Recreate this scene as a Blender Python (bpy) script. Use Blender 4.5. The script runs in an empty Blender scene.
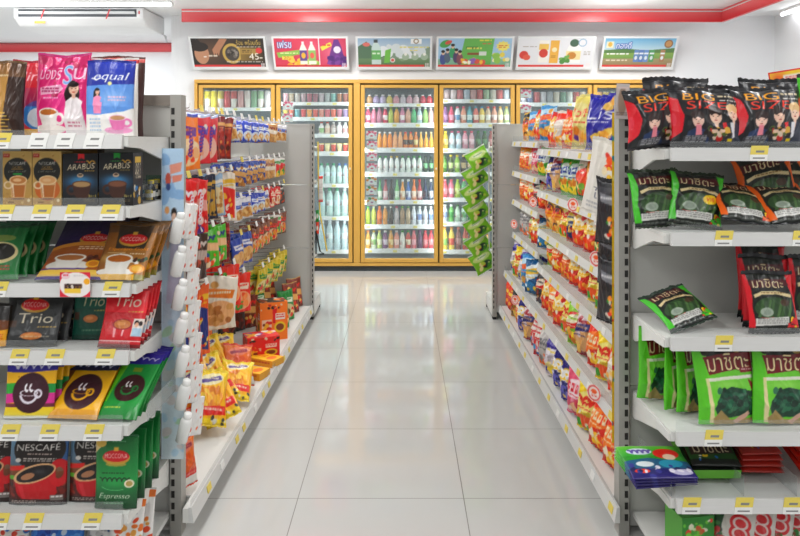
import bpy, math, random
import numpy as np
from mathutils import Vector, Matrix

random.seed(7)
SC = bpy.context.scene
COL = SC.collection
R = math.radians
F, VX, VY, EYE = 692.0, 403.5, 139.0, 1.30      # focal length in px, vanishing point, eye height


def XY(px, Y): return (px - VX) * Y / F
def ZY(py, Y): return EYE - (py - VY) * Y / F


# ---------------------------------------------------------------- camera
cam = bpy.data.cameras.new('camera')
cam.sensor_width = 36.0
cam.lens = 36.0 * F / 800.0
cam.shift_x = -(VX - 400.0) / 800.0
cam.shift_y = -(268.0 - VY) / 800.0
cam.clip_start = 0.05
cam_o = bpy.data.objects.new('camera', cam)
COL.objects.link(cam_o)
cam_o.location = (0, 0, EYE)
cam_o.rotation_euler = (R(90), 0, 0)
SC.camera = cam_o
SC.view_settings.view_transform = 'Standard'
SC.view_settings.look = 'None'
SC.view_settings.exposure = -0.1
SC.cycles.max_bounces = 8
SC.cycles.transparent_max_bounces = 24
SC.cycles.sample_clamp_indirect = 6.0


# ---------------------------------------------------------------- colours and materials
def rgb(h):
    if isinstance(h, (tuple, list, np.ndarray)): return np.array(h[:3], float)
    h = h.lstrip('#')
    return np.array([int(h[i:i + 2], 16) / 255 for i in (0, 2, 4)])


def lin(c):
    c = np.clip(np.asarray(c, float), 0, 1)
    return np.where(c <= 0.04045, c / 12.92, ((c + 0.055) / 1.055) ** 2.4)


def lin4(h): return (*[float(v) for v in lin(rgb(h))], 1.0)


def new_mat(name):
    m = bpy.data.materials.new(name)
    m.use_nodes = True
    nt = m.node_tree
    for n in list(nt.nodes): nt.nodes.remove(n)
    out = nt.nodes.new('ShaderNodeOutputMaterial')
    return m, nt, out


_solid = {}


def solid(h, rough=0.5, metal=0.0, emit=0.0, bump=0.0):
    key = (str(h), rough, metal, emit, bump)
    if key in _solid: return _solid[key]
    m, nt, out = new_mat('paint')
    p = nt.nodes.new('ShaderNodeBsdfPrincipled')
    p.inputs['Roughness'].default_value = rough
    p.inputs['Metallic'].default_value = metal
    n = nt.nodes.new('ShaderNodeTexNoise')
    n.inputs['Scale'].default_value = 9.0
    mx = nt.nodes.new('ShaderNodeMixRGB'); mx.blend_type = 'MULTIPLY'
    mx.inputs[0].default_value = 0.10
    mx.inputs[1].default_value = lin4(h)
    nt.links.new(n.outputs['Fac'], mx.inputs[2])
    nt.links.new(mx.outputs[0], p.inputs['Base Color'])
    if bump:
        b = nt.nodes.new('ShaderNodeBump'); b.inputs['Strength'].default_value = bump
        n2 = nt.nodes.new('ShaderNodeTexNoise'); n2.inputs['Scale'].default_value = 120
        nt.links.new(n2.outputs['Fac'], b.inputs['Height'])
        nt.links.new(b.outputs[0], p.inputs['Normal'])
    if emit:
        p.inputs['Emission Color'].default_value = lin4(h)
        p.inputs['Emission Strength'].default_value = emit
    nt.links.new(p.outputs[0], out.inputs[0])
    _solid[key] = m
    return m


def art_mat(name, rough, metal=0.0, coat=0.0, bump=0.0, scale=70, emit=0.0):
    m, nt, out = new_mat(name)
    p = nt.nodes.new('ShaderNodeBsdfPrincipled')
    a = nt.nodes.new('ShaderNodeAttribute'); a.attribute_name = 'Col'
    nt.links.new(a.outputs['Color'], p.inputs['Base Color'])
    p.inputs['Roughness'].default_value = rough
    p.inputs['Metallic'].default_value = metal
    p.inputs['Coat Weight'].default_value = coat
    p.inputs['Coat Roughness'].default_value = 0.12
    if emit:
        nt.links.new(a.outputs['Color'], p.inputs['Emission Color'])
        p.inputs['Emission Strength'].default_value = emit
    if bump:
        tc = nt.nodes.new('ShaderNodeTexCoord')
        n = nt.nodes.new('ShaderNodeTexNoise'); n.inputs['Scale'].default_value = scale
        n.inputs['Detail'].default_value = 3
        b = nt.nodes.new('ShaderNodeBump'); b.inputs['Strength'].default_value = bump
        b.inputs['Distance'].default_value = 0.004
        nt.links.new(tc.outputs['Object'], n.inputs['Vector'])
        nt.links.new(n.outputs['Fac'], b.inputs['Height'])
        nt.links.new(b.outputs[0], p.inputs['Normal'])
    nt.links.new(p.outputs[0], out.inputs[0])
    return m


FILM = art_mat('glossy printed film', 0.33, 0.0, 0.12, 0.35)
FOIL = art_mat('foil printed film', 0.30, 0.25, 0.3, 0.45, 55)
CARD = art_mat('printed cardboard', 0.5)
PRINT = art_mat('poster print', 0.45)
DRINK = art_mat('bottle plastic', 0.22, 0.0, 0.2)


def clear_mat(name, tint, refl=0.06, rough=0.04, opacity=0.0, opc='#ffffff', edge=0.55):
    m, nt, out = new_mat(name)
    t = nt.nodes.new('ShaderNodeBsdfTransparent'); t.inputs[0].default_value = lin4(tint)
    g = nt.nodes.new('ShaderNodeBsdfGlossy'); g.inputs['Roughness'].default_value = rough
    lw = nt.nodes.new('ShaderNodeLayerWeight'); lw.inputs['Blend'].default_value = 0.25
    mp = nt.nodes.new('ShaderNodeMath'); mp.operation = 'MULTIPLY_ADD'
    mp.inputs[1].default_value = edge; mp.inputs[2].default_value = refl
    nt.links.new(lw.outputs['Fresnel'], mp.inputs[0])
    mp.use_clamp = True
    mix = nt.nodes.new('ShaderNodeMixShader')
    nt.links.new(mp.outputs[0], mix.inputs[0])
    last = t
    if opacity:
        d = nt.nodes.new('ShaderNodeBsdfDiffuse'); d.inputs[0].default_value = lin4(opc)
        m2 = nt.nodes.new('ShaderNodeMixShader'); m2.inputs[0].default_value = opacity
        nt.links.new(t.outputs[0], m2.inputs[1]); nt.links.new(d.outputs[0], m2.inputs[2])
        last = m2
    nt.links.new(last.outputs[0], mix.inputs[1])
    nt.links.new(g.outputs[0], mix.inputs[2])
    nt.links.new(mix.outputs[0], out.inputs[0])
    return m


GLASS = clear_mat('door glass', '#f2f7f7', 0.02, 0.03, 0.06, '#eaf2f3')  # the washed-out haze over the doors is mixed in as a whitish diffuse layer
ACRYL = clear_mat('clear acrylic', '#f4f6f6', 0.03, 0.25, 0.13, '#dfe3e3', .18)
CLEARFILM = clear_mat('clear film', '#fafafa', 0.08, 0.12, 0.25, '#ffffff')

SHELFWHITE = solid('#e6e6e2', 0.42)
PANELGREY = solid('#c6c6c1', 0.5)
POSTGREY = solid('#aaa8a2', 0.45)
RAILGREY = solid('#dcdcda', 0.35)
DARK = solid('#23211f', 0.7)
GOLD = solid('#e6b254', 0.36, 0.15)
GOLD_D = solid('#6f5c1e', 0.5)
WIRE = solid('#d6d6d4', 0.25, 0.7)
TAGW = solid('#f3f3f0', 0.5)
TAGY = solid('#ecd660', 0.5)

# ---------------------------------------------------------------- mesh helpers


class MB:
    """collects boxes, prisms and tubes into one mesh"""

    def __init__(s): s.v, s.f, s.mi = [], [], []

    def box(s, x0, x1, y0, y1, z0, z1, m=0):
        b = len(s.v)
        s.v += [(x0, y0, z0), (x1, y0, z0), (x1, y1, z0), (x0, y1, z0), (x0, y0, z1), (x1, y0, z1), (x1, y1, z1), (x0, y1, z1)]
        s.f += [tuple(b + i for i in q) for q in ((0, 3, 2, 1), (4, 5, 6, 7), (0, 1, 5, 4), (1, 2, 6, 5), (2, 3, 7, 6), (3, 0, 4, 7))]
        s.mi += [m] * 6
        return s

    def quad(s, a, b, c, d, m=0):
        n = len(s.v); s.v += [a, b, c, d]; s.f.append((n, n + 1, n + 2, n + 3)); s.mi.append(m); return s

    def prism(s, poly, axis, a0, a1, m=0):
        """poly in the plane across axis ('x': (y,z), 'y': (x,z), 'z': (x,y)), extruded from a0 to a1"""
        def P(p, a): return (a, p[0], p[1]) if axis == 'x' else (p[0], a, p[1]) if axis == 'y' else (p[0], p[1], a)
        n, b = len(poly), len(s.v)
        s.v += [P(p, a0) for p in poly] + [P(p, a1) for p in poly]
        s.f.append(tuple(b + i for i in range(n))); s.f.append(tuple(b + n + i for i in reversed(range(n))))
        for i in range(n):
            j = (i + 1) % n
            s.f.append((b + i, b + n + i, b + n + j, b + j))
        s.mi += [m] * (n + 2)
        return s

    def tube(s, pts, r, n=6, m=0):
        pts = [Vector(p) for p in pts]; b = len(s.v)
        for i, p in enumerate(pts):
            t = (pts[min(i + 1, len(pts) - 1)] - pts[max(i - 1, 0)]).normalized()
            a = t.orthogonal().normalized(); c = t.cross(a)
            for k in range(n):
                an = 2 * math.pi * k / n
                s.v.append(tuple(p + a * (r * math.cos(an)) + c * (r * math.sin(an))))
        for i in range(len(pts) - 1):
            for k in range(n):
                k2 = (k + 1) % n
                s.f.append((b + i * n + k, b + i * n + k2, b + (i + 1) * n + k2, b + (i + 1) * n + k)); s.mi.append(m)
        s.f.append(tuple(b + k for k in reversed(range(n)))); s.f.append(tuple(b + (len(pts) - 1) * n + k for k in range(n)))
        s.mi += [m, m]
        return s

    def mesh(s, name, mats, smooth=False):
        me = bpy.data.meshes.new(name)
        me.from_pydata(s.v, [], s.f)
        for m in (mats if isinstance(mats, (list, tuple)) else [mats]): me.materials.append(m)
        me.polygons.foreach_set('material_index', s.mi)
        if smooth: me.polygons.foreach_set('use_smooth', [True] * len(s.f))
        me.update()
        return me

    def obj(s, name, mats, parent=None, bevel=0, smooth=False, loc=None):
        o = link(name, s.mesh(name, mats, smooth), parent)
        if loc: o.location = loc
        if bevel:
            md = o.modifiers.new('edge', 'BEVEL'); md.width = bevel; md.segments = 2
        return o


def link(name, me, parent=None):
    o = bpy.data.objects.new(name, me)
    COL.objects.link(o)
    if parent: o.parent = parent
    return o


def tag(o, label=None, cat=None, group=None, kind=None):
    if label: o['label'] = label
    if cat: o['category'] = cat
    if group: o['group'] = group
    if kind: o['kind'] = kind
    return o


def empty(name, loc=(0, 0, 0), rz=0.0, label=None, cat=None, group=None):
    o = bpy.data.objects.new(name, None)
    COL.objects.link(o)
    o.location = loc; o.rotation_euler = (0, 0, rz); o.empty_display_size = 0.05
    return tag(o, label, cat, group)


def struct(o): return tag(o, kind='structure')


def copy_tree(o, parent=None):
    c = o.copy(); COL.objects.link(c); c.parent = parent
    for ch in list(o.children): copy_tree(ch, c)
    return c


# ---------------------------------------------------------------- artwork on a fine vertex grid
_txt = {}


def text_tris(s):
    if s in _txt: return _txt[s]
    c = bpy.data.curves.new('t', 'FONT'); c.body = s; c.resolution_u = 3
    o = bpy.data.objects.new('t', c)
    m = bpy.data.meshes.new_from_object(o)
    m.calc_loop_triangles()
    v = np.array([p.co[:2] for p in m.vertices]); t = np.array([l.vertices[:] for l in m.loop_triangles])
    bpy.data.objects.remove(o); bpy.data.curves.remove(c); bpy.data.meshes.remove(m)
    v = v - v.min(0); v = v / v.max(0)
    _txt[s] = v[t]
    return _txt[s]


SATUR, DEEP = 1.12, 1.12     # how rich the printing inks are


class Art:
    """colours painted on a grid of nx by ny vertices; x to the right and y down, both 0..1"""

    def __init__(s, nx, ny, bg, asp=1.0, ss=3, seed=0):
        s.nx, s.ny, s.ss, s.asp = nx, ny, ss, asp
        s.W, s.H = nx * ss, ny * ss
        s.img = np.zeros((s.H, s.W, 3)) + rgb(bg)
        s.X, s.Y = np.meshgrid((np.arange(s.W) + .5) / s.W, (np.arange(s.H) + .5) / s.H)
        s.rs = np.random.RandomState(seed)
        s.bg = rgb(bg)

    def put(s, m, c, a=1.0):
        m = m.astype(float)[..., None] * a
        s.img = s.img * (1 - m) + rgb(c) * m
        return s

    def rect(s, x0, y0, x1, y1, c, a=1.0): return s.put((s.X >= x0) & (s.X <= x1) & (s.Y >= y0) & (s.Y <= y1), c, a)

    def ell(s, cx, cy, rx, ry, c, a=1.0, rot=0.0):
        if ry is None: ry = rx / s.asp
        dx, dy = (s.X - cx), (s.Y - cy) * s.asp
        cr, sr = math.cos(rot), math.sin(rot)
        p, q = dx * cr + dy * sr, -dx * sr + dy * cr
        return s.put((p / rx) ** 2 + (q / (ry * s.asp)) ** 2 <= 1, c, a)

    def ring(s, cx, cy, rx, ry, w, c, a0=None, a1=None):
        if ry is None: ry = rx / s.asp
        d = np.sqrt(((s.X - cx) / rx) ** 2 + ((s.Y - cy) / ry) ** 2)
        m = np.abs(d - 1) < w / rx
        if a0 is not None:
            an = np.degrees(np.arctan2(-(s.Y - cy), s.X - cx)) % 360
            m &= (an >= a0) & (an <= a1) if a0 <= a1 else ((an >= a0) | (an <= a1))
        return s.put(m, c)

    def glow(s, cx, cy, rx, ry, c, a=1.0):
        d = ((s.X - cx) / rx) ** 2 + ((s.Y - cy) / ry) ** 2
        m = np.exp(-d * 2.0)[..., None] * a
        s.img = s.img * (1 - m) + rgb(c) * m
        return s

    def poly(s, pts, c, a=1.0):
        m = np.zeros((s.H, s.W), bool)
        n = len(pts)
        for i in range(n):
            (x0, y0), (x1, y1) = pts[i], pts[(i + 1) % n]
            if y0 == y1: continue
            cnd = ((y0 > s.Y) != (y1 > s.Y)) & (s.X < (x1 - x0) * (s.Y - y0) / (y1 - y0) + x0)
            m ^= cnd
        return s.put(m, c, a)

    def vgrad(s, y0, y1, c0, c1, a=1.0):
        t = np.clip((s.Y - y0) / (y1 - y0), 0, 1)[..., None]
        m = ((s.Y >= y0) & (s.Y <= y1))[..., None] * a
        s.img = s.img * (1 - m) + (rgb(c0) * (1 - t) + rgb(c1) * t) * m
        return s

    def hgrad(s, x0, x1, c0, c1, a=1.0):
        t = np.clip((s.X - x0) / (x1 - x0), 0, 1)[..., None]
        m = ((s.X >= x0) & (s.X <= x1))[..., None] * a
        s.img = s.img * (1 - m) + (rgb(c0) * (1 - t) + rgb(c1) * t) * m
        return s

    def specks(s, x0, y0, x1, y1, cols, n, size, rough=0.5):
        for i in range(n):
            r = size * (0.6 + 0.8 * s.rs.rand())
            s.ell(x0 + (x1 - x0) * s.rs.rand(), y0 + (y1 - y0) * s.rs.rand(), r, r * (0.5 + rough * s.rs.rand()) / s.asp,
                  cols[i % len(cols)], 1, s.rs.rand() * 3)
        return s

    def small_print(s, x0, y0, x1, y1, c, rows=3, a=0.9):
        rh = (y1 - y0) / rows
        for r in range(rows):
            x = x0
            while x < x1 - 0.01:
                w = min(0.02 + 0.06 * s.rs.rand(), x1 - x)
                s.rect(x, y0 + r * rh, x + w, y0 + r * rh + rh * 0.55, c, a)
                x += w + 0.015
        return s

    def text(s, t, x0, y0, x1, y1, c, shear=0.0, rise=0.0, out=None, ow=0.012, arc=0.0):
        tr = text_tris(t).copy()
        q = np.empty_like(tr)
        hx = tr[..., 0] + shear * (tr[..., 1] - 0.5) * ((y1 - y0) * s.asp) / max(x1 - x0, 1e-6)
        q[..., 0] = x0 + hx * (x1 - x0)
        q[..., 1] = y1 - tr[..., 1] * (y1 - y0) - rise * tr[..., 0] - arc * (1 - (2 * tr[..., 0] - 1) ** 2)
        m = np.zeros((s.H, s.W), bool)
        for a, b, d in q:
            bx0, bx1 = int(max(0, min(a[0], b[0], d[0]) * s.W - 1)), int(min(s.W, max(a[0], b[0], d[0]) * s.W + 2))
            by0, by1 = int(max(0, min(a[1], b[1], d[1]) * s.H - 1)), int(min(s.H, max(a[1], b[1], d[1]) * s.H + 2))
            if bx1 <= bx0 or by1 <= by0: continue
            X, Y = s.X[by0:by1, bx0:bx1], s.Y[by0:by1, bx0:bx1]
            e0 = (b[0] - a[0]) * (Y - a[1]) - (b[1] - a[1]) * (X - a[0])
            e1 = (d[0] - b[0]) * (Y - b[1]) - (d[1] - b[1]) * (X - b[0])
            e2 = (a[0] - d[0]) * (Y - d[1]) - (a[1] - d[1]) * (X - d[0])
            m[by0:by1, bx0:bx1] |= ((e0 >= 0) & (e1 >= 0) & (e2 >= 0)) | ((e0 <= 0) & (e1 <= 0) & (e2 <= 0))
        if out is not None:
            k = max(1, int(ow * s.W)); mm = m.copy()
            for dx in range(-k, k + 1):
                for dy in range(-k, k + 1):
                    if dx * dx + dy * dy <= k * k + 1: mm |= np.roll(np.roll(m, dx, 1), dy, 0)
            s.put(mm, out)
        return s.put(m, c)

    def verts(s):
        c = np.clip(s.img, 0, 1).reshape(s.ny, s.ss, s.nx, s.ss, 3).mean((1, 3))
        g = c.mean(-1, keepdims=True)
        return np.clip(g + (c - g) * SATUR, 0, 1) ** DEEP


def cup(a, cx, cy, r, col, coffee, saucer=None, handle=1, rim=None):
    """a cup seen a little from above: centre of its rim, radius r"""
    k = 1 / a.asp
    if saucer: a.ell(cx, cy + 1.5 * r * k, 1.6 * r, 0.42 * r * k, saucer)
    a.ring(cx + handle * r * 1.05, cy + 0.6 * r * k, 0.42 * r, 0.42 * r * k, 0.13 * r, col)
    a.poly([(cx - r, cy), (cx + r, cy), (cx + 0.72 * r, cy + 1.25 * r * k), (cx + 0.4 * r, cy + 1.5 * r * k), (cx - 0.4 * r, cy + 1.5 * r * k), (cx - 0.72 * r, cy + 1.25 * r * k)], col)
    a.ell(cx, cy, r, 0.36 * r * k, rim or col)
    a.ell(cx, cy + 0.02 * r * k, 0.86 * r, 0.27 * r * k, coffee)


def woman(a, cx, cy, s, hair, skin, dress):
    """a long-haired figure printed on a pack: head centre, head half-height s"""
    k = 1 / a.asp
    a.ell(cx - 0.25 * s, cy + 0.9 * s * k, 1.15 * s, 2.3 * s * k, hair)
    a.poly([(cx - 1.5 * s, cy + 4.8 * s * k), (cx - 1.3 * s, cy + 2.0 * s * k), (cx - .4 * s, cy + 1.3 * s * k), (cx + .5 * s, cy + 1.3 * s * k), (cx + 1.4 * s, cy + 2.0 * s * k), (cx + 1.0 * s, cy + 3.4 * s * k), (cx + 1.3 * s, cy + 4.8 * s * k)], dress)
    a.rect(cx - .25 * s, cy + .7 * s * k, cx + .3 * s, cy + 1.5 * s * k, skin)
    a.ell(cx, cy, .72 * s, .95 * s * k, skin)
    a.ell(cx - .1 * s, cy - .75 * s * k, .8 * s, .45 * s * k, hair)
    a.ell(cx + .02 * s, cy + .5 * s * k, .25 * s, .08 * s * k, '#c0392b')
    for d in (-.28, .28): a.ell(cx + d * s, cy - .08 * s * k, .1 * s, .07 * s * k, '#2a1a14')


def pale_man(a, cx, cy, s, hair, skin, coat):
    k = 1 / a.asp
    a.poly([(cx - 1.7 * s, cy + 4.5 * s * k), (cx - 1.4 * s, cy + 1.6 * s * k), (cx - .4 * s, cy + 1.1 * s * k), (cx + .4 * s, cy + 1.1 * s * k), (cx + 1.4 * s, cy + 1.6 * s * k), (cx + 1.7 * s, cy + 4.5 * s * k)], coat)
    a.poly([(cx - .3 * s, cy + .8 * s * k), (cx + .3 * s, cy + .8 * s * k), (cx, cy + 2.4 * s * k)], skin)
    a.ell(cx, cy, .78 * s, 1.0 * s * k, skin)
    a.ell(cx, cy - .62 * s * k, .92 * s, .66 * s * k, hair); a.ell(cx, cy + .22 * s * k, .5 * s, .55 * s * k, np.clip(rgb(skin) * 1.03, 0, 1)); a.ell(cx + .04 * s, cy + .25 * s * k, .09 * s, .13 * s * k, np.clip(rgb(skin) * .88, 0, 1))
    for d in (-.3, .3): a.ell(cx + d * s, cy + .02 * s * k, .11 * s, .05 * s * k, '#5a443c')
    a.ell(cx, cy + .52 * s * k, .22 * s, .07 * s * k, '#b4564f')


# ---------------------------------------------------------------- packets
def put_colours(me, cols):
    at = me.color_attributes.new('Col', 'FLOAT_COLOR', 'POINT')
    full = np.ones((len(cols), 4)); full[:, :3] = lin(cols)
    at.data.foreach_set('color', full.astype(np.float32).ravel())


def make_mesh(name, V, faces, cols, mat, smooth=True):
    me = bpy.data.meshes.new(name)
    me.from_pydata([tuple(map(float, p)) for p in V], [], faces)
    if smooth: me.polygons.foreach_set('use_smooth', [True] * len(faces))
    me.materials.append(mat)
    put_colours(me, np.asarray(cols))
    me.update()
    return me


def pack_fn(w, h, d, style, wr, seed, bend, waist=0.08):
    rs = np.random.RandomState(seed + 11)
    K = [(rs.uniform(-1.6, 1.6), rs.uniform(-2.2, 2.2), rs.rand() * 6.28, rs.uniform(.5, 1)) for _ in range(7)]
    fpl, phl = rs.randint(3, 6), rs.rand() * 6.28
    sk = rs.uniform(-1, 1) * wr

    def fn(u, v, side):
        au = np.clip(np.abs(u), 0, 1); vc = np.clip(v, 0, 1)
        if style == 'pillow':
            prof = np.sin(np.pi * vc) ** 0.5; edge = (1 - au ** 2.4) ** 0.62
        elif style == 'pouch':
            prof = np.sqrt(np.clip(1 - vc, 0, 1)) * (0.45 + 0.55 * np.clip(vc / 0.22, 0, 1)) * 1.05; edge = (1 - au ** 3.2) ** 0.55
        else:                                        # brick: a filled block with soft edges
            prof = (1 - np.abs(2 * vc - 1) ** 7) ** 0.45; edge = (1 - au ** 7) ** 0.45
        t = d / 2 * prof * edge
        crease = 0
        for fx, fz, ph, am in K:
            crease = crease + am * ((1 - np.abs(np.sin(np.pi * (fx * u + fz * v) + ph))) ** 4 - 0.2)
        pleat = np.sin(fpl * np.pi * u + phl) * (np.exp(-np.abs(1 - v) / .16) + .8 * np.exp(-np.abs(v) / .16))
        n = wr * (0.05 * d * crease * prof * edge + 0.05 * d * pleat * (1 - au ** 4))
        W = w / 2 * (1 - waist * prof * (1 if style != 'brick' else .2))
        x = u * W + wr * 0.012 * w * np.sin(5.0 * v + sk * 4) + sk * 0.02 * w * (v - .5)
        z = h * v + wr * 0.012 * h * np.sin(3.1 * u + phl) * (np.exp(-np.abs(1 - v) / .2))
        y = -(t * 1.0 + n) if side < 0 else (t * 1.0 - n * (1 - edge * prof))
        if style == 'pouch' and side > 0: y = t * 0.6 - n * (1 - edge * prof)
        y = y + bend * h * (v ** 2) + wr * 0.012 * h * np.sin(3 * u + sk * 7) * (v ** 3)
        return x, y, z
    return fn


class Pack:
    """mesh of one packet with its printed front, plus the meshes of its parts"""

    def __init__(s, name, w, h, d, art, style='pillow', wr=1.0, seed=0, bend=0.0, mat=None, back=None, seal=None, waist=0.08, hang=False):
        nx, ny = art.nx, art.ny
        C = art.verts()
        fn = pack_fn(w, h, d, style, wr, seed, bend, waist)
        u, v = np.meshgrid(np.linspace(-1, 1, nx), np.linspace(1, 0, ny))
        x, y, z = fn(u, v, -1)
        # front and back meet on the outline
        rim = (np.abs(u) > 0.9999) | (v < 1e-6) | (v > 1 - 1e-6)
        V = np.stack([x, y, z], -1).reshape(-1, 3)
        cols = C.reshape(-1, 3)
        idx = np.arange(nx * ny).reshape(ny, nx)
        a, b, c, e = idx[1:, :-1].ravel(), idx[1:, 1:].ravel(), idx[:-1, 1:].ravel(), idx[:-1, :-1].ravel()
        faces = list(zip(a.tolist(), b.tolist(), c.tolist(), e.tolist()))
        ring = idx[0, :].tolist() + idx[1:, -1].tolist() + idx[-1, -2::-1].tolist() + idx[-2:0:-1, 0].tolist()
        ru, rv = u.ravel()[ring], v.ravel()[ring]
        bc = rgb(back) if back is not None else art.bg
        prev = ring; base = len(V); VV = [V]; CC = [cols]
        for sc in (0.93, 0.78, 0.5, 0.2):
            X, Y, Z = fn(ru * sc, 0.5 + (rv - .5) * sc, 1)
            VV.append(np.stack([X, Y, Z], -1)); CC.append(np.zeros((len(ring), 3)) + bc)
            cur = list(range(base, base + len(ring))); base += len(ring)
            n = len(ring)
            faces += [(prev[i], prev[(i + 1) % n], cur[(i + 1) % n], cur[i]) for i in range(n)]
            prev = cur
        X, Y, Z = fn(np.zeros(1), np.zeros(1) + .5, 1)
        VV.append(np.stack([X, Y, Z], -1)); CC.append(bc[None])
        n = len(prev)
        faces += [(prev[i], prev[(i + 1) % n], base) for i in range(n)]
        s.mesh = make_mesh(name, np.concatenate(VV), faces, np.concatenate(CC), mat or FILM)
        s.name, s.w, s.h, s.d = name, w, h, d
        s.kids = []
        if seal is not None:
            s.kids.append(('top_seal', s._strip(fn, 1.0, 1.0 + (0.055 if style == 'pillow' else .03) * (0.2 / h) ** .5, seal, w, zig=.0012 if style == 'pillow' else .0002)))
            if style == 'pillow': s.kids.append(('bottom_seal', s._strip(fn, -0.035, 0.0, seal, w)))
            if style == 'pillow': s.h += 0.035 * h

    def _strip(s, fn, v0, v1, col, w, n=24, zig=.0012):
        """the crimped strip at an end of the bag, its outer edge cut in a zigzag"""
        u = np.linspace(-1, 1, n)
        rows = []
        outer = v1 if v0 >= 1 else v0
        for v in (v0, (v0 + v1) / 2, v1):
            e = 1.0 if v > .5 else 0.0
            x, y, z = fn(u, np.zeros(n) + e, -1)
            zz = z + (v - e) * s_h(s, fn)
            if v == outer: zz = zz + np.where(np.arange(n) % 2, zig, -zig)
            rows.append(np.stack([x, y + 0.0015 * np.sin(u * 9) * abs(v - e) * 20, zz], -1))
        V = np.concatenate(rows)
        faces = [(r * n + i, r * n + i + 1, (r + 1) * n + i + 1, (r + 1) * n + i) for r in range(2) for i in range(n - 1)]
        return make_mesh('seal', V, faces, np.zeros((len(V), 3)) + rgb(col), FILM)

    def place(s, loc, rot=(0, 0, 0), label=None, cat='packet', group=None, name=None, scale=1.0, kids=True):
        o = link(name or s.name, s.mesh)
        o.location = loc; o.rotation_euler = rot
        o.scale = scale if isinstance(scale, tuple) else (scale,) * 3
        tag(o, label, cat, group)
        if kids:
            for k, me in s.kids: link(k, me, o)
        return o


def s_h(s, fn):
    a = fn(np.zeros(1), np.zeros(1), -1)[2][0]; b = fn(np.zeros(1), np.ones(1), -1)[2][0]
    return b - a


class Carton:
    """a folding box with a printed front, right side, left side and top"""

    def __init__(s, name, w, h, d, front, side='#888888', top='#888888', mat=None, side_art=None, top_art=None):
        nx, nz = front.nx, front.ny
        ny = max(2, (side_art.nx if side_art else 2)); nt = ny
        V, F_, Cc = [], [], []

        def grid(n, m, P, cols):
            b = len(V)
            for j in range(m):
                for i in range(n):
                    V.append(P(i / (n - 1), 1 - j / (m - 1)))
            Cc.append(np.asarray(cols).reshape(-1, 3))
            for j in range(m - 1):
                for i in range(n - 1):
                    F_.append((b + (j + 1) * n + i, b + (j + 1) * n + i + 1, b + j * n + i + 1, b + j * n + i))
        grid(nx, nz, lambda u, v: ((u - .5) * w, -d / 2, v * h), front.verts())
        if side_art:
            grid(side_art.nx, side_art.ny, lambda u, v: (w / 2, (u - .5) * d, v * h), side_art.verts())
            grid(side_art.nx, side_art.ny, lambda u, v: (-w / 2, (.5 - u) * d, v * h), side_art.verts())
        else:
            c = np.zeros((4, 3)) + rgb(side)
            grid(2, 2, lambda u, v: (w / 2, (u - .5) * d, v * h), c); grid(2, 2, lambda u, v: (-w / 2, (.5 - u) * d, v * h), c)
        if top_art: grid(top_art.nx, top_art.ny, lambda u, v: ((u - .5) * w, (v - .5) * d, h), top_art.verts())
        else: grid(2, 2, lambda u, v: ((u - .5) * w, (v - .5) * d, h), np.zeros((4, 3)) + rgb(top))
        grid(2, 2, lambda u, v: ((u - .5) * w, (.5 - v) * d, 0), np.zeros((4, 3)) + rgb(top))
        grid(2, 2, lambda u, v: ((.5 - u) * w, d / 2, v * h), np.zeros((4, 3)) + rgb(side))
        s.mesh = make_mesh(name, V, F_, np.concatenate(Cc), mat or CARD, smooth=False)
        s.name, s.w, s.h, s.d, s.kids = name, w, h, d, []
    place = Pack.place


ORD = ['first', 'second', 'third', 'fourth', 'fifth', 'sixth', 'seventh', 'eighth', 'ninth', 'tenth', 'eleventh', 'twelfth', 'thirteenth', 'fourteenth', 'fifteenth']
# ================================================================ the room
YC = 6.82            # front plane of the cooler
YW = 6.86            # wall above and beside it
XL, XR, CEIL = -2.2, 3.68, 2.52
YA = 8.8             # far wall of the recess on the left


def floor_material():
    m, nt, out = new_mat('polished tiles')
    N, L = nt.nodes.new, nt.links.new
    p = N('ShaderNodeBsdfPrincipled')
    g = N('ShaderNodeNewGeometry')
    sep = N('ShaderNodeSeparateXYZ'); L(g.outputs['Position'], sep.inputs[0])

    def mth(op, a, b=None):
        n = N('ShaderNodeMath'); n.operation = op
        for i, q in enumerate((a, b)):
            if q is None: continue
            if isinstance(q, (int, float)): n.inputs[i].default_value = q
            else: L(q, n.inputs[i])
        return n.outputs[0]
    lines = []; cells = []
    for ax, off in (('X', 0.382), ('Y', -2.503)):
        t = mth('DIVIDE', mth('ADD', sep.outputs[ax], off + 60.0), 0.6)
        fr = mth('FRACT', t)
        cells.append(mth('FLOOR', t))
        dist = mth('MINIMUM', fr, mth('SUBTRACT', 1.0, fr))
        lines.append(mth('LESS_THAN', dist, 0.0028))
    seam = mth('MAXIMUM', lines[0], lines[1])
    cb = N('ShaderNodeCombineXYZ'); L(cells[0], cb.inputs[0]); L(cells[1], cb.inputs[1])
    wn = N('ShaderNodeTexWhiteNoise'); L(cb.outputs[0], wn.inputs['Vector'])
    no = N('ShaderNodeTexNoise'); no.inputs['Scale'].default_value = 3.0; no.inputs['Detail'].default_value = 5
    L(g.outputs['Position'], no.inputs['Vector'])
    base = N('ShaderNodeMixRGB'); base.inputs[1].default_value = lin4('#c5c5c2'); base.inputs[2].default_value = lin4('#cbcbc8')
    L(mth('MULTIPLY', mth('ADD', wn.outputs['Value'], no.outputs['Fac']), 0.5), base.inputs[0])
    mix = N('ShaderNodeMixRGB'); mix.inputs[2].default_value = lin4('#7f7d78')
    L(seam, mix.inputs[0]); L(base.outputs[0], mix.inputs[1])
    L(mix.outputs[0], p.inputs['Base Color'])
    L(mth('ADD', mth('MULTIPLY', seam, 0.4), mth('ADD', mth('MULTIPLY', no.outputs['Fac'], 0.04), 0.05)), p.inputs['Roughness'])
    p.inputs['IOR'].default_value = 1.5
    L(p.outputs[0], out.inputs[0])
    return m


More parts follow.
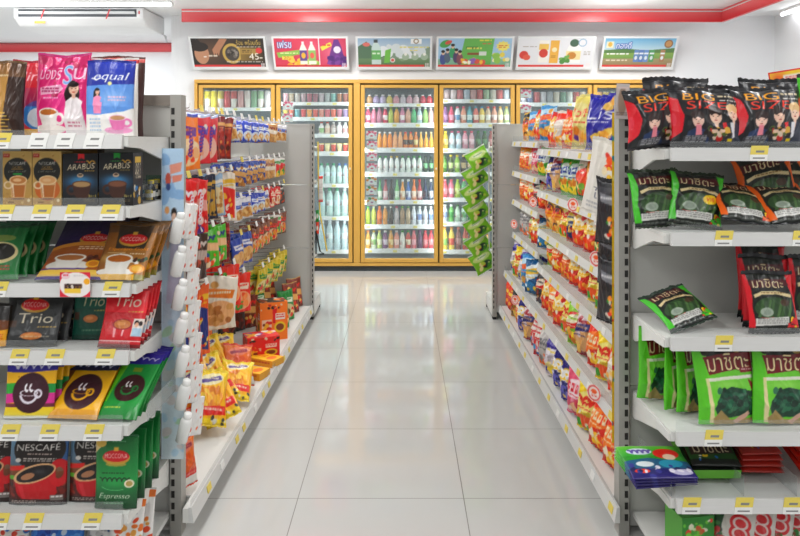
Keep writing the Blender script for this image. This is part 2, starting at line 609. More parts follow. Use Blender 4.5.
struct(MB().box(-6, XR + .1, -3, YA + .1, -0.05, 0).obj('floor', floor_material()))
WALLP = solid('#f4f6f8', 0.6)
CEILP = solid('#f2f3f4', 0.7)
struct(MB().box(-6, XR + .1, -3, YA + .1, CEIL, CEIL + .05).obj('ceiling', CEILP))
CX0, CX1, CZ = XY(195, YC), XY(672, YC), 1.885      # the opening that the cooler fills
b = MB()
b.box(XL, CX0, YW, YW + .12, 0, CEIL); b.box(CX0, CX1, YW, YW + .12, CZ, CEIL); b.box(CX1, XR, YW, YW + .12, 0, CEIL)
struct(b.obj('wall_back', WALLP))
struct(MB().box(XL - .1, XL, YW, YA, 0, CEIL).obj('wall_recess', WALLP))
struct(MB().box(-6, XL, YA, YA + .1, 0, CEIL).obj('wall_far', WALLP))
struct(MB().box(XR, XR + .1, -3, YA, 0, CEIL).obj('wall_right', WALLP))
struct(MB().box(-6.1, -6, -3, YA, 0, CEIL).obj('wall_left', WALLP))


def band_material():
    m, nt, out = new_mat('red band')
    p = nt.nodes.new('ShaderNodeBsdfPrincipled')
    g = nt.nodes.new('ShaderNodeNewGeometry'); s = nt.nodes.new('ShaderNodeSeparateXYZ')
    nt.links.new(g.outputs['Position'], s.inputs[0])
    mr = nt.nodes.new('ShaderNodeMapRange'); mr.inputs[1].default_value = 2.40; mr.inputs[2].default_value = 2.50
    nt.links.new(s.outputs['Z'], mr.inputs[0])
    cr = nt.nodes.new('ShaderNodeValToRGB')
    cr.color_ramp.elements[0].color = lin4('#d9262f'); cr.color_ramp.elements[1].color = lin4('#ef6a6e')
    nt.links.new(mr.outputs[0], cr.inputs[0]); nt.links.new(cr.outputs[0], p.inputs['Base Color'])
    p.inputs['Roughness'].default_value = 0.3
    nt.links.new(p.outputs[0], out.inputs[0])
    return m


BAND = band_material()
YB, XB = 6.49, 2.987
x0b = XY(181.5, YB)
WHITE_GLOSS = solid('#f4f4f4', 0.35)
b = MB(); b.box(x0b, XB, YB, YB + .03, 2.40, 2.492); b.box(XB, XB + .03, -2.5, YB + .03, 2.40, 2.492)
b.box(x0b, XB, YB, YB + .02, 2.504, CEIL - .001); b.box(XB, XB + .02, -2.5, YB + .03, 2.504, CEIL - .001)
b.box(x0b, XB, YB + .004, YB + .05, 2.492, 2.504, 1); b.box(XB + .004, XB + .05, -2.5, YB + .03, 2.492, 2.504, 1)
struct(b.obj('trim_1', [BAND, WHITE_GLOSS]))
b = MB(); b.box(-5.9, XL - .13, YA - .04, YA - .001, 2.405, 2.50); b.box(-5.9, XL - .13, YA - .03, YA - .001, 2.506, 2.515)
struct(b.obj('trim_2', BAND))
struct(MB().box(CX1, XR, YW - .012, YW, 0, .09).obj('baseboard_back', solid('#d5d5d2', .5)))

# ================================================================ drinks cooler
cooler = empty('drinks_cooler', (0, YC, 0), 0, 'long white-lit drinks cooler with six gold-framed glass doors built into the back wall', 'cooler')


def cy(px): return XY(px, YC)
def cz(py): return ZY(py, YC)


top, bot = CZ, cz(265.6)
D = 0.62
b = MB()
b.box(CX0, CX1, .03, D, .0, .10, 0); b.box(CX0, CX1, .03, D, CZ - .03, CZ, 0)
b.box(CX0, CX0 + .03, .06, D, .1, CZ - .03, 0); b.box(CX1 - .03, CX1, .06, D, .1, CZ - .03, 0)
b.box(CX0, CX1, D, D + .02, 0, CZ, 1)
b.obj('cabinet', [solid('#d9dde0', .5), solid('#88949a', .6)], cooler)  # back panel coloured grey to stand for the shade behind the bottles
MB().box(CX0, CX1, -.005, .03, 0.0, cz(266), 0).obj('kick_plate', solid('#3f4548', .6), cooler)
fr = MB()
fr.box(CX0, CX1, -.03, .03, cz(83.4), top); fr.box(CX0, CX1, -.03, .03, bot, cz(262.6))
for a, c in ((195, 198.2), (353.8, 360.3), (669, 672)): fr.box(cy(a), cy(c), -.03, .03, cz(262.6), cz(83.4))
fr.obj('outer_frame', GOLD, cooler, bevel=.004)
DOORS = [(199.6, 275.3), (276.8, 352.6), (361, 437.8), (439.4, 514.2), (515.8, 591.2), (592.6, 668)]
gp = MB()
gp.box(cy(198), cy(670), .0, .028, cz(85.4), cz(83)); gp.box(cy(198), cy(670), .0, .028, cz(263), cz(262))
for a, c in zip([198] + [d[1] for d in DOORS], [d[0] for d in DOORS] + [670]):
    gp.box(cy(a), cy(c), .0, .028, cz(263), cz(83))
gp.obj('gasket', GOLD_D, cooler)
for i, (a, c) in enumerate(DOORS):
    x0, x1, z0, z1, fw = cy(a), cy(c), cz(262.0), cz(85.2), .038
    b = MB()
    b.box(x0, x0 + fw, -.035, .012, z0, z1); b.box(x1 - fw, x1, -.035, .012, z0, z1)
    b.box(x0 + fw, x1 - fw, -.035, .012, z0, z0 + fw); b.box(x0 + fw, x1 - fw, -.035, .012, z1 - fw * .75, z1)
    d = b.obj('door', GOLD, cooler, bevel=.004)
    MB().box(x0 + fw, x1 - fw, -.012, -.006, z0 + fw, z1 - fw * .75).obj('glass_pane', GLASS, d)
    hx = x1 - .022 if i != 2 else x1 - .018
    MB().box(hx - .006, hx + .006, -.05, -.035, 1.0, 1.02).obj('lock_pin', solid('#f4efe0', .3), d)
# shelves of the six bays: the y pixels of their rails' top and bottom edges
SH = {0: [(108, 111), (128, 132), (152, 156), (176, 180), (201, 205), (225, 229), (249.5, 253.5)],
      1: [(102.5, 105.5), (117.4, 121), (134.2, 137.6), (151.8, 156), (184, 187.4), (216.6, 220), (250, 253.6)],
      2: [(103.8, 106.8), (123.3, 127.6), (148, 152.6), (172.4, 176.6), (200.2, 204.2), (224.7, 228.7), (248.8, 253)],
      3: [(99.6, 103.2), (123.3, 128), (149, 152.8), (172.8, 176.2), (198, 202), (222, 226), (250, 254)],
      4: [(103, 106.5), (125, 129), (149, 153), (173, 177), (199, 203), (223, 227), (250, 254)],
      5: [(103, 106.5), (125, 129), (149, 153), (173, 177), (199, 203), (223, 227), (250, 254)]}
CTAG = [MB().box(-.02, .02, -.0015, .0015, -.011, .011).mesh('price_tag', c) for c in (solid('#f2e27a', .5), solid('#fafafa', .5))]
SHD = .15      # how far the shelf rails stand behind the glass


def bz(py): return ZY(py, YC + SHD)
def bx(px): return XY(px, YC + SHD)


RAILW = solid('#eef0f0', .4)
TAGCOL = [solid('#f2e27a', .5), solid('#fafafa', .5)]
for i, (a, c) in enumerate(DOORS):
    x0, x1 = cy(a + 2) , cy(c - 2)
    for k, (t, bt) in enumerate(SH[i]):
        sb = MB().box(x0, x1, SHD, D - .02, bz(t) - .008, bz(t)).obj('wire_shelf', RAILW, cooler)
        MB().box(x0, x1, SHD - .02, SHD, bz(bt), bz(t) + .004).obj('price_rail', RAILW, sb)
        if i in (0, 4, 5) and k > 1: continue
        for j in range(6):
            xa = x0 + (x1 - x0) * (j + .5 + .2 * random.uniform(-1, 1)) / 6
            tg = link('price_tag', CTAG[j % 2], sb); tg.location = (xa, SHD - .0215, (bz(bt) + bz(t)) / 2)
# slim lamps behind the door posts and under the cooler roof
for i, (a, c) in enumerate(DOORS):
    x0, x1 = cy(a), cy(c)
    for xx, sg in ((x0 + .02, 1), (x1 - .02, -1)):
        l = bpy.data.lights.new('cooler lamp', 'AREA'); l.shape = 'RECTANGLE'; l.size = .03; l.size_y = 1.6; l.energy = 3.4; l.color = (.95, .98, 1)
        o = bpy.data.objects.new('cooler_lamp', l); COL.objects.link(o)
        dz = Vector((-sg * .6, -.8, 0)).normalized(); yy = Vector((0, 0, 1)); xx_ = yy.cross(dz)
        o.matrix_world = Matrix.Translation((xx, YC + .045, .98)) @ Matrix((xx_, yy, dz)).transposed().to_4x4()


# ---------------------------------------------------------------- bottles
def lathe(prof, n=10):
    V = []; fc = []
    for r, z in prof:
        for k in range(n):
            a = 2 * math.pi * k / n; V.append((r * math.cos(a), r * math.sin(a), z))
    for i in range(len(prof) - 1):
        for k in range(n):
            k2 = (k + 1) % n; fc.append((i * n + k, i * n + k2, (i + 1) * n + k2, (i + 1) * n + k))
    fc.append(tuple(reversed(range(n)))); fc.append(tuple((len(prof) - 1) * n + k for k in range(n)))
    return V, fc


_bot = {}
LABELS = ['#f6f6f2', '#f0d84e', '#e03a3a', '#3a66c0', '#ffffff', '#67b04a', '#f08a2c']


def bottle_mesh(shape, h, liquid, cap, label):
    key = (shape, round(h, 2), liquid, cap, label)
    if key in _bot: return _bot[key]
    n = 10; liq, lab, capc = rgb(liquid), rgb(label), rgb(cap)
    if shape == 'slim': P = [(.024, 0, 0), (.028, .02, 0), (.028, .25, 0), (.0285, .251, 1), (.0285, .56, 1), (.028, .561, 0), (.027, .68, 0), (.018, .8, 0), (.012, .87, 0), (.012, .9, 0)]
    elif shape == 'round': P = [(.026, 0, 0), (.031, .03, 0), (.031, .2, 0), (.032, .21, 1), (.032, .5, 1), (.031, .51, 0), (.030, .62, 0), (.022, .76, 0), (.013, .86, 0), (.013, .9, 0)]
    elif shape == 'neck': P = [(.026, 0, 0), (.030, .02, 0), (.030, .2, 1), (.030, .42, 1), (.029, .46, 0), (.020, .6, 0), (.0125, .72, 0), (.011, .92, 0), (.011, .93, 0)]
    elif shape == 'water': P = [(.030, 0, 0), (.036, .02, 0), (.034, .1, 0), (.036, .14, 0), (.034, .3, 0), (.036, .36, 0), (.0365, .4, 1), (.0365, .56, 1), (.036, .6, 0), (.034, .7, 0), (.020, .84, 0), (.014, .9, 0), (.014, .92, 0)]
    elif shape == 'cup': P = [(.024, 0, 0), (.026, .05, 1), (.032, .75, 1), (.033, .9, 0), (.033, .91, 0)]
    elif shape == 'can': P = [(.025, 0, 0), (.032, .06, 1), (.032, .5, 1), (.032, .51, 0), (.032, .9, 0), (.026, .93, 0)]
    elif shape == 'jug': P = [(.034, 0, 0), (.038, .05, 0), (.038, .2, 1), (.038, .5, 1), (.037, .52, 0), (.034, .66, 0), (.018, .8, 0), (.016, .9, 0)]
    V, fc = lathe([(r, z * h) for r, z, _ in P], n)
    cols = np.repeat(np.array([lab if q else liq for _, _, q in P]), n, 0)
    if label != liquid:                          # a little printed mark on the label
        j = [i for i, p in enumerate(P) if p[2]]
        mk = liq * .5 + np.array([.5, .1, .1]) * .5
        for i in j[:1]:
            for k in (0, 1, 5, 6): cols[i * n + k] = mk
    body = make_mesh('bottle', V, fc, cols, DRINK)
    r0 = P[-1][0]
    if shape in ('cup', 'can'): CP = [(r0 + .001, h * .905), (r0 + .001, h * .945), (r0 - .004, h * .95)]
    else: CP = [(r0 + .003, h * .895), (r0 + .004, h * .9), (r0 + .004, h * .985), (r0 + .002, h)]
    V, fc = lathe(CP, 8)
    capm = make_mesh('cap', V, fc, np.zeros((len(V), 3)) + capc, DRINK)
    _bot[key] = (body, capm)
    return _bot[key]


CNAME = {}
BAYN = ['first cooler door from the left', 'second cooler door from the left', 'third cooler door from the left', 'fourth cooler door from the left', 'fifth cooler door from the left', 'sixth cooler door from the left']


def bottle_row(bay, row, px0, px1, ytop, items, yb=None):
    """items: (shape, liquid, cap, label, word); spread from px0 to px1 along shelf row"""
    z = bz(SH[bay][row][0]); h = bz(ytop) - z
    n = len(items)
    for i, (shape, liq, cap, lab, word) in enumerate(items):
        px = px0 + (px1 - px0) * (i + .5) / n
        body, capm = bottle_mesh(shape, h * (1 + .0), liq, cap, lab)
        kind = {'cup': 'cup', 'can': 'can'}.get(shape, 'bottle')
        o = link('drink_' + kind if kind != 'bottle' else 'bottle', body)
        o.location = (bx(px), YC + SHD + .045, z + .0005)
        o.rotation_euler = (0, 0, random.uniform(-.5, .5))
        sx = min(1.0, .485 * (bx(px1) - bx(px0)) / n / {'jug': .038, 'water': .0365, 'cup': .034, 'can': .032}.get(shape, .032)); o.scale = (sx, sx, 1)
        pos = ORD[i] + ' from the left' if i < n - 1 else 'at the right end'
        o['label'] = f'{word} {kind} {pos}, shelf {"one two three four five six seven".split()[row]}, {BAYN[bay].replace(" from the left", "")}'
        o['category'] = kind; o['group'] = f'drinks on shelf {"one two three four five six seven".split()[row]} behind the {BAYN[bay]}'
        link('cap' if kind == 'bottle' else 'lid', capm, o)


W_, G_, RD, OR, YL, PK = '#f7f7f5', '#4fae57', '#d8353b', '#f08a3a', '#f2cf45', '#ef7fa0'


def bt(shape, liq, cap, lab, word): return (shape, liq, cap, lab, word)


# third door (middle of the aisle)
cupc = [('#d8a774', 'tan'), ('#b9a5cf', 'lavender'), ('#c7b7d8', 'lilac'), ('#e6d06a', 'yellow'), ('#efa6b4', 'pink'), ('#d9cfd8', 'pale'), ('#eab0c0', 'rosy'), ('#e5c9cf', 'blush'), ('#cf4a5b', 'red'), ('#c9404e', 'red')]
bottle_row(2, 0, 366, 433, 94.5, [bt('jug', c, W_, c, n + ' yogurt') for c, n in cupc])
r2 = [('#ea5f86', W_, 'pink'), ('#f08aa6', W_, 'pale pink'), ('#c78099', '#a86a98', 'mauve'), ('#d83a5a', W_, 'crimson'), ('#b7c548', '#8aa83a', 'lime'), ('#e8a33c', '#8aa83a', 'amber'), ('#d889a8', '#c8a0c0', 'mauve pink'), ('#e0a890', '#c8a0c0', 'peach'), ('#55b878', '#e8e8e8', 'green'), ('#b9d4dc', W_, 'clear'), ('#a5d67a', W_, 'light green'), ('#f0b8b8', W_, 'pale red')]
bottle_row(2, 1, 365, 434, 107.3, [bt('round', l, c, l if i % 3 else '#f6e9ec', n) for i, (l, c, n) in enumerate(r2)])
r3 = [('#f59a2c', W_, 'orange juice'), ('#f7a23a', W_, 'orange juice'), ('#f58e20', W_, 'orange juice'), ('#f2ac74', '#e8b890', 'peach juice'), ('#f0b07c', '#e8b890', 'peach juice'), ('#ef8a2e', '#e2382e', 'orange red-capped'), ('#e98a30', '#e2382e', 'orange red-capped'), ('#d97f35', OR, 'amber'), ('#f3b64a', '#f0d8a0', 'yellow long-necked'), ('#f0a83c', '#f0d8a0', 'amber long-necked'), ('#f2ae40', '#f0d8a0', 'golden long-necked')]
bottle_row(2, 2, 377, 434, 131.8, [bt('neck' if 'neck' in n else 'round', l, c, l if i < 5 or i > 7 else ('#3a3020' if i != 7 else '#e0d090'), n) for i, (l, c, n) in enumerate(r3)])
r4 = [(W_, G_, 'white'), (W_, G_, 'white'), (W_, '#d8b040', 'white gold-capped'), (W_, '#d8b040', 'white gold-capped'), ('#eef4ec', G_, 'white green-lettered'), ('#eef4ec', G_, 'white green-lettered'), ('#e4efe2', G_, 'pale green'), ('#e4efe2', G_, 'pale green'), ('#33473a', '#20302a', 'dark green'), ('#2a4a38', '#20302a', 'dark green')]
bottle_row(2, 3, 377, 434, 156.2, [bt('slim', l, c, '#f4f8f2' if i < 8 else '#7fc08a', n) for i, (l, c, n) in enumerate(r4)])
r5 = [('#58a868', '#3c8a50', 'green'), ('#b05a64', '#7a3040', 'dark red'), ('#3a2f30', '#252525', 'cola'), ('#7fc07a', '#70b070', 'green'), ('#f0a04c', W_, 'orange'), ('#3f70b8', W_, 'blue'), ('#ee7f38', OR, 'orange red'), ('#c03a3e', RD, 'red'), ('#2d3b5c', '#2a3048', 'navy'), ('#34425e', W_, 'navy')]
bottle_row(2, 4, 377, 434, 179.6, [bt('neck', l, c, ['#e8f0e0', '#e8d0d0', '#2a2526', '#dff0d8', '#f8e8d0', '#d8e0f0', '#f8e0c8', '#f0e0e0', '#20283c', '#c8ccd8'][i], n) for i, (l, c, n) in enumerate(r5)])
r6 = [('#b8cc4a', G_, 'lime'), ('#c9d65a', '#d8e0c0', 'yellow green'), ('#f0803a', OR, 'orange'), ('#eaa04c', '#e8d8c0', 'light orange'), ('#4a4038', '#d8d0c8', 'dark brown'), ('#c8bcbc', '#d8406a', 'grey pink-capped'), ('#b09070', '#6aa84a', 'tan green-capped'), ('#c8b090', '#6aa84a', 'beige green-capped'), ('#eef2f8', W_, 'white'), ('#e8eef6', W_, 'white'), ('#f2f4f8', W_, 'white'), ('#e4eaf4', W_, 'white')]
bottle_row(2, 5, 365, 434, 206.6, [bt('slim', l, c, l if i < 8 else ['#dfe8f4', '#7f9cd0'][i % 2], n) for i, (l, c, n) in enumerate(r6)])
r7 = [('#eeb04a', OR, 'amber'), ('#dfe8d0', '#c8a83c', 'pale green'), ('#b9d070', '#d8c060', 'lime'), ('#8a5a86', W_, 'purple'), ('#e8a440', '#d8a030', 'golden'), ('#ef9c8c', '#e8e0e0', 'peach'), ('#f2efe4', G_, 'cream'), ('#d84a3c', G_, 'red'), ('#e87a84', '#d86a7a', 'pink'), ('#5b3a5a', '#8a5a86', 'dark purple'), ('#d84a56', '#c83a48', 'crimson'), ('#e05a64', '#d84a56', 'light crimson')]
bottle_row(2, 6, 365, 434, 231, [bt('round', l, c, ['#f4e0b0', '#8ac070', '#f0f0d0', '#d8c8d8', '#f4e0a0', '#f4d0c8', '#f0f0e8', '#f0e0c0', '#f0b0b8', '#6a4a6a', '#e08a90', '#f0a0a4'][i], n) for i, (l, c, n) in enumerate(r7)])
# fourth door
r = [('#c8b0b0', 'grey pink'), ('#e8d8d8', 'pale'), ('#d87a80', 'red'), ('#c8d8e8', 'pale blue'), ('#e0b0b0', 'rosy'), ('#d85a5e', 'red'), ('#a8c8a0', 'green'), ('#e0d8c8', 'cream'), ('#d06a6a', 'red'), ('#c8d0d8', 'grey')]
bottle_row(3, 0, 444, 510, 89, [bt('can', c, W_, c, n) for c, n in r])
r = [('#8a5a90', '#7a4a80', 'purple'), ('#d84a6a', '#d84a6a', 'pink'), ('#e8f0f4', '#d85a7a', 'white'), ('#e89a80', '#d8506a', 'salmon'), ('#5aa8b0', '#4a98b0', 'teal'), ('#e06a60', '#5a9ab0', 'red'), ('#e8c850', '#4a98c0', 'yellow'), ('#e0c8a8', '#d85a50', 'beige'), ('#e8a890', '#d8605a', 'salmon'), ('#d8c090', '#d8a84a', 'tan'), ('#a8b878', '#d8b04a', 'olive')]
bottle_row(3, 1, 442.5, 510, 106.4, [bt('round', l, c, ['#b890b8', '#f0a8b8', '#5a9ac8', '#f4d8c8', '#d8f0f0', '#f8e0d0', '#f8f0c0', '#f0f0e8', '#f8e8e0', '#f0e8d0', '#e8ecd0'][i], n) for i, (l, c, n) in enumerate(r)])
r = [('#e8c83a', '#e8d84a', 'yellow'), ('#c8e0ec', '#e06a90', 'pale blue'), ('#c4dcea', '#e06a90', 'pale blue'), ('#e8a0b0', '#d84a6a', 'pink'), ('#e0a8b0', '#d84a6a', 'pink'), ('#3a5a40', '#2f7a3a', 'dark green'), ('#40603e', '#3a8a44', 'dark green'), ('#b0504a', '#c84a44', 'red')]
bottle_row(3, 2, 442.5, 495, 131, [bt('slim', l, c, ['#f4e48a', '#f0f4f8', '#f0f4f8', '#f4d0d8', '#f4d0d8', '#5a8a5a', '#5a8a5a', '#e0a0a0'][i], n) for i, (l, c, n) in enumerate(r)])
r = [('#5a8a3a', '#3a6a30', 'green'), ('#4a5a30', '#e8d04a', 'olive'), ('#9ac84a', '#e8d04a', 'lime'), ('#3a3a30', '#e8d04a', 'dark'), ('#4a4438', '#e8c84a', 'brown'), ('#a0c850', '#e8d04a', 'lime')]
bottle_row(3, 3, 441.5, 480, 155, [bt('slim', l, c, ['#8ac060', '#c8d890', '#d8f0a0', '#c8b080', '#d8c8a0', '#e0f0b0'][i], n) for i, (l, c, n) in enumerate(r)])
r = [('#e05a6a', '#e8808a', 'red'), ('#ec7a94', '#e8506a', 'pink'), ('#b0cc4a', '#a8c83a', 'lime'), ('#68b878', '#e05a6a', 'green'), ('#ec8a94', '#e8506a', 'pink')]
bottle_row(3, 4, 442, 474, 179.5, [bt('round', l, c, ['#f0a0a8', '#f8c0cc', '#d8e890', '#c8e8d0', '#f8c0cc'][i], n) for i, (l, c, n) in enumerate(r)])
r = [('#e8eef4', W_, 'white'), ('#7ac868', W_, 'green'), ('#c8e0c8', '#4a8a50', 'clear'), ('#c4dcc8', '#4a8a50', 'clear'), ('#58a860', '#3a7a44', 'green')]
bottle_row(3, 5, 442, 474, 205, [bt('slim', l, c, ['#8a9cc8', '#3a9a44', '#d8ecd8', '#6ab070', '#9ad090'][i], n) for i, (l, c, n) in enumerate(r)])
r = [('#f0d860', '#f0a83c', 'yellow'), ('#ecd05a', '#f0a83c', 'yellow'), ('#8a5a50', '#d8806a', 'brown'), ('#c85a40', '#d8605a', 'red'), ('#e8a83a', '#e8a03c', 'amber'), ('#e8b04a', '#e8a03c', 'amber'), ('#d8a040', '#e8a03c', 'golden')]
bottle_row(3, 6, 441.5, 490, 227.5, [bt('round', l, c, ['#8ac060', '#d84a44', '#b89088', '#78b860', '#f0c870', '#f4d890', '#e8c060'][i], n) for i, (l, c, n) in enumerate(r)])
# second door: yogurts above, bottled water below, half hidden by the shelving
r = [('#d8a8b0', 'pink'), ('#c8b8a0', 'beige'), ('#e0d8d0', 'cream'), ('#d8b8c0', 'rosy'), ('#c86a80', 'magenta'), ('#c0788a', 'magenta'), ('#d8c8d0', 'pale'), ('#c8d0d0', 'grey'), ('#8ac8c0', 'teal'), ('#b87a50', 'brown'), ('#b06a60', 'red brown')]
bottle_row(1, 0, 282, 348, 92.5, [bt('cup', c, W_, c, n + ' yogurt') for c, n in r])
r = [('#c8b860', 'yellow'), ('#d86a50', 'red'), ('#6ab0b8', 'teal'), ('#d84a50', 'red'), ('#e8a04a', 'orange'), ('#d85a50', 'red'), ('#e09080', 'salmon'), ('#d86a78', 'rosy'), ('#e06a50', 'orange red'), ('#c87a90', 'mauve'), ('#a890c0', 'purple')]
bottle_row(1, 1, 282, 348, 108.6, [bt('cup', c, W_, c, n + ' yogurt') for c, n in r])
r = [('#e8e4e0', '#d84a44', 'white red-capped'), ('#d8c8b8', '#d84a44', 'beige'), ('#b0a8a0', W_, 'grey'), ('#f4f4f2', W_, 'white'), ('#f4f4f2', W_, 'white')]
bottle_row(1, 2, 318, 348, 122, [bt('jug', c, k, ['#8ab870', '#d8b8a0', '#c8c0b8', '#f0f0ee', '#e8b0b0'][i], n + ' milk') for i, (c, k, n) in enumerate(r)])
r = [('#f0d860', 'yellow'), ('#ecd464', 'yellow'), ('#f0dc6c', 'yellow'), ('#ecd060', 'yellow'), ('#f0d860', 'yellow')]
bottle_row(1, 3, 318, 348, 143, [bt('cup', '#f4eec8', c, ['#d84a3c', '#f0e4a8'][i % 2], n + ' pudding') for i, (c, n) in enumerate(r)])
for row, y, k in ((4, 163.5, 5), (5, 188, 4), (6, 221, 4)):
    w = [('#c0d6da' if row == 6 else '#bcd8d2', '#3fa878' if (row < 6 and i < 3) else ('#5a80c0' if row == 4 else '#e4eef4'), 'clear water') for i in range(k)]
    bottle_row(1, row, 318, 348, y, [bt('water', l, c, '#dfeceC'.lower() if i % 2 else '#c0dfe6', n) for i, (l, c, n) in enumerate(w)])
# first, fifth and sixth doors: only the top shelves show over the shelving
r = [('#e8d84a', 'yellow'), ('#ecd840', 'yellow'), ('#e8d450', 'yellow'), ('#d84a50', 'red'), ('#d85a5a', 'red'), ('#e0a8a8', 'pink'), ('#e8d8d4', 'pale'), ('#8ab890', 'green'), ('#a8c8a0', 'green'), ('#e0d8d8', 'grey')]
bottle_row(0, 0, 203, 270, 89.5, [bt('can', c, '#e0e0e0', c if i % 2 else '#f0e8e0', n) for i, (c, n) in enumerate(r)])
r = [('#c8c8d0', 'grey'), ('#7a8ab0', 'blue'), ('#d0666a', 'red'), ('#d8d8e0', 'pale'), ('#b0b8c0', 'grey'), ('#d8d0c0', 'cream'), ('#6a9a80', 'green'), ('#d8e0d8', 'pale green'), ('#b8504e', 'red'), ('#c8b8a0', 'beige')]
bottle_row(4, 0, 521, 587, 91, [bt('can', c, '#dcdcdc', c, n) for c, n in r])
r = [('#e8a850', 'orange'), ('#d8c060', 'yellow'), ('#88b070', 'green'), ('#d87060', 'red'), ('#e0d0c0', 'cream'), ('#88a8c0', 'blue'), ('#d8a0a0', 'rosy'), ('#e0c070', 'amber')]
bottle_row(4, 1, 524, 587, 111, [bt('round', c, W_, c, n) for c, n in r])
bottle_row(5, 0, 597, 625, 91, [bt('can', c, '#dcdcdc', c, n) for c, n in r[:4]])


# flower stickers hung inside the glass
def flower_art(kind, seed):
    a = Art(26, 26, '#fbfbf8', 1.0, seed=seed)
    pc = {'pink': '#f0407e', 'green': '#3c9a4c'}[kind]
    for k in range(7):
        an = k * .9 - .4
        a.ell(.5 + .34 * math.cos(an), .42 + .34 * math.sin(an), .17, .13, pc if k % 2 else ('#f8809f' if kind == 'pink' else '#ef9a3a'), 1, an)
    a.rect(0, .55, 1, 1, '#fbfbf8'); a.ell(.5, .55, .3, .27, '#ffffff'); a.ell(.5, .58, .13, .09, '#e8607a' if kind == 'pink' else '#b06aa0'); a.rect(.3, .88, .7, .95, '#e2574f')
    return a


fk = {'pink': [flower_art('pink', 1)], 'green': [flower_art('green', 2)]}


def sheet(name, w, h, art, mat=None):
    nx, ny = art.nx, art.ny
    V = [((i / (nx - 1) - .5) * w, 0, (1 - j / (ny - 1)) * h) for j in range(ny) for i in range(nx)]
    F_ = [((j + 1) * nx + i, (j + 1) * nx + i + 1, j * nx + i + 1, j * nx + i) for j in range(ny - 1) for i in range(nx - 1)]
    return make_mesh(name, V, F_, art.verts().reshape(-1, 3), mat or PRINT, smooth=False)


STK = {k: sheet('flower_card', .105, .085, v[0]) for k, v in fk.items()}
for px, py, kind, lab in ((371.5, 139.5, 'pink', 'topmost of five flower cards behind the third cooler door'), (372, 149.5, 'pink', 'second flower card from the top, third cooler door'), (372, 161, 'pink', 'third flower card from the top, third cooler door'),
                          (372, 172, 'pink', 'fourth pink flower card from the top, third cooler door'), (371.5, 185.5, 'green', 'upper green flower card behind the third cooler door'), (371.5, 195, 'green', 'middle green flower card behind the third cooler door'),
                          (372, 206, 'green', 'lowest green flower card behind the third cooler door'), (288, 110, 'pink', 'upper pink flower card behind the second cooler door'), (287.5, 122, 'pink', 'lower pink flower card behind the second cooler door'),
                          (526, 98, 'pink', 'upper pink flower card behind the fifth cooler door'), (526, 113, 'pink', 'lower pink flower card behind the fifth cooler door')):
    o = link('flower_card', STK[kind]); o.location = (cy(px), YC - .002, cz(py) - .0)
    tag(o, lab if 'topmost' not in lab else 'topmost pink flower card behind the third cooler door', 'card', 'flower cards stuck inside the cooler doors')

SATUR, DEEP = 1.0, 1.0
# ================================================================ posters over the cooler
PYB, PYT = 6.80, 6.63
pz0, pz1 = ZY(69.6, PYB), ZY(36.4, PYT)


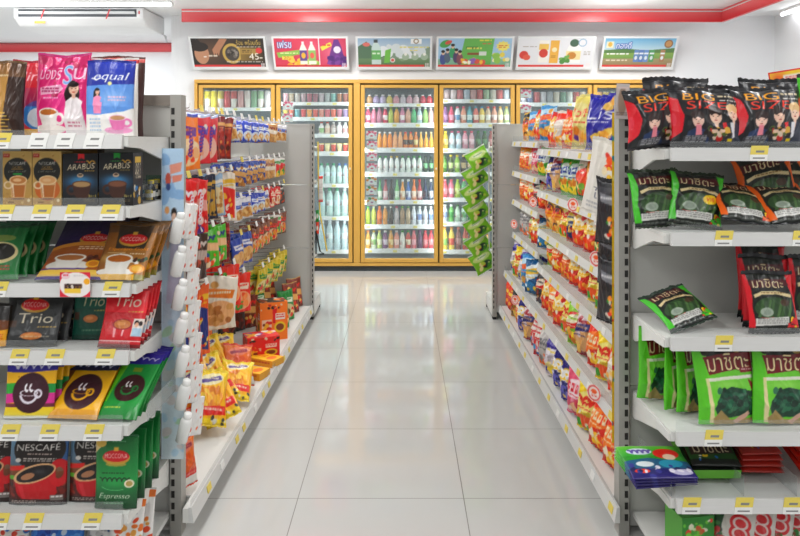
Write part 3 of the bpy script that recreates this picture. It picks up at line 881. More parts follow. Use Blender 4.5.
def poster_art(k):
    a = Art(150, 62, '#ffffff', .42, ss=2, seed=k)
    if k == 0:
        a.hgrad(0, 1, '#3a2a22', '#2a211c'); a.glow(.25, .5, .3, .6, '#6a4630', .7)
        a.ell(.02, .45, .14, .5, '#1c1512'); a.ell(.13, .55, .10, .34, '#c58a66'); a.ell(.11, .3, .12, .16, '#1d1512'); a.rect(.15, .62, .19, .66, '#f6eee8')
        for d in (0, .03, .06): a.poly([(.30 + d, .62), (.28 + d, .4), (.40 + d, .02), (.44 + d, .05), (.33 + d, .42)], '#b97c5a')
        a.small_print(.22, .58, .34, .68, '#e8dcc8', 1)
        a.ring(.55, .53, .115, .3, .018, '#c8a44a'); a.ell(.55, .53, .095, .24, '#3d3733'); a.specks(.49, .4, .61, .66, ['#6a615a', '#8a8078', '#2a2522'], 14, .02)
        a.text('ร้อน พร้อมดื่ม', .62, .06, .95, .24, '#e2bd52'); a.small_print(.62, .29, .95, .33, '#d8d0c0', 1)
        a.hgrad(.66, .97, '#8a6a2a', '#3a2a18'); a.rect(.62, 0, 1, .03, '#2a211c'); a.rect(.62, .0, 1, .30, '#2d231d'); a.text('ร้อน พร้อมดื่ม', .62, .06, .95, .24, '#e2bd52')
        a.small_print(.62, .29, .95, .33, '#d8d0c0', 1)
        a.rect(.66, .36, .9, .56, '#a8823a'); a.small_print(.69, .41, .82, .52, '#4a3818', 2); a.rect(.62, .78, 1, 1, '#2a211c')
        a.text('45', .78, .52, .91, .74, '#fbf6ea'); a.small_print(.92, .66, .98, .73, '#fbf6ea', 1); a.ell(.92, .43, .045, .1, '#d8342f')
        a.small_print(.46, .8, .96, .86, '#d8d0c0', 1)
        a.rect(0, .92, .93, 1, '#d92a2a')
    elif k == 1:
        a.rect(0, 0, .62, 1, '#d8354f'); a.glow(.5, .4, .2, .5, '#e8607a', .7); a.rect(.62, 0, 1, 1, '#d43a5a'); a.glow(.8, .5, .18, .5, '#e86a8a', .8)
        a.text('เฟรช', .05, .08, .24, .34, '#ffffff', out='#2a4aa0', ow=.008); a.poly([(.03, .5), (.36, .4), (.36, .56), (.05, .68)], '#8ac04a'); a.small_print(.08, .5, .32, .56, '#fff8c0', 1)
        a.rect(.1, .62, .26, .74, '#e8e04a'); a.text('20', .12, .63, .2, .73, '#d8342f')
        a.specks(.2, .72, .42, .95, ['#f2b42c', '#f6c84a', '#e89a20'], 26, .035); a.specks(.46, .76, .6, .95, ['#b8d060', '#8ab840', '#d8e0a0'], 14, .035)
        for x, c, l in ((.4, '#5a3f8a', '#f2b030'), (.52, '#8ac060', '#e8584a')):
            a.rect(x - .015, .12, x + .015, .24, '#f0f0f0'); a.poly([(x - .02, .22), (x + .02, .22), (x + .05, .4), (x + .05, .9), (x - .05, .9), (x - .05, .4)], '#f4efe0'); a.rect(x - .05, .42, x + .05, .78, c); a.ell(x, .6, .03, .1, l)
        a.rect(.615, 0, .625, 1, '#f6e8ea')
        a.poly([(.64, .3), (.78, .14), (.8, .26), (.66, .44)], '#e8e04a'); a.small_print(.67, .22, .78, .3, '#d8342f', 1)
        a.poly([(.83, .05), (.89, .05), (.93, .3), (.98, .85), (.72, .9), (.8, .3)], '#6a2f86'); a.ell(.87, .4, .05, .12, '#efe4f4'); a.specks(.72, .62, .98, .92, ['#4a2070', '#7a3f9a', '#5c2a80'], 22, .035)
        a.rect(0, .93, .92, 1, '#c81f2e')
    elif k == 2:
        a.vgrad(0, .45, '#8fb0d0', '#c8d4dc'); a.vgrad(.45, 1, '#8aa08a', '#4a6a48'); a.poly([(0, .8), (0, .3), (.12, .12), (.3, .5), (.45, .62)], '#4f6f54'); a.poly([(.4, .62), (.62, .36), (.8, .5), (1, .3), (1, .9), (.4, .9)], '#7c947c')
        a.specks(.3, .35, .95, .6, ['#e4e9ec', '#d4dde0'], 14, .07); a.vgrad(.7, 1, '#6a8a5a', '#3f5f3a', .8)
        a.ell(.12, .22, .05, .07, '#e06a60'); a.rect(.225, .06, .275, .16, '#3a4448'); a.poly([(.22, .16), (.28, .16), (.32, .34), (.32, .9), (.19, .9), (.19, .34)], '#c8dcd8'); a.rect(.19, .42, .32, .74, '#5fae58'); a.small_print(.2, .5, .31, .6, '#e8f4e0', 1)
        a.poly([(.38, .42), (.46, .36), (.44, .84), (.36, .86)], '#6ab840'); a.ell(.48, .76, .035, .08, '#e8e0e0'); a.ell(.48, .76, .022, .05, '#d84a44')
        a.small_print(.58, .29, .98, .36, '#e8d84a', 1); a.small_print(.72, .4, .84, .46, '#e8d84a', 1); a.rect(.73, .03, .88, .2, '#f4f4f2'); a.ring(.805, .11, .03, .07, .008, '#9a8a70')
        for x in (.66, .79, .92): a.ell(x, .64, .05, .12, '#9fb49a'); a.ell(x, .56, .02, .05, '#f0f0e8')
        a.rect(0, .92, .92, 1, '#d8342f')
    elif k == 3:
        a.rect(0, 0, 1, 1, '#9cc4e4'); a.poly([(.36, 0), (.76, 0), (.72, 1), (.28, 1)], '#5fb04a'); a.vgrad(.72, 1, '#6aa850', '#3f8a3c', .55)
        a.ell(.1, .2, .08, .12, '#3f9a44', 1, -.4); a.ell(.14, .15, .05, .06, '#d84a3c', 1, -.4)
        for x, y, c in ((.07, .72, '#3a4a8a'), (.13, .66, '#4a5a70'), (.2, .5, '#2f9a5a'), (.25, .66, '#4a3a60'), (.3, .72, '#7a3f50')):
            a.ell(x, y, .045, .2, c); a.ell(x, y - .2, .022, .065, '#e0b898'); a.ell(x, y - .26, .026, .05, '#1f1a1a')
        a.small_print(.56, .06, .72, .14, '#f0d840', 1); a.small_print(.6, .18, .72, .24, '#e04a30', 1); a.rect(.38, .3, .54, .38, '#2f6a2a'); a.small_print(.39, .32, .6, .42, '#f0e060', 1); a.rect(.4, .5, .56, .58, '#8a4a2a'); a.rect(.56, .46, .66, .6, '#d8e0d8')
        a.specks(.32, .74, .62, .88, ['#d84a3a', '#f0b030', '#f4f0e0', '#8a5ab0'], 20, .03)
        pts = []
        for q in range(20):
            rr = .1 if q % 2 else .075
            pts.append((.88 + rr * math.cos(q * math.pi / 10), .28 + rr / .42 * .8 * math.sin(q * math.pi / 10)))
        a.poly(pts, '#f4e268'); a.small_print(.82, .24, .94, .36, '#d86a30', 2); a.specks(.76, .55, .98, .78, ['#e8d04a', '#8ac04a', '#f4e8b0'], 14, .04)
        a.rect(0, .92, .92, 1, '#d8342f')
    elif k == 4:
        a.rect(0, 0, 1, 1, '#e6e6ea'); a.ell(.07, .58, .06, .14, '#d8382f'); a.ell(.11, .66, .05, .1, '#e2513c'); a.small_print(.05, .28, .24, .33, '#a09088', 1)
        a.rect(.27, .08, .4, .84, '#f4efe6'); a.rect(.27, .2, .4, .4, '#f0c050'); a.ell(.335, .52, .06, .15, '#d23a2c'); a.rect(.42, .08, .54, .86, '#f0b040'); a.ell(.48, .4, .035, .08, '#f8e8b8'); a.small_print(.44, .6, .52, .7, '#b87820', 2)
        a.poly([(.66, .3), (.72, .18), (.82, .18), (.84, .34), (.84, .86), (.64, .86)], '#f6f4f0'); a.ell(.74, .17, .06, .13, '#3f5f4a'); a.rect(.64, .44, .84, .74, '#f0dc9a'); a.ell(.72, .6, .06, .12, '#c88030'); a.specks(.58, .62, .68, .84, ['#6aa84a', '#4a8a38'], 10, .03)
        a.ring(.85, .16, .05, .12, .006, '#8ab0d0'); a.small_print(.88, .45, .97, .6, '#b0a8a0', 3)
        a.rect(0, .92, .9, 1, '#d8342f')
    else:
        a.vgrad(0, .45, '#5fa8d4', '#c8dce4'); a.vgrad(.4, .7, '#8fae4e', '#6f9a44'); a.vgrad(.7, 1, '#a89468', '#8a744c'); a.poly([(0, .42), (.3, .36), (.6, .42), (1, .34), (1, .5), (0, .52)], '#4f7a3c')
        a.rect(.03, .12, .13, .34, '#f0e6c0'); a.ell(.08, .22, .03, .08, '#e0b040'); a.text('ทองดี', .17, .14, .38, .36, '#ffffff', out='#2f5ab0', ow=.012)
        a.small_print(.05, .52, .36, .6, '#ffffff', 1); a.small_print(.05, .74, .36, .82, '#f0e8d0', 1)
        for x, c in ((.47, '#5a7fc0'), (.54, '#4f74ba'), (.61, '#5f88c8'), (.69, '#4a9a5a'), (.84, '#a87850')):
            a.rect(x - .034, .4, x + .034, .82, c); a.rect(x - .03, .5, x + .03, .56, '#e8ecf4'); a.ell(x, .68, .02, .07, '#dfe6ec')
        a.ell(.9, .2, .06, .14, '#8a5a30'); a.ell(.9, .2, .045, .1, '#c08a50')
        a.rect(0, .92, .92, 1, '#d8342f')
    a.img = a.img * .92 + .08 * np.array([.93, .95, .96])  # washed-out haze over the boards, blended into the print colours
    for q in range(9): a.rect(.935 + .018 * (q % 3), .86 + .045 * (q // 3), .947 + .018 * (q % 3), .89 + .045 * (q // 3), '#f0e4e4')
    return a


PNAMES = ['dark coffee advertisement with a smiling man and price 45', 'pink juice advertisement with bottles and grapes', 'green mountain advertisement with a large water bottle',
          'blue and green advertisement with a row of people', 'white advertisement with tomatoes and a milk jug', 'blue sky farmland advertisement with a row of pouches']
PX = [(190.4, 266.6), (272.6, 348.4), (356, 432), (436.2, 513.2), (517, 594.4), (601.6, 676)]
for k, (a0, a1) in enumerate(PX):
    ym = (PYB + PYT) / 2
    x0, x1 = XY(a0, ym), XY(a1, ym)
    w, L = x1 - x0, math.hypot(pz1 - pz0, PYB - PYT)
    root = empty('poster', ((x0 + x1) / 2, PYB, pz0), 0, PNAMES[k] + ' above the cooler', 'poster', 'tilted advertisement boards above the cooler')
    root.rotation_euler = (math.atan2(PYB - PYT, pz1 - pz0), 0, 0)
    fr = MB(); t = .02
    fr.box(-w / 2, w / 2, 0, .012, 0, t * 1.4); fr.box(-w / 2, w / 2, 0, .012, L - t, L); fr.box(-w / 2, -w / 2 + t, 0, .012, t * 1.4, L - t); fr.box(w / 2 - t, w / 2, 0, .012, t * 1.4, L - t)
    fr.box(-w / 2 + t, w / 2 - t, .006, .012, t * 1.4, L - t)
    fr.obj('frame', solid('#eef0f1', .4), root)
    pr = link('print', sheet('print', w - 2 * t, L - 2.4 * t, poster_art(k)), root)
    pr.location = (0, .004, 1.4 * t)
    br = MB(); br.tube([(-w * .3, .012, L * .75), (-w * .3, .06, L * .68)], .004); br.tube([(w * .3, .012, L * .75), (w * .3, .06, L * .68)], .004)
    br.obj('bracket', WIRE, root)

SATUR, DEEP = 1.15, 1.18
# ================================================================ ceiling unit and lamps
AY0, AY1 = 6.4, 6.98
ax0, ax1 = XY(13, AY0), XY(143, AY0)
az0, az1 = 2.335, 2.515
ac = empty('air_conditioner', ((ax0 + ax1) / 2, AY0, az0), 0, 'white under-ceiling air conditioner with dark louvre in the left recess', 'air conditioner')
hw = (ax1 - ax0) / 2
MB().prism([(0, az1 - az0), (0.0, .085), (.10, .02), (.5, 0), (AY1 - AY0, .015), (AY1 - AY0, az1 - az0)], 'x', -hw, hw).obj('casing', solid('#f0f1f2', .4), ac, bevel=.012)
MB().box(-hw + .05, hw - .06, -.004, .01, .095, .165).obj('air_outlet', solid('#4a5056', .5), ac)
lv = MB()
lv.prism([(-.012, .118), (-.03, .138), (-.028, .142), (-.008, .124)], 'x', -hw + .06, hw - .07)
lv.obj('louvre', solid('#e8eaec', .35), ac)
for xx in (-hw + .3, hw - .3):
    MB().prism([(xx, .16), (xx + .012, .16), (xx - .02, .07), (xx - .032, .07)], 'y', -.034, -.032).obj('ribbon', solid('#e0424a', .5), ac)
MB().box(hw - .04, hw - .03, -.006, -.001, .12, .15).obj('indicator', solid('#e04048', .4), ac)
MB().box(-hw + .18, -hw + .28, .035, .04, .04, .07).obj('badge', solid('#d8a84a', .4), ac)
MB().tube([(hw - .01, .5, .02), (hw + .03, .52, -.01), (hw + .05, .5, -.07)], .012).obj('drain_pipe', solid('#d8dadc', .4), ac)


def tube_lamp(name, p0, p1, label):
    root = empty(name, p0, 0, label, 'ceiling light')
    d = Vector(p1) - Vector(p0)
    dr = d.normalized(); side = Vector((0, 0, 1)).cross(dr) * .03
    b = MB(); b.tube([Vector((0, 0, .028)), d + Vector((0, 0, .028))], .022, 8); b.obj('housing', WHITE_GLOSS, root)
    b = MB(); b.tube([dr * .02, d - dr * .02], .016, 8); b.obj('tube', solid('#fdfdff', .4, 0, 9.0), root)
    for e in (Vector((0, 0, 0)), d): MB().tube([e - dr * .012, e + dr * .012], .02, 8).obj('end_cap', WHITE_GLOSS, root)
    return root


tube_lamp('fluorescent_light', (XY(-60, 6.05), 6.05, 2.478), (XY(173, 6.05), 6.05, 2.478), 'long fluorescent tube on the ceiling in front of the air conditioner')
tube_lamp('fluorescent_light', (3.58, 6.55, 2.478), (3.58, 4.0, 2.478), 'long fluorescent tube on the ceiling beside the right wall')

for lx in (-3.4, -.9, 1.9):
    for ly, e in ((-1.2, 17), (1.0, 19), (3.0, 21), (5.4, 36)):
        l = bpy.data.lights.new('ceiling lamp or fill', 'AREA'); l.shape = 'RECTANGLE'; l.size = .22; l.size_y = 1.5; l.energy = e; l.color = (1.0, .995, .985)
        o = bpy.data.objects.new('ceiling_lamp_or_fill', l); COL.objects.link(o); o.location = (lx, ly, CEIL - .03)
        u = bpy.data.objects.new('ceiling_lamp_or_fill', l.copy()); u.data.energy = e * .20; COL.objects.link(u); u.location = (lx, ly, CEIL - .35); u.rotation_euler = (R(180), 0, 0)  # unseen upward fill added under each lamp to brighten the ceiling
l = bpy.data.lights.new('recess lamp', 'AREA'); l.shape = 'RECTANGLE'; l.size = 2.0; l.size_y = .3; l.energy = 30
o = bpy.data.objects.new('ceiling_lamp_or_fill', l); COL.objects.link(o); o.location = (-3.8, 7.9, CEIL - .03)
w = bpy.data.worlds.new('world'); SC.world = w; w.use_nodes = True
nt = w.node_tree
for n in list(nt.nodes): nt.nodes.remove(n)
bg = nt.nodes.new('ShaderNodeBackground'); bg.inputs[0].default_value = (1, .99, .98, 1); bg.inputs[1].default_value = 0.30
wo = nt.nodes.new('ShaderNodeOutputWorld'); nt.links.new(bg.outputs[0], wo.inputs[0])
# ================================================================ shelving
LROT = -0.012        # the left run stands a little askew


def LG(x, y, z):     # left run: offsets x from its lip line, world y
    return (-.667 + .012 * (y - 3.6) + x, y, z)


def slotted_post(parent, x0, x1, y0, y1, z0, z1, slot_side, name='upright'):
    """slot_side: 'front' puts two columns of slots on the face towards -y, 'left'/'right' on that face"""
    b = MB().box(x0, x1, y0, y1, z0, z1, 0)
    z = z0 + .05
    xs = x0 + (x1 - x0) * .30
    while z < z1 - .04:
        if slot_side == 'front-left': b.box(x0 + .004, xs + .004, y0 - .0012, y0 + .001, z, z + .022, 1)
        elif slot_side == 'front-right': b.box(x1 - .015, x1 - .004, y0 - .0012, y0 + .001, z, z + .022, 1)
        z += .038
    return b.obj(name, [POSTGREY, DARK], parent)


TAGM = {}
for kk, (c1, c2) in {'yellow': (TAGY, TAGW), 'white': (TAGW, TAGW)}.items():
    bb = MB()
    bb.prism([(-.028, .006), (.022, .006), (.028, .032), (-.022, .032)], 'y', -.0015, 0, 0)
    bb.prism([(-.031, -.012), (.019, -.012), (.022, .006), (-.028, .006)], 'y', -.0015, 0, 1)
    bb.prism([(-.012, .012), (.012, .012), (.014, .018), (-.010, .018)], 'y', -.0018, -.0015, 2)
    bb.prism([(-.022, -.006), (.012, -.006), (.013, -.002), (-.021, -.002)], 'y', -.0018, -.0015, 2)
    TAGM[kk] = bb.mesh('price_tag', [c1, c2, solid('#8a8a88', .5)])


def end_rack(name, side, xa, xb, shelves, label, tags, ztop, base_y):
    """display rack on the end of a run, facing the camera. side -1: its open side is on the right (left rack)"""
    YB_ = 2.285
    root = empty(name, ((xa + xb) / 2, YB_, 0), 0, label, 'display rack')
    ox = (xa + xb) / 2
    x0, x1 = min(xa, xb) - ox, max(xa, xb) - ox
    # posts
    if side < 0: slotted_post(root, x1 + .006, x1 + .042, -.02, .03, 0, ztop, 'front-left')
    else: slotted_post(root, x0 - .052, x0 - .018, -.02, .03, 0, ztop, 'front-right')
    if side < 0: slotted_post(root, x0 - .05, x0 - .008, -.02, .03, 0, ztop, 'front-right')
    else: slotted_post(root, x1 + .006, x1 + .042, -.02, .03, 0, ztop, 'front-left')
    bp = MB(); z = .03
    hgt = (ztop - .05) / 3
    for k in range(3): bp.box(x0 - .006, x1 + .006, .006, .02, .02 + k * hgt, .02 + (k + 1) * hgt - .003)
    bp.obj('back_panel', PANELGREY, root)
    MB().box(x0 - .006, x1 + .006, -.004, .024, ztop - .035, ztop).obj('top_rail', solid('#8d857c', .5), root)
    # base
    yb = base_y - YB_
    bb = MB(); bb.box(x0, x1, yb, 0, .055, .07); bb.box(x0, x1, yb, yb + .012, .0, .055)
    bb.obj('base_deck', SHELFWHITE, root)
    for z, yf, rail in shelves:
        y = yf - YB_
        th = .028
        s = MB(); s.box(x0, x1, y, .0, z - .008, z); s.box(x0, x1, y - .0, y + .01, z - th, z - .008)
        s = s.obj('shelf', SHELFWHITE, root)
        for xx in (x0, x1 - .004):
            MB().prism([(y + .005, z - .008), (0, z - .008), (0, z - .085), (-.03, z - .085), (-.06, z - .075), (y + .09, z - .034), (y + .005, z - .030)], 'x', xx - .003, xx + .005).obj('bracket', SHELFWHITE, s)
        r0, r1 = (x0 + .0, x1 - .0)
        if side < 0: r1 = x1 - .012
        else: r0 = x0 + .012
        MB().prism([(y - .018, z - .034), (y - .001, z - .034), (y - .001, z + .004), (y - .012, z + .004)], 'x', r0, r1).obj('price_rail', RAILGREY, s)
        if rail: MB().quad((r0, y - .003, z + .004), (r1, y - .003, z + .004), (r1, y - .003, z + rail), (r0, y - .003, z + rail)).obj('clear_guard', ACRYL, s)
        for px, kind in tags.get(z, []):
            t = link('price_tag', TAGM[kind], s)
            t.location = (XY(px, yf) - ox, y - .0165, z - .022); t.rotation_euler = (R(-9), 0, 0)
    return root


LS = [(1.307, 1.935, .018), (1.107, 1.945, .028), (.883, 1.99, .028), (.693, 1.98, .032), (.499, 1.932, .032), (.253, 1.932, .036)]
ltags = {1.307: [(5, 'yellow'), (42, 'white'), (68, 'white'), (97, 'white')], 1.107: [(8, 'yellow'), (45, 'yellow'), (78, 'yellow'), (113, 'yellow')],
         .883: [(2, 'yellow'), (115, 'yellow')], .693: [(23, 'yellow'), (58, 'yellow'), (108, 'yellow')], .499: [(14, 'yellow'), (53, 'yellow'), (97, 'yellow')],
         .253: [(3, 'yellow'), (37, 'yellow'), (95, 'yellow')]}
LE0, LE1 = -.77, -1.62
left_rack = end_rack('end_display_rack', -1, LE0, LE1, LS, 'grey end-of-aisle rack of six shelves filled with coffee packs', ltags, 1.445, 1.90)
RS = [(1.271, 2.0, .022), (1.027, 2.0, .026), (.726, 2.0, .028), (.4715, 1.96, .034), (.2815, 1.96, .045)]
rtags = {1.271: [(757, 'yellow')], 1.027: [(722, 'yellow'), (650 + 149, 'yellow')], .726: [(722, 'yellow')], .4715: [(712, 'yellow')], .2815: [(690, 'yellow'), (742, 'yellow'), (790, 'yellow')]}
RE0, RE1 = .757, 1.62
right_rack = end_rack('end_display_rack', 1, RE0, RE1, RS, 'grey end-of-aisle rack of five shelves filled with seaweed snack bags', rtags, 1.445, 1.93)

# ---------------------------------------------------------------- far ends of both runs
def far_end(side, xin, name, label):
    root = empty(name, (0, 5.0, 0), 0, label, 'display rack')
    s = side
    def bx_(x0, x1, *a): return (min(s * x0, s * x1), max(s * x0, s * x1), *a)
    xo = xin + .9
    b = MB(); H = 1.41
    for z0, z1 in ((.05, .513), (.516, .968), (.971, H - .006)): b.box(*bx_(xin + .025, xo - .025), -.008, .008, z0, z1)
    b.obj('back_panel', PANELGREY, root)
    MB().box(*bx_(xin + .02, xo - .02), -.012, .012, H - .012, H).obj('top_rail', PANELGREY, root)
    for xx in (xin, xo - .028):
        p = MB().box(*bx_(xx, xx + .028), -.02, .03, .02, H, 0)
        z = .08
        while z < H - .03:
            p.box(*bx_(xx + (.004 if s > 0 else .004), xx + .011), -.0212, -.019, z, z + .02, 1); z += .038
        p.obj('upright', [POSTGREY, DARK], root)
        MB().box(*bx_(xx + .002, xx + .026), -.018, .03, 0, .02).obj('foot', DARK, root)
    b = MB(); b.box(*bx_(xin - .0, xo), .03, .38, .10, .115); b.box(*bx_(xin - .0, xin + .012), .03, .38, .02, .10); b.box(*bx_(xin, xo), .368, .38, .02, .10)
    b.obj('base_deck', SHELFWHITE, root)
    MB().box(*bx_(xin + .0, xin + .02), .355, .375, 0, .02).obj('foot', DARK, root)
    for z in (.42, .70, .98, 1.24):
        sh = MB().box(*bx_(xin + .02, xo - .02), .03, .34, z - .01, z).obj('shelf', SHELFWHITE, root)
        MB().box(*bx_(xin + .02, xo - .02), .34, .352, z - .03, z + .004).obj('price_rail', RAILGREY, sh)
    return root


far_left = far_end(-1, .647, 'end_display_rack', 'far rack behind the left shelving, seen by its grey back panel')
far_right = far_end(1, .642, 'end_display_rack', 'far rack behind the right shelving, seen by its grey back panel')

# ---------------------------------------------------------------- right run
right_run = empty('shelving_gondola', (0, 0, 0), 0, 'long snack shelving run with slanted rows of chip bags right of the aisle', 'shelving')
Y0, Y1, YM = 2.335, 4.96, 4.03
XP = 1.15            # centre panel
b = MB()
for z0, z1 in ((.05, .513), (.516, .968), (.971, 1.40)): b.box(XP, XP + .02, Y0, Y1, z0, z1)
b.obj('back_panel', PANELGREY, right_run)
for yy in (3.16, YM): MB().box(XP - .02, XP + .03, yy - .02, yy + .02, 0, 1.41).obj('upright', POSTGREY, right_run)


def aisle_shelf(parent, s, xf, xb, y0, y1, z, guard, ntag, rail_h=.036, base=False):
    """s=+1 right run, s=-1 left run (x mirrored); xf front edge, xb back edge"""
    def bq(x0, x1): return (min(s * x0, s * x1), max(s * x0, s * x1))
    nm = 'base_deck' if base else 'shelf'
    m = MB(); m.box(*bq(xf + .012, xb), y0, y1, z - .008, z)
    if base: m.box(*bq(xf + .05, xf + .06), y0, y1, 0, z - .008)
    sh = m.obj(nm, SHELFWHITE, parent)
    if base: y0 -= .085
    MB().prism([(s * (xf - .006), z - rail_h + .004), (s * (xf + .012), z - rail_h + .004), (s * (xf + .012), z + .004), (s * (xf + .002), z + .004)][::s], 'y', y0, y1).obj('price_rail', RAILGREY, sh)
    if guard: MB().quad((s * (xf + .005), y0, z + .004), (s * (xf + .005), y1, z + .004), (s * (xf + .005), y1, z + guard), (s * (xf + .005), y0, z + guard)).obj('clear_guard', ACRYL, sh)
    if not base:
        for yy in (y0 + .005, y1 - .005):
            MB().prism([(s * (xf + .02), z - .008), (s * xb, z - .008), (s * xb, z - .08), (s * (xf + .05), z - .03)][::s], 'y', yy - .002, yy + .002).obj('bracket', SHELFWHITE, sh)
    for i in range(ntag):
        t = link('price_tag', TAGA[i % 3 == 1], sh)
        t.location = (s * (xf - .0035), y0 + (y1 - y0) * (i + .5 + .25 * random.uniform(-1, 1)) / ntag, z - rail_h / 2 + .004)
        t.rotation_euler = (0, s * R(12), 0)
    return sh


TAGA = [MB().box(-.0012, .0012, -.021, .021, -.012, .012).mesh('price_tag', TAGY), MB().box(-.0012, .0012, -.021, .021, -.012, .012).mesh('price_tag', TAGW)]
A_Z = [1.24, 1.0, .777, .568, .357]
F_Z = [1.28, 1.07, .867, .632, .357]
for k, z in enumerate(A_Z):
    aisle_shelf(right_run, 1, .78 if k < 4 else .72, XP, Y0, YM - .004, z, .045, 8)
for k, z in enumerate(F_Z):
    aisle_shelf(right_run, 1, .78 if k < 4 else .72, XP, YM + .004, Y1, z, .04, 4)
aisle_shelf(right_run, 1, .687, XP, Y0 - .015, Y1, .105, .02, 14, .05, base=True)

# ---------------------------------------------------------------- left run, with wire hooks
left_run = empty('shelving_gondola', (-.667, 3.6, 0), LROT, 'long left shelving run with rows of wire hooks holding hanging packs', 'shelving')
XH = -.455           # back panel, from the lip line
b = MB()
for z0, z1 in ((.05, .513), (.516, .968), (.971, 1.40)): b.box(XH - .02, XH, Y0 - 3.6, Y1 - 3.6, z0, z1)
b.obj('back_panel', PANELGREY, left_run)
for yy in (3.16, YM): MB().box(XH - .03, XH + .012, yy - 3.6 - .02, yy - 3.6 + .02, 0, 1.41).obj('upright', POSTGREY, left_run)
m = MB(); m.box(XH, -.012, Y0 - .015 - 3.6, Y1 - 3.6, .097, .105); m.box(-.03, -.012, Y0 - .10 - 3.6, Y0 - .015 - 3.6, .06, .105); m.box(-.06, -.05, Y0 - 3.6, Y1 - 3.6, 0, .097)
deck = m.obj('base_deck', SHELFWHITE, left_run)
MB().prism([(.006, .059), (-.002, .109), (-.012, .109), (-.012, .059)], 'y', Y0 - .10 - 3.6, Y1 - 3.6).obj('price_rail', RAILGREY, deck)
MB().quad((-.005, Y0 - .1 - 3.6, .109), (-.005, Y1 - 3.6, .109), (-.005, Y1 - 3.6, .132), (-.005, Y0 - .1 - 3.6, .132)).obj('clear_guard', ACRYL, deck)
for i in range(15):
    t = link('price_tag', TAGA[i % 3 == 1], deck); t.location = (.0035, Y0 - 3.6 + 2.6 * (i + .5 + .2 * random.uniform(-1, 1)) / 15, .085); t.rotation_euler = (0, R(-12), 0)
HTIP = -.195         # where hooks end, from the lip line
hk = MB()
hk.tube([(0, 0, 0), (HTIP - XH - .01, 0, .012), (HTIP - XH, 0, .022)], .003, 5)
HOOKM = hk.mesh('hook', WIRE)
HTAG = [MB().box(-.001, .002, -.020, .020, -.016, .014).mesh('price_tag', c) for c in (TAGW, TAGW, TAGY)]


def hook(y, z):
    h = link('hook', HOOKM, left_run); h.location = (XH, y - 3.6, z)
    t = link('price_tag', HTAG[random.choice((0, 0, 0, 1, 2))], h); t.location = (HTIP - XH + .001, 0, .018); t.rotation_euler = (0, R(-15), 0)


def crossbar(y0, y1, z):
    MB().box(XH, XH + .012, y0 - 3.6, y1 - 3.6, z - .012, z + .012).obj('crossbar', solid('#c9c9c6', .4), left_run)
# ================================================================ packs on the left end rack
def new_art(w, h, bg, seed=0, res=.0021, ss=3): return Art(max(8, int(w / res)), max(8, int(h / res)), bg, h / w, ss, seed)


def span(px0, px1, Y): return XY((px0 + px1) / 2, Y), (px1 - px0) * Y / F


def logo_red(a, cx, cy, s, word='MOCCONA'):
    k = 1 / a.asp
    a.ell(cx, cy + .02, s * 1.05, s * .52 * k, '#c9a24a'); a.ell(cx, cy, s, s * .42 * k, '#c8202c'); a.rect(cx - s * .18, cy - s * .62 * k, cx + s * .18, cy - s * .35 * k, '#d8b050')
    a.text(word, cx - s * .86, cy - s * .17 * k, cx + s * .86, cy + s * .17 * k, '#f8f0e4')


def swash(a, x0, x1, y, amp, c, n=5, wdt=.02):
    """a line of looped handwriting"""
    m = np.zeros((a.H, a.W), bool)
    for t in np.linspace(0, 1, 90):
        px = x0 + (x1 - x0) * t + amp * .5 * math.sin(t * n * 6.28)
        py = y - amp * math.cos(t * n * 6.28) / a.asp
        m |= ((a.X - px) / wdt) ** 2 + ((a.Y - py) * a.asp / wdt) ** 2 < 1
    return a.put(m, c)


def art_pink(w, h):
    a = new_art(w, h, '#d62f84', 1); a.vgrad(0, 1, '#c2246f', '#e0408f'); a.glow(.55, .5, .35, .3, '#f05aa6', .8); a.specks(0, 0, 1, .5, ['#b81c62', '#f06aae', '#a8185a'], 26, .05, .9)
    a.text('น้องริ', .12, .12, .52, .30, '#f2d4e2', shear=.2); a.text('S', .56, .12, .72, .36, '#8fb8e4', out='#f4dfe9', ow=.015); a.text('น', .74, .16, .95, .30, '#f0cfe0')
    a.poly([(.12, .40), (.52, .36), (.58, .41), (.5, .47), (.14, .49)], '#e7b7cc'); a.small_print(.16, .40, .5, .47, '#b03870', 2); a.small_print(.2, .52, .5, .55, '#f0d0e0', 1)
    woman(a, .78, .42, .11, '#2c1a1c', '#e9c4b0', '#ece6e6')
    a.poly([(.6, 1), (.62, .66), (.7, .56), (.9, .56), (.96, .8), (.98, 1)], '#e9e3e4')
    a.small_print(.68, .82, .9, .9, '#c0788f', 2)
    cup(a, .30, .70, .20, '#f3eeea', '#b8742c', '#efe9e4'); a.rect(.06, .96, .5, .985, '#efe9e4')
    return a


def art_equal(w, h):
    a = new_art(w, h, '#f1f0ee', 2); a.rect(0, 0, 1, .36, '#22389a'); a.glow(.6, .1, .5, .2, '#3a54c4', .6); a.poly([(0, .33), (1, .30), (1, .66), (.7, .68), (.3, .72), (0, .70)], '#6f9fdc')
    a.glow(.6, .5, .4, .15, '#a5c6ee', .8)
    a.text('equal', .18, .145, .86, .285, '#f4f4f8', shear=.35); a.ell(.52, .3, .04, None, '#e8e4a0'); swash(a, .14, .32, .24, .02, '#f4f4f8', 1, .012)
    woman(a, .28, .41, .06, '#1d1618', '#e8c4b0', '#ef9fc0'); a.poly([(.22, .7), (.2, .55), (.28, .5), (.38, .56), (.37, .7)], '#ee9dbf')
    a.small_print(.5, .47, .86, .55, '#f2c8d8', 2); a.poly([(0, .73), (.35, .735), (.72, .70), (1, .62), (1, 1), (0, 1)], '#f3f1ee')
    a.small_print(.12, .76, .36, .95, '#b8cce0', 4)
    cup(a, .70, .755, .17, '#e88fc0', '#c49a74', '#ecaed0', 1, '#f3d4e4')
    return a


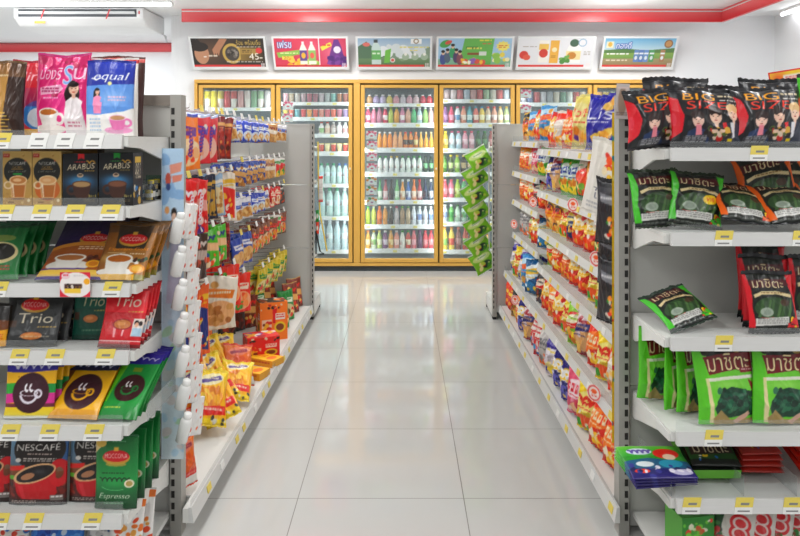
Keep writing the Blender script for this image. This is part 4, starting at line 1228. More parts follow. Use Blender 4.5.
def art_brown(w, h):
    a = new_art(w, h, '#8a6230', 3); a.hgrad(0, .72, '#9a7038', '#c29a58'); a.hgrad(.6, 1, '#4a2c1a', '#2c1a14'); a.poly([(.62, 0), (.82, 0), (.76, .5), (.9, 1), (.5, 1), (.6, .5)], '#3c2418')
    a.vgrad(0, .2, '#5a3c1c', '#8a6434', .6); a.small_print(.05, .17, .6, .21, '#e8dcc4', 1); a.glow(.3, .6, .3, .35, '#d8b878', .6)
    for k in range(7): a.rect(.0 + .03 * (k % 3), .68 + .045 * k, .62 + .06 * (k % 3), .695 + .045 * k, ['#e8c860', '#f0d880'][k % 2], .8)
    return a


def art_plain(bg, edge, w, h, seed):
    a = new_art(w, h, bg, seed); a.rect(0, 0, 1, .05, edge); a.small_print(.3, .5, .8, .7, edge, 4, .6); a.glow(.4, .4, .3, .3, edge, .25)
    return a


def art_redslim(w, h):
    a = new_art(w, h, '#c2283f', 5); a.text('Slim', .1, .13, .95, .26, '#f0c8d0', shear=.3); a.ell(.85, .72, .5, .2, '#3a8ac8'); a.ell(.8, .75, .3, .13, '#d8e8f0'); a.vgrad(.35, .6, '#a8306a', '#7a3080', .6); a.rect(0, .9, 1, 1, '#e8c040')
    return a


def art_goldbox(w, h, green):
    a = new_art(w, h, '#c6a467', 6); a.vgrad(0, 1, '#cdb074', '#bd9a5c'); a.specks(0, 0, 1, 1, ['#d4ba80', '#b8945a'], 40, .05)
    a.rect(.03, .05, .25, .115, '#b5483a'); a.small_print(.06, .07, .22, .1, '#f4e8d8', 1)
    a.ell(.5, .37, .45, .245, '#24231f'); a.text('NESCAFÉ', .23, .185, .79, .255, '#f6f4ee'); a.rect(.74, .17, .79, .185, '#d83a30')
    a.text('GOLD', .34, .275, .66, .318, '#c8a050'); a.rect(.3, .33, .7, .336, '#c8a050'); a.text('CAFÉ AU LAIT', .2, .35, .8, .39, '#eceae2')
    if green: a.rect(.36, .405, .66, .432, '#2f9a4a')
    else: a.ell(.52, .7, .42, .2, '#c8632c', .7)
    a.poly([(.24, .52), (.82, .52), (.74, .86), (.32, .86)], '#d9b48a'); a.poly([(.3, .62), (.76, .62), (.71, .84), (.35, .84)], '#b87a42')
    a.ring(.2, .62, .13, .06, .028, '#e6d2b4'); a.ell(.53, .53, .3, .085, '#ead2ac'); a.ell(.53, .53, .26, .068, '#c48a52' if green else '#dcae7c'); a.ell(.5, .53, .14, .03, '#e6c298')
    a.ell(.52, .87, .24, .02, '#7a5630', .7); a.poly([(.32, .6), (.37, .6), (.4, .84), (.37, .84)], '#f0e0c8'); a.small_print(.2, .92, .4, .96, '#6a5024', 1); a.ell(.88, .9, .05, .03, '#f0e4c4')
    return a


def art_arabus(w, h, tab):
    a = new_art(w, h, '#1d2026', 7); a.glow(.5, .56, .6, .18, '#3f86b8', .95); a.glow(.5, .5, .4, .1, '#6fb4dc', .6); a.vgrad(.72, 1, '#1f2a34', '#221a16', .9)
    a.poly([(.44, 0), (.62, 0), (.62, .115), (.53, .09), (.44, .115)], tab); a.small_print(.34, .155, .64, .18, tab, 1); swash(a, .68, .92, .165, .035, '#d8a83a', 1.5, .014)
    a.text('ARABUS', .14, .215, .9, .325, '#f0e6cc', rise=.035, shear=.1, out='#2a2018', ow=.006); a.small_print(.62, .325, .9, .345, '#c8a850', 1)
    a.ell(.5, .42, .09, .04, '#cdb8a0'); a.ell(.5, .41, .06, .018, '#5a4438')
    cup(a, .54, .585, .27, '#51342a', '#8a5f48' if tab == '#2f9a44' else '#b89a70', None, -1, '#6a483a')
    a.text('3in1', .72, .785, .93, .835, '#f0d87a'); a.small_print(.6, .87, .92, .93, '#7a6a4a', 2)
    return a


def art_moc_purple(w, h):
    a = new_art(w, h, '#33204c', 8); a.vgrad(0, .4, '#2a1a3e', '#3a2760'); logo_red(a, .6, .36, .22)
    a.ell(.55, .74, .75, .32, '#d49a44'); a.ell(.55, .78, .72, .30, '#a8642c'); a.vgrad(.55, .75, '#b8763a', '#8a4a22', .5); a.small_print(.42, .50, .86, .56, '#f0e0c8', 2)
    a.ell(.4, .8, .34, .075, '#e6e2da'); a.poly([(.14, .68), (.62, .68), (.54, .82), (.24, .82)], '#efece6'); a.ell(.38, .68, .25, .06, '#f2efe9'); a.ell(.38, .68, .21, .042, '#b87f4e')
    a.specks(.66, .64, .9, .72, ['#5a2f20', '#7a4430'], 10, .035); a.ell(.78, .77, .11, .055, '#e8b23a'); a.ell(.78, .77, .07, .035, '#d08a28'); a.rect(0, .84, .7, .86, '#4a2c8a'); a.rect(0, .86, 1, .95, '#eccb6a'); a.rect(0, .95, 1, 1, '#4a2a86')
    return a


def art_moc_orange(w, h):
    a = new_art(w, h, '#a87838', 9); a.hgrad(0, .5, '#8a5a24', '#b8843e'); a.poly([(.2, 0), (.9, 0), (.84, .45), (.26, .45)], '#3c322a'); a.vgrad(0, .15, '#6a5030', '#4a3a2a', .5); logo_red(a, .56, .27, .27, 'MOCCONA')
    a.text('Espresso Gold', .14, .43, .92, .50, '#f0a030', shear=.1); a.small_print(.6, .535, .9, .57, '#f6ead4', 1); a.rect(.14, .525, .5, .535, '#f0e0c0')
    a.glow(.2, .62, .3, .1, '#e8d090', .6); a.ell(.4, .86, .38, .06, '#f0ece6')
    cup(a, .42, .63, .27, '#f3f0ea', '#b8722c', None, 1); a.ell(.83, .8, .15, .075, '#e8a42c'); a.ell(.83, .8, .1, .05, '#f4c860'); a.specks(.7, .62, .95, .7, ['#4a2c1c', '#2f5a3a'], 8, .03); a.rect(0, .9, 1, 1, '#eec04a'); a.rect(.8, .9, 1, 1, '#3a5a3a', .5)
    return a


def art_greenbag(w, h):
    a = new_art(w, h, '#1f7a42', 10); a.vgrad(0, 1, '#1c6e3c', '#2a8a4a'); a.ell(.5, .52, .42, .2, '#e4d6a8'); a.ell(.55, .5, .3, .15, '#26241e'); a.small_print(.1, .75, .8, .85, '#d84a3a', 2); a.rect(0, 0, 1, .06, '#184f30'); a.ell(.5, .25, .3, .06, '#c8b060', .6)
    return a


def art_trio(w, h, bg, cream, person):
    a = new_art(w, h, bg, 11); a.vgrad(0, .4, bg, np.clip(rgb(bg) * 1.15 + .03, 0, 1), .8); logo_red(a, .5, .16, .24, 'MOCCONA') if person == 0 else a.rect(.35, 0, .75, .05, '#d8b04a')
    y0 = .34 if person == 0 else (.17 if person == 1 else .10)
    a.text('Trio', .22, y0, .86, y0 + .2, cream, shear=.15); a.small_print(.6, y0 + .27, .95, y0 + .31, '#d8b860', 1)
    ecx, ecy = .52, .86 if person == 0 else .66
    if person == 2: a.poly([(.25, .55), (.72, .55), (.66, .84), (.3, .84)], '#c8303c'); a.poly([(.3, .58), (.38, .58), (.4, .82), (.35, .82)], '#f0b0b4'); a.poly([(.55, .6), (.6, .58), (.58, .8), (.54, .8)], '#f4c0c4')
    a.ell(ecx, ecy - .06, .24, .095, np.clip(rgb(bg) * .8, 0, 1)); a.ell(ecx, ecy - .06, .2, .075, '#c8844a'); a.ell(ecx - .03, ecy - .07, .1, .03, '#dca066')
    if person == 2:
        a.rect(.76, .5, 1, .8, '#eadfd8'); a.ell(.84, .57, .05, .045, '#2a1c1a'); a.ell(.85, .6, .04, .04, '#e0b49a'); a.ell(.93, .58, .04, .04, '#2a1c1a'); a.rect(.78, .66, .98, .8, '#b8d0e0')
        a.rect(0, .87, 1, .885, '#f0c8c8'); a.small_print(.1, .89, .8, .91, '#f6dcdc', 1); a.rect(0, .93, 1, 1, '#7a1820')
    else:
        a.rect(.05, .48, .2, .62, '#5a4438'); a.small_print(.3, .8, .85, .86, cream, 1, .5); a.rect(0, .9, 1, 1, np.clip(rgb(bg) * .75, 0, 1))
    return a


def cup_line(a, cx, cy, s, c, c2):
    k = 1 / a.asp
    a.ring(cx - .05 * s, cy, .62 * s, .2 * s * k, .06 * s, c); a.ring(cx - .05 * s, cy + .02 * s * k, .62 * s, .62 * s * k, .085 * s, c, 190, 350); a.ring(cx + .62 * s, cy + .05 * s * k, .24 * s, .24 * s * k, .07 * s, c)
    for dx in (-.22, .12): a.ring(cx + dx * s, cy - .34 * s * k, .13 * s, .2 * s * k, .06 * s, c2, 90, 300)


def art_khao(w, h, var):
    top, body = {'p': ('#3b2f9c', '#f0c02c'), 'y': ('#28305c', '#edbd30'), 'g': ('#3c2f9a', '#28994c')}[var]
    a = new_art(w, h, body, 12); a.poly([(0, 0), (1, 0), (1, .17), (.5, .21), (0, .20)], top); swash(a, .16, .9, .11, .035, '#d8d8ee', 5, .014); swash(a, .15, .4, .10, .03, '#eceaf6', 2, .018)
    if var == 'p':
        a.poly([(0, .40), (.3, .38), (.3, .58), (0, .6)], '#3fa848'); a.poly([(.72, .4), (1, .4), (1, .56), (.72, .56)], '#2f9a52'); a.rect(.8, .56, 1, .74, '#d84aa0'); a.poly([(0, .58), (.2, .56), (.2, .72), (0, .74)], '#d848a0'); a.rect(0, .74, 1, .8, '#7a3a4a'); a.vgrad(.8, .95, '#f0d43c', '#e8d860'); a.rect(0, .95, 1, 1, '#e8e8e4'); a.small_print(.25, .27, .7, .32, '#b87820', 1)
    elif var == 'y':
        a.poly([(0, .2), (.16, .2), (.06, .7), (0, .8)], '#8a5a38'); a.small_print(.3, .78, .7, .82, '#fbe8b0', 1); a.vgrad(.85, 1, '#d8a028', '#b88838', .7)
    else:
        a.poly([(0, .2), (.22, .2), (.1, .6), (.05, 1), (0, 1)], '#7ac838'); a.vgrad(.75, 1, '#28a04c', '#1f7a3c', .8); a.rect(.4, .26, .62, .32, '#a8a030', .8); a.small_print(.1, .83, .5, .86, '#e8e060', 1)
    a.ell(.52, .56, .36, .36 / a.asp, '#4a2230' if var != 'g' else '#4a1f28')
    cup_line(a, .5, .56, .27, '#e6e2ea' if var == 'p' else ('#e2b232' if var == 'y' else '#2f8a4a'), '#f4f2f6')
    return a


def art_nescafe(w, h):
    a = new_art(w, h, '#3a2a26', 13); a.vgrad(0, .45, '#8fb8d8', '#6a7a88'); a.rect(0, 0, .35, .04, '#4aa03c'); a.rect(.85, 0, 1, .5, '#3f6a9a'); a.ell(.52, .18, .44, .30, '#2a201e'); a.vgrad(.42, .62, '#b8763c', '#8a4a2c', .7); a.rect(0, .62, 1, 1, '#5a1f1a'); a.specks(0, .62, 1, .86, ['#7a2c20', '#3a1814', '#94382a'], 40, .04)
    a.ell(.52, .18, .43, .29, '#2a211f')
    a.text('NESCAFÉ', .13, .10, .87, .215, '#f6f4f0', rise=.02); a.small_print(.32, .245, .74, .275, '#d8c8c0', 1); a.ell(.17, .345, .05, .03, '#e0dcd8'); a.small_print(.26, .31, .82, .37, '#ece6e0', 2)
    a.poly([(.0, .44), (.3, .41), (.28, .48), (0, .50)], '#d8352f'); a.ell(.08, .59, .07, .03, '#6ab03c')
    a.poly([(.12, .6), (.82, .44), (.86, .8), (.76, .93), (.3, .95), (.18, .8)], '#c0202c'); a.ring(.88, .52, .12, .14, .05, '#c81f2c'); a.poly([(.2, .7), (.28, .7), (.34, .93), (.28, .93)], '#d8505a', .6)
    a.ell(.47, .53, .37, .125, '#e0b890', 1, -.27); a.ell(.48, .53, .33, .1, '#1f1a1c', 1, -.27); a.ell(.36, .57, .12, .045, '#b88a6a', 1, -.27); a.glow(.55, .5, .15, .05, '#6a6a74', .5)
    a.vgrad(.9, 1, '#3a2a28', '#2f2624', .9); a.small_print(.08, .92, .5, .97, '#c8b8b0', 2); a.rect(.74, .84, .95, .92, '#8a8480'); a.small_print(.76, .85, .94, .9, '#f0ecea', 1)
    return a


def art_moc_green(w, h):
    a = new_art(w, h, '#1f7a40', 14); a.vgrad(0, .6, '#1c6a38', '#2a9650'); a.vgrad(.6, 1, '#25864a', '#154c2c'); a.poly([(0, 0), (.42, 0), (.2, .12), (.06, .2), (0, .25)], '#e2cd9a'); a.ell(.15, .1, .12, .05, '#d8b860'); a.small_print(.4, .07, .72, .09, '#c8e0c8', 1)
    logo_red(a, .5, .27, .30, 'MOCCONA'); a.ell(.5, .38, .24, .03, '#c8a850', .8); a.glow(.5, .62, .45, .12, '#38a85c', .8)
    swash(a, .14, .82, .585, .035, '#123a20', 6, .015); a.ring(.5, .6, .42, .13, .012, '#7ac88a', 195, 330); a.ell(.82, .64, .11, .055, '#efe8d4'); a.ell(.82, .64, .075, .038, '#b8a468'); a.small_print(.18, .49, .7, .52, '#174a28', 1)
    a.text('Espresso', .14, .77, .84, .87, '#e4e6d4', shear=.35); a.small_print(.25, .9, .7, .94, '#8ab890', 1)
    return a


def put_left(pk, px0, px1, Y, z, lean=0, rz=0, label='', cat='coffee pack', group=None, kids=True, roll=0):
    x, _ = span(px0, px1, Y)
    return pk.place((x, Y, z + .0008 + (.036 * pk.h / 1.035 if pk.kids and len(pk.kids) == 2 and not lean else 0)), (R(-lean), R(roll), R(rz)), label, cat, group, kids=kids)


def sized(name, art, px0, px1, py, Y, z, d, style='pouch', lean=0, fac=1.0, **kw):
    """a pack that spans px0..px1 and reaches up to py when it stands at depth Y on a shelf at z"""
    w = (px1 - px0) * Y / F * fac
    h = kw.pop('h', None) or (ZY(py, Y) - z)
    return Pack(name, w, h, d, art(w, h), style, **kw)


CP = 'coffee_pouch'
# first shelf
z = 1.307
p = sized(CP, art_brown, -16, 25, 63, 2.03, z, .06, seed=1, mat=FOIL, seal='#6a4a26'); put_left(p, -16, 25, 2.03, z, 3, 0, 'gold and dark brown coffee pouch standing at the left end of the top shelf')
p = sized(CP, art_redslim, 12, 48, 62, 2.16, z, .05, seed=2, seal='#a8203a'); put_left(p, 12, 48, 2.16, z, 2, 0, 'red and purple slimming coffee pouch peeking out behind the pink pouch')
p = sized(CP, art_pink, 34, 90, 56, 2.08, z, .06, seed=3, mat=FOIL, wr=1.5, seal='#c22c78'); put_left(p, 34, 91, 2.08, z, 2, -4, 'hot pink foil coffee pouch with a woman in white and a white cup')
p = sized(CP, art_equal, 86, 134, 62, 2.02, z, .055, seed=4, seal='#22308c', waist=.03); put_left(p, 86, 134, 2.02, z, 3, 3, 'blue and white sweetener pouch with a pink cup, lettered equal')
p = sized(CP, lambda w, h: art_plain('#efece8', '#c23a3a', w, h, 4), 94, 141, 61, 2.12, z, .05, seed=5, seal='#d8d4d0'); put_left(p, 91, 138, 2.10, z, 2, 4, 'white pouch with red edge standing right behind the blue and white pouch')
p = sized(CP, lambda w, h: art_plain('#4a2822', '#c8605a', w, h, 5), 92, 146, 58, 2.18, z, .05, seed=6, seal='#5c3028'); put_left(p, 91, 145, 2.19, z, 2, 0, 'dark brown pouch at the very back, right end of the top shelf')
# second shelf: cartons
z = 1.107
for px0, px1, fn, d, lab in ((2.5, 32, lambda w, h: art_goldbox(w, h, True), .07, 'gold coffee carton with a green bar under its black circle'), (32.3, 61.5, lambda w, h: art_goldbox(w, h, False), .07, 'gold coffee carton with an orange glow behind the glass mug')):
    Y = 2.0; x, w = span(px0, px1, Y); h = ZY(151.5, Y) - z
    c = Carton('coffee_carton', w - .001, h, d, fn(w, h), '#b8945a', '#c6a467'); c.place((x, Y + d / 2, z + .0005), (0, 0, 0), lab, 'coffee carton')
for px0, px1, tab, lab in ((62.5, 98, '#d8303a', 'black and blue coffee carton with a red tab'), (98.6, 133.5, '#2f9a44', 'black and blue coffee carton with a green tab')):
    Y = 2.0; x, w = span(px0, px1, Y); h = ZY(154 if tab[1] == 'd' else 153, Y) - z
    sa = new_art(.07, h, '#1d2026', 3); sa.rect(.2, .08, .8, .2, '#d8b850'); sa.text('ARABUS', .22, .2, .78, .5, '#f0e6cc'); sa.specks(.1, .6, .9, .95, ['#c8a850', '#e8e0d0', '#3f86b8'], 8, .12)
    c = Carton('coffee_carton', w - .001, h, .07, art_arabus(w, h, tab), '#1d2026', '#24262c', side_art=sa); c.place((x, Y + .036, z + .0005), (0, 0, R(-1)), lab, 'coffee carton')
c = Carton('coffee_carton', .24, .165, .05, new_art(.24, .165, '#5a4226', 2).rect(0, 0, 1, .12, '#8a6a3a').small_print(.1, .3, .9, .5, '#c8a868', 3), '#4a3620', '#6a5030'); c.place((XY(60, 2.17), 2.19, z + .0005), (0, 0, 0), 'long brown carton lying behind the gold cartons', 'coffee carton')
# little jars in a clear tray
TX = 0
tray = empty('clear_tray', (XY(147, 2.19), 2.19, z), 0, 'small clear plastic tray holding little jars at the right end of its shelf', 'tray')
tb = MB(); tb.box(-.045, .028, -.05, .07, 0, .003); tb.box(-.045, -.043, -.05, .07, .003, .062); tb.box(.026, .028, -.05, .07, .003, .062); tb.box(-.043, .026, -.05, -.048, .003, .062); tb.box(-.043, .026, .068, .07, .003, .062)
tb.obj('tray_body', ACRYL, tray)
MB().box(-.03, .02, .071, .072, .0, .075).obj('card_holder', clear_mat('green tint', '#d8ecdf', .05, .1, .25, '#b8d8c4'), tray)
jc = [('#2a2c2c', '#e8e8e4', 'black'), ('#3f86a8', '#f4f4f2', 'blue'), ('#d8c040', '#2a2a28', 'yellow'), ('#2c3030', '#d8d8d4', 'charcoal'), ('#8a9a5a', '#e8e4dc', 'olive'), ('#30302e', '#c8a84a', 'dark gold-topped')]
for i, (cc, cap, nm) in enumerate(jc):
    r = .0115; V, fc = lathe([(r, 0), (r, .026), (r * .8, .03), (r * .8, .032)], 12); me = make_mesh('jar', V, fc, np.zeros((len(V), 3)) + rgb(cc), DRINK)
    o = link('jar', me); o.location = (XY(147, 2.19) - .029 + .0255 * (i % 3) - .004, 2.19 - .03 + .045 * (i // 3), z + .0035); tag(o, nm + ' little jar standing in the clear tray', 'jar', 'little jars in the clear tray')
    V, fc = lathe([(r * .9, .032), (r * .9, .044), (r * .7, .045)], 12); link('lid', make_mesh('lid', V, fc, np.zeros((len(V), 3)) + rgb(cap), DRINK), o)
    MB().tube([(0, 0, .008), (0, 0, .02)], r + .0006, 12).obj('sticker', solid('#e8e6de', .5), o)
V, fc = lathe([(.013, 0), (.013, .04), (.009, .05), (.009, .052)], 12)
for i, (dx, dy) in enumerate(((.070, -.01), (.072, .04))):
    o = link('jar', make_mesh('jar', V, fc, np.zeros((len(V), 3)) + rgb('#26282a'), DRINK)); o.location = (-.792 + 0 * dx, 2.20 + dy - .02, z + .0005); tag(o, ('nearer' if i == 0 else 'farther') + ' dark jar standing right of the clear tray', 'jar', 'dark jars beside the tray')
    V2, f2 = lathe([(.010, .052), (.010, .064), (.008, .065)], 12); link('lid', make_mesh('lid', V2, f2, np.zeros((len(V2), 3)) + rgb('#d8c23c'), DRINK), o)
    MB().tube([(0, 0, .012), (0, 0, .03)], .0135, 12).obj('sticker', solid('#d8d6cc', .5), o)
# third shelf: bags leaning far back
z = .883
gb = Pack(CP, .14, .165, .022, art_greenbag(.14, .165), 'pouch', seed=21, seal='#145030', wr=1.2)
for i in range(4): gb.place((XY(2, 2.06) + .006 * i, 2.02 + .04 * i, z + .006), (R(-24), 0, R(-2 * i)), ['front green coffee pouch leaning in the stack on the left', 'second green coffee pouch from the front of the leaning stack', 'third green coffee pouch from the front of the leaning stack', 'rearmost green coffee pouch of the leaning stack'][i], 'coffee pack', 'green pouches on the third shelf')
mp = Pack(CP, .205, .255, .02, art_moc_purple(.205, .255), 'pouch', seed=22, seal='#2f1c48', wr=.9)
for i in range(3): mp.place((XY(68, 2.0) + .004 * i, 2.0 + .034 * i, z + .008 + .004 * i), (R(-52), 0, R(-1)), ['front purple and orange coffee bag leaning back behind the red sign', 'middle purple coffee bag leaning in its stack of three', 'rearmost purple coffee bag leaning in its stack of three'][i], 'coffee pack', 'purple bags on the third shelf')
mo = Pack(CP, .158, .185, .022, art_moc_orange(.158, .185), 'pouch', seed=23, seal='#6a4a24', wr=1.0, back='#8a6a4a')
for i in range(3): mo.place((XY(118, 2.0) + .003 * i, 2.0 + .042 * i, z + .007), (R(-38), 0, R(-3)), ['front gold and brown coffee bag with an orange title leaning back', 'middle gold and brown coffee bag of the leaning stack', 'rearmost gold and brown coffee bag of the leaning stack'][i], 'coffee pack', 'gold brown bags on the third shelf')
sg = new_art(.086, .07, '#f6f0ee', 4, .002); sg.rect(0, 0, 1, 1, '#d83a52'); sg.ell(.52, .52, .52, .50, '#f6f1ee'); sg.ell(.2, .16, .14, .13, '#f0d8dc'); sg.small_print(.45, .12, .9, .2, '#d0c8c8', 2); sg.rect(.16, .48, .72, .66, '#5a3a34'); sg.specks(.18, .5, .74, .62, ['#e8e0d8', '#8a6a3a', '#3a2a28'], 12, .04); sg.rect(.16, .66, .68, .84, '#efcf5a'); sg.ell(.88, .38, .1, .12, '#f2b83a'); sg.small_print(.12, .1, .28, .22, '#d83a52', 1)
so = link('price_sign', sheet('price_sign', .086, .07, sg)); so.location = (XY(75, 1.963), 1.963, .852); tag(so, 'red and white promotion sign clipped to the front of the third shelf', 'sign')
# fourth shelf
z = .693
tb_ = Pack(CP, .165, .138, .024, art_trio(.165, .138, '#3b3d3e', '#e4dcc8', 0), 'pouch', seed=24, seal='#2c2e30', wr=1.3)
for i in range(4): tb_.place((XY(32, 2.03) + .010 * i, 2.015 + .045 * i, z + .005), (R(-22), R(0), R(2 + 1 * i)), ['front charcoal coffee bag lettered Trio', 'second charcoal coffee bag behind the front Trio one', 'third charcoal coffee bag from the front, dark side showing', 'rearmost charcoal coffee bag of the four'][i], 'coffee pack', 'charcoal coffee bags')
ty = Pack(CP, .10, .12, .024, new_art(.10, .12, '#e8b020', 5).rect(0, 0, 1, .4, '#2a2624').ell(.8, .5, .3, .12, '#7a4a24').small_print(.1, .7, .9, .85, '#c85a20', 3), 'pouch', seed=25, seal='#2a2624'); ty.place((XY(-12, 2.0), 2.005, z + .005), (R(-14), 0, R(5)), 'yellow and black coffee bag at the left end beside the charcoal bags', 'coffee pack')
tt = Pack(CP, .112, .155, .024, art_trio(.112, .155, '#0f5a4a', '#d8cfae', 1), 'pouch', seed=26, seal='#0c4a3e')
for i in range(2): tt.place((XY(89, 2.08), 2.085 + .05 * i, z + .003), (R(-10), 0, R(2)), ['dark teal coffee bag lettered Trio beside the red bags', 'dark teal coffee bag hidden behind the front teal one'][i], 'coffee pack', 'teal coffee bags')
tr = Pack(CP, .135, .165, .026, art_trio(.135, .165, '#c62a36', '#f0e2d0', 2), 'pouch', seed=27, seal='#a81e2c', wr=1.4)
for i in range(4): tr.place((XY(120, 2.0) - .004 * i, 1.993 + .042 * i, z + .005), (R(-20), R(0), R(-6 - 2 * i)), ['front red coffee bag lettered Trio, leaning at the right end', 'second red coffee bag of the leaning row', 'third red coffee bag of the leaning row', 'rearmost red coffee bag of the leaning row'][i], 'coffee pack', 'red coffee bags')
# fifth shelf
z = .499
kp = Pack(CP, .150, .158, .02, art_khao(.150, .158, 'p'), 'pouch', seed=31, seal='#34298c', wr=.7)
for i in range(4): kp.place((XY(31, 1.99) + .004 * i, 1.975 + .03 * i, z + .004), (R(-12), 0, R(1)), ['front yellow and purple coffee bag with a white cup drawing', 'second yellow and purple coffee bag in its row of four', 'third yellow and purple coffee bag in its row of four', 'rearmost yellow and purple coffee bag in its row of four'][i], 'coffee pack', 'yellow purple coffee bags')
ky = Pack(CP, .155, .19, .018, art_khao(.155, .19, 'y'), 'pouch', seed=32, seal='#202850', wr=.9)
for i in range(3): ky.place((XY(73, 1.97) + .004 * i, 1.958 + .035 * i, z + .007), (R(-50), 0, R(-5)), ['front yellow coffee bag with navy top leaning far back', 'middle yellow coffee bag with navy top', 'rearmost yellow coffee bag with navy top'][i], 'coffee pack', 'yellow navy coffee bags')
kg = Pack(CP, .124, .225, .016, art_khao(.124, .225, 'g'), 'pouch', seed=33, seal='#34298c', wr=1.0)
for i in range(3): kg.place((XY(117, 1.96) + .002 * i, 1.955 + .030 * i, z + .007), (R(-53), 0, R(-5)), ['front green coffee bag with purple top leaning far back', 'middle green coffee bag with purple top', 'rearmost green coffee bag with purple top'][i], 'coffee pack', 'green purple coffee bags')
dv = MB(); dv.box(-.001, .001, 0, .30, 0, .05); o = dv.obj('shelf_divider', ACRYL); o.location = (XY(140, 1.96) + .02, 1.96, z + .0005); tag(o, 'clear plastic divider at the right end of the fifth shelf', 'divider')
# sixth shelf
z = .253
nb = Pack(CP, .168, .188, .04, art_nescafe(.168, .188), 'pouch', seed=41, seal='#4aa03c', wr=.5, waist=.02, back='#2a2020')
for x0, x1, Y, lab in ((-40, 11, 2.0, 'black and red coffee pouch with a red mug cut by the left edge'), (8, 67, 1.985, 'black and red coffee pouch with a large red mug, middle of the bottom rows'), (68, 127, 2.0, 'black and red coffee pouch with a red mug half hidden behind the green pouch')):
    put_left(nb, x0, x1, Y, z, 5, 0, lab, 'coffee pack', 'red mug coffee pouches')
mg = Pack(CP, .124, .198, .026, art_moc_green(.124, .198), 'pouch', seed=42, seal='#175a30', wr=.7, waist=.03)
for i in range(4): mg.place((XY(116, 1.96) + .000 * i, 1.958 + .058 * i, z + .003), (R(-4), 0, R(-2)), ['front green coffee pouch with red badge, lettered Espresso', 'second green coffee pouch behind the front Espresso one', 'third green coffee pouch of the standing row', 'rearmost green coffee pouch of the standing row'][i], 'coffee pack', 'green standing coffee pouches')
# base of the rack
z = .07
def art_base(bg, c, w, h, s):
    a = new_art(w, h, bg, s); a.specks(.05, .3, .95, .9, c, 22, .08, .8); a.rect(0, 0, 1, .12, c[0]); a.small_print(.2, .16, .8, .26, '#8a8a90', 2)
    return a
for i, (bg, c, px, lab) in enumerate((('#eceae6', ['#d8523a', '#e8a030', '#3a7ac0'], 6, 'white sachet bag with orange print'), ('#3a72c8', ['#2a52a8', '#5a9ae0', '#e8eef4'], 36, 'bright blue sachet bag'), ('#3f86d0', ['#2f6ab8', '#d8e4f0', '#6aa8e4'], 62, 'light blue sachet bag'),
                                      ('#e6e4e2', ['#c8c6c4', '#3a5a8a', '#b8b6b4'], 92, 'grey white sachet bag'), ('#f2f0ee', ['#e0843a', '#d85a2c', '#e8b060'], 122, 'white bag dotted with little orange flowers'))):
    pk = Pack('sachet_bag', .10, .15 if i < 4 else .165, .04, art_base(bg, c, .11, .19, 50 + i), 'pouch', seed=50 + i, seal=bg, wr=1.3)
    pk.place((XY(px, 1.98), 2.0 + .02 * (i % 2), z + .006), (R(-14), 0, R(6 * (-1) ** i)), lab + ' on the lowest deck of the left rack', 'packet')
pk = Pack('sachet_bag', .11, .17, .04, art_base('#f2f0ee', ['#e0843a', '#d85a2c', '#e8b060'], .12, .215, 57), 'pouch', seed=57, seal='#eeecea', wr=.8); pk.place((XY(133, 2.06), 2.08, z + .001), (R(-8), 0, R(-10)), 'white bag with orange flowers standing behind at the right end', 'packet')
# ================================================================ packs on the right end rack
SP = 'seaweed_bag'
THAI = 'มาชิตะ'


def art_big(w, h):
    a = new_art(w, h, '#26262a', 61); a.vgrad(0, .3, '#2a2a30', '#1e1e22'); a.poly([(0, .12), (.10, .2), (.16, .5), (.12, .78), (0, .9)], '#d8243a'); a.poly([(1, .1), (.94, .2), (.90, .45), (1, .6)], '#d8243a'); a.ell(.03, .55, .03, .12, '#e04a5c')
    a.text('BIG', .17, .07, .62, .21, '#f0b030', rise=.0, shear=.12); a.text('SIZE', .21, .23, .76, .38, '#e8482c', rise=.0, shear=.12)
    a.small_print(.66, .09, .94, .15, '#e8d8b8', 1); a.small_print(.68, .18, .92, .22, '#f4f0ea', 1); a.small_print(.80, .25, .92, .29, '#f0e8dc', 1)
    pale_man(a, .84, .43, .105, '#e6c79a', '#efd3c2', '#3a3f50'); pale_man(a, .58, .50, .105, '#3a2824', '#ecccba', '#3c3e4a'); pale_man(a, .33, .57, .10, '#40302f', '#efd0c2', '#34466a')
    a.poly([(.30, .66), (.37, .66), (.39, .95), (.30, .95)], '#e89aa6'); a.poly([(.78, .6), (.84, .6), (.84, .85), (.8, .88)], '#e8e6ea'); a.poly([(.66, .62), (.72, .6), (.76, .78), (.70, .8)], '#d8303a')
    a.ell(.60, .80, .20, .10, '#2b201e'); a.specks(.46, .72, .76, .9, ['#e8d6c4', '#5a6a2a', '#c8302c', '#d8b050', '#3a2a26'], 30, .035); a.ell(.55, .76, .04, .04, '#ecd0bc'); a.ell(.66, .75, .04, .04, '#ecd0bc'); a.rect(.52, .715, .58, .735, '#241a18'); a.rect(.63, .705, .69, .725, '#241a18')
    a.poly([(.14, .86), (.44, .82), (.44, .97), (.13, .98)], '#4a4a50'); a.small_print(.17, .85, .44, .96, '#c8c8cc', 4); a.rect(.74, .88, .8, .93, '#e8d038'); a.rect(0, .97, 1, 1, '#3a3a40')
    return a


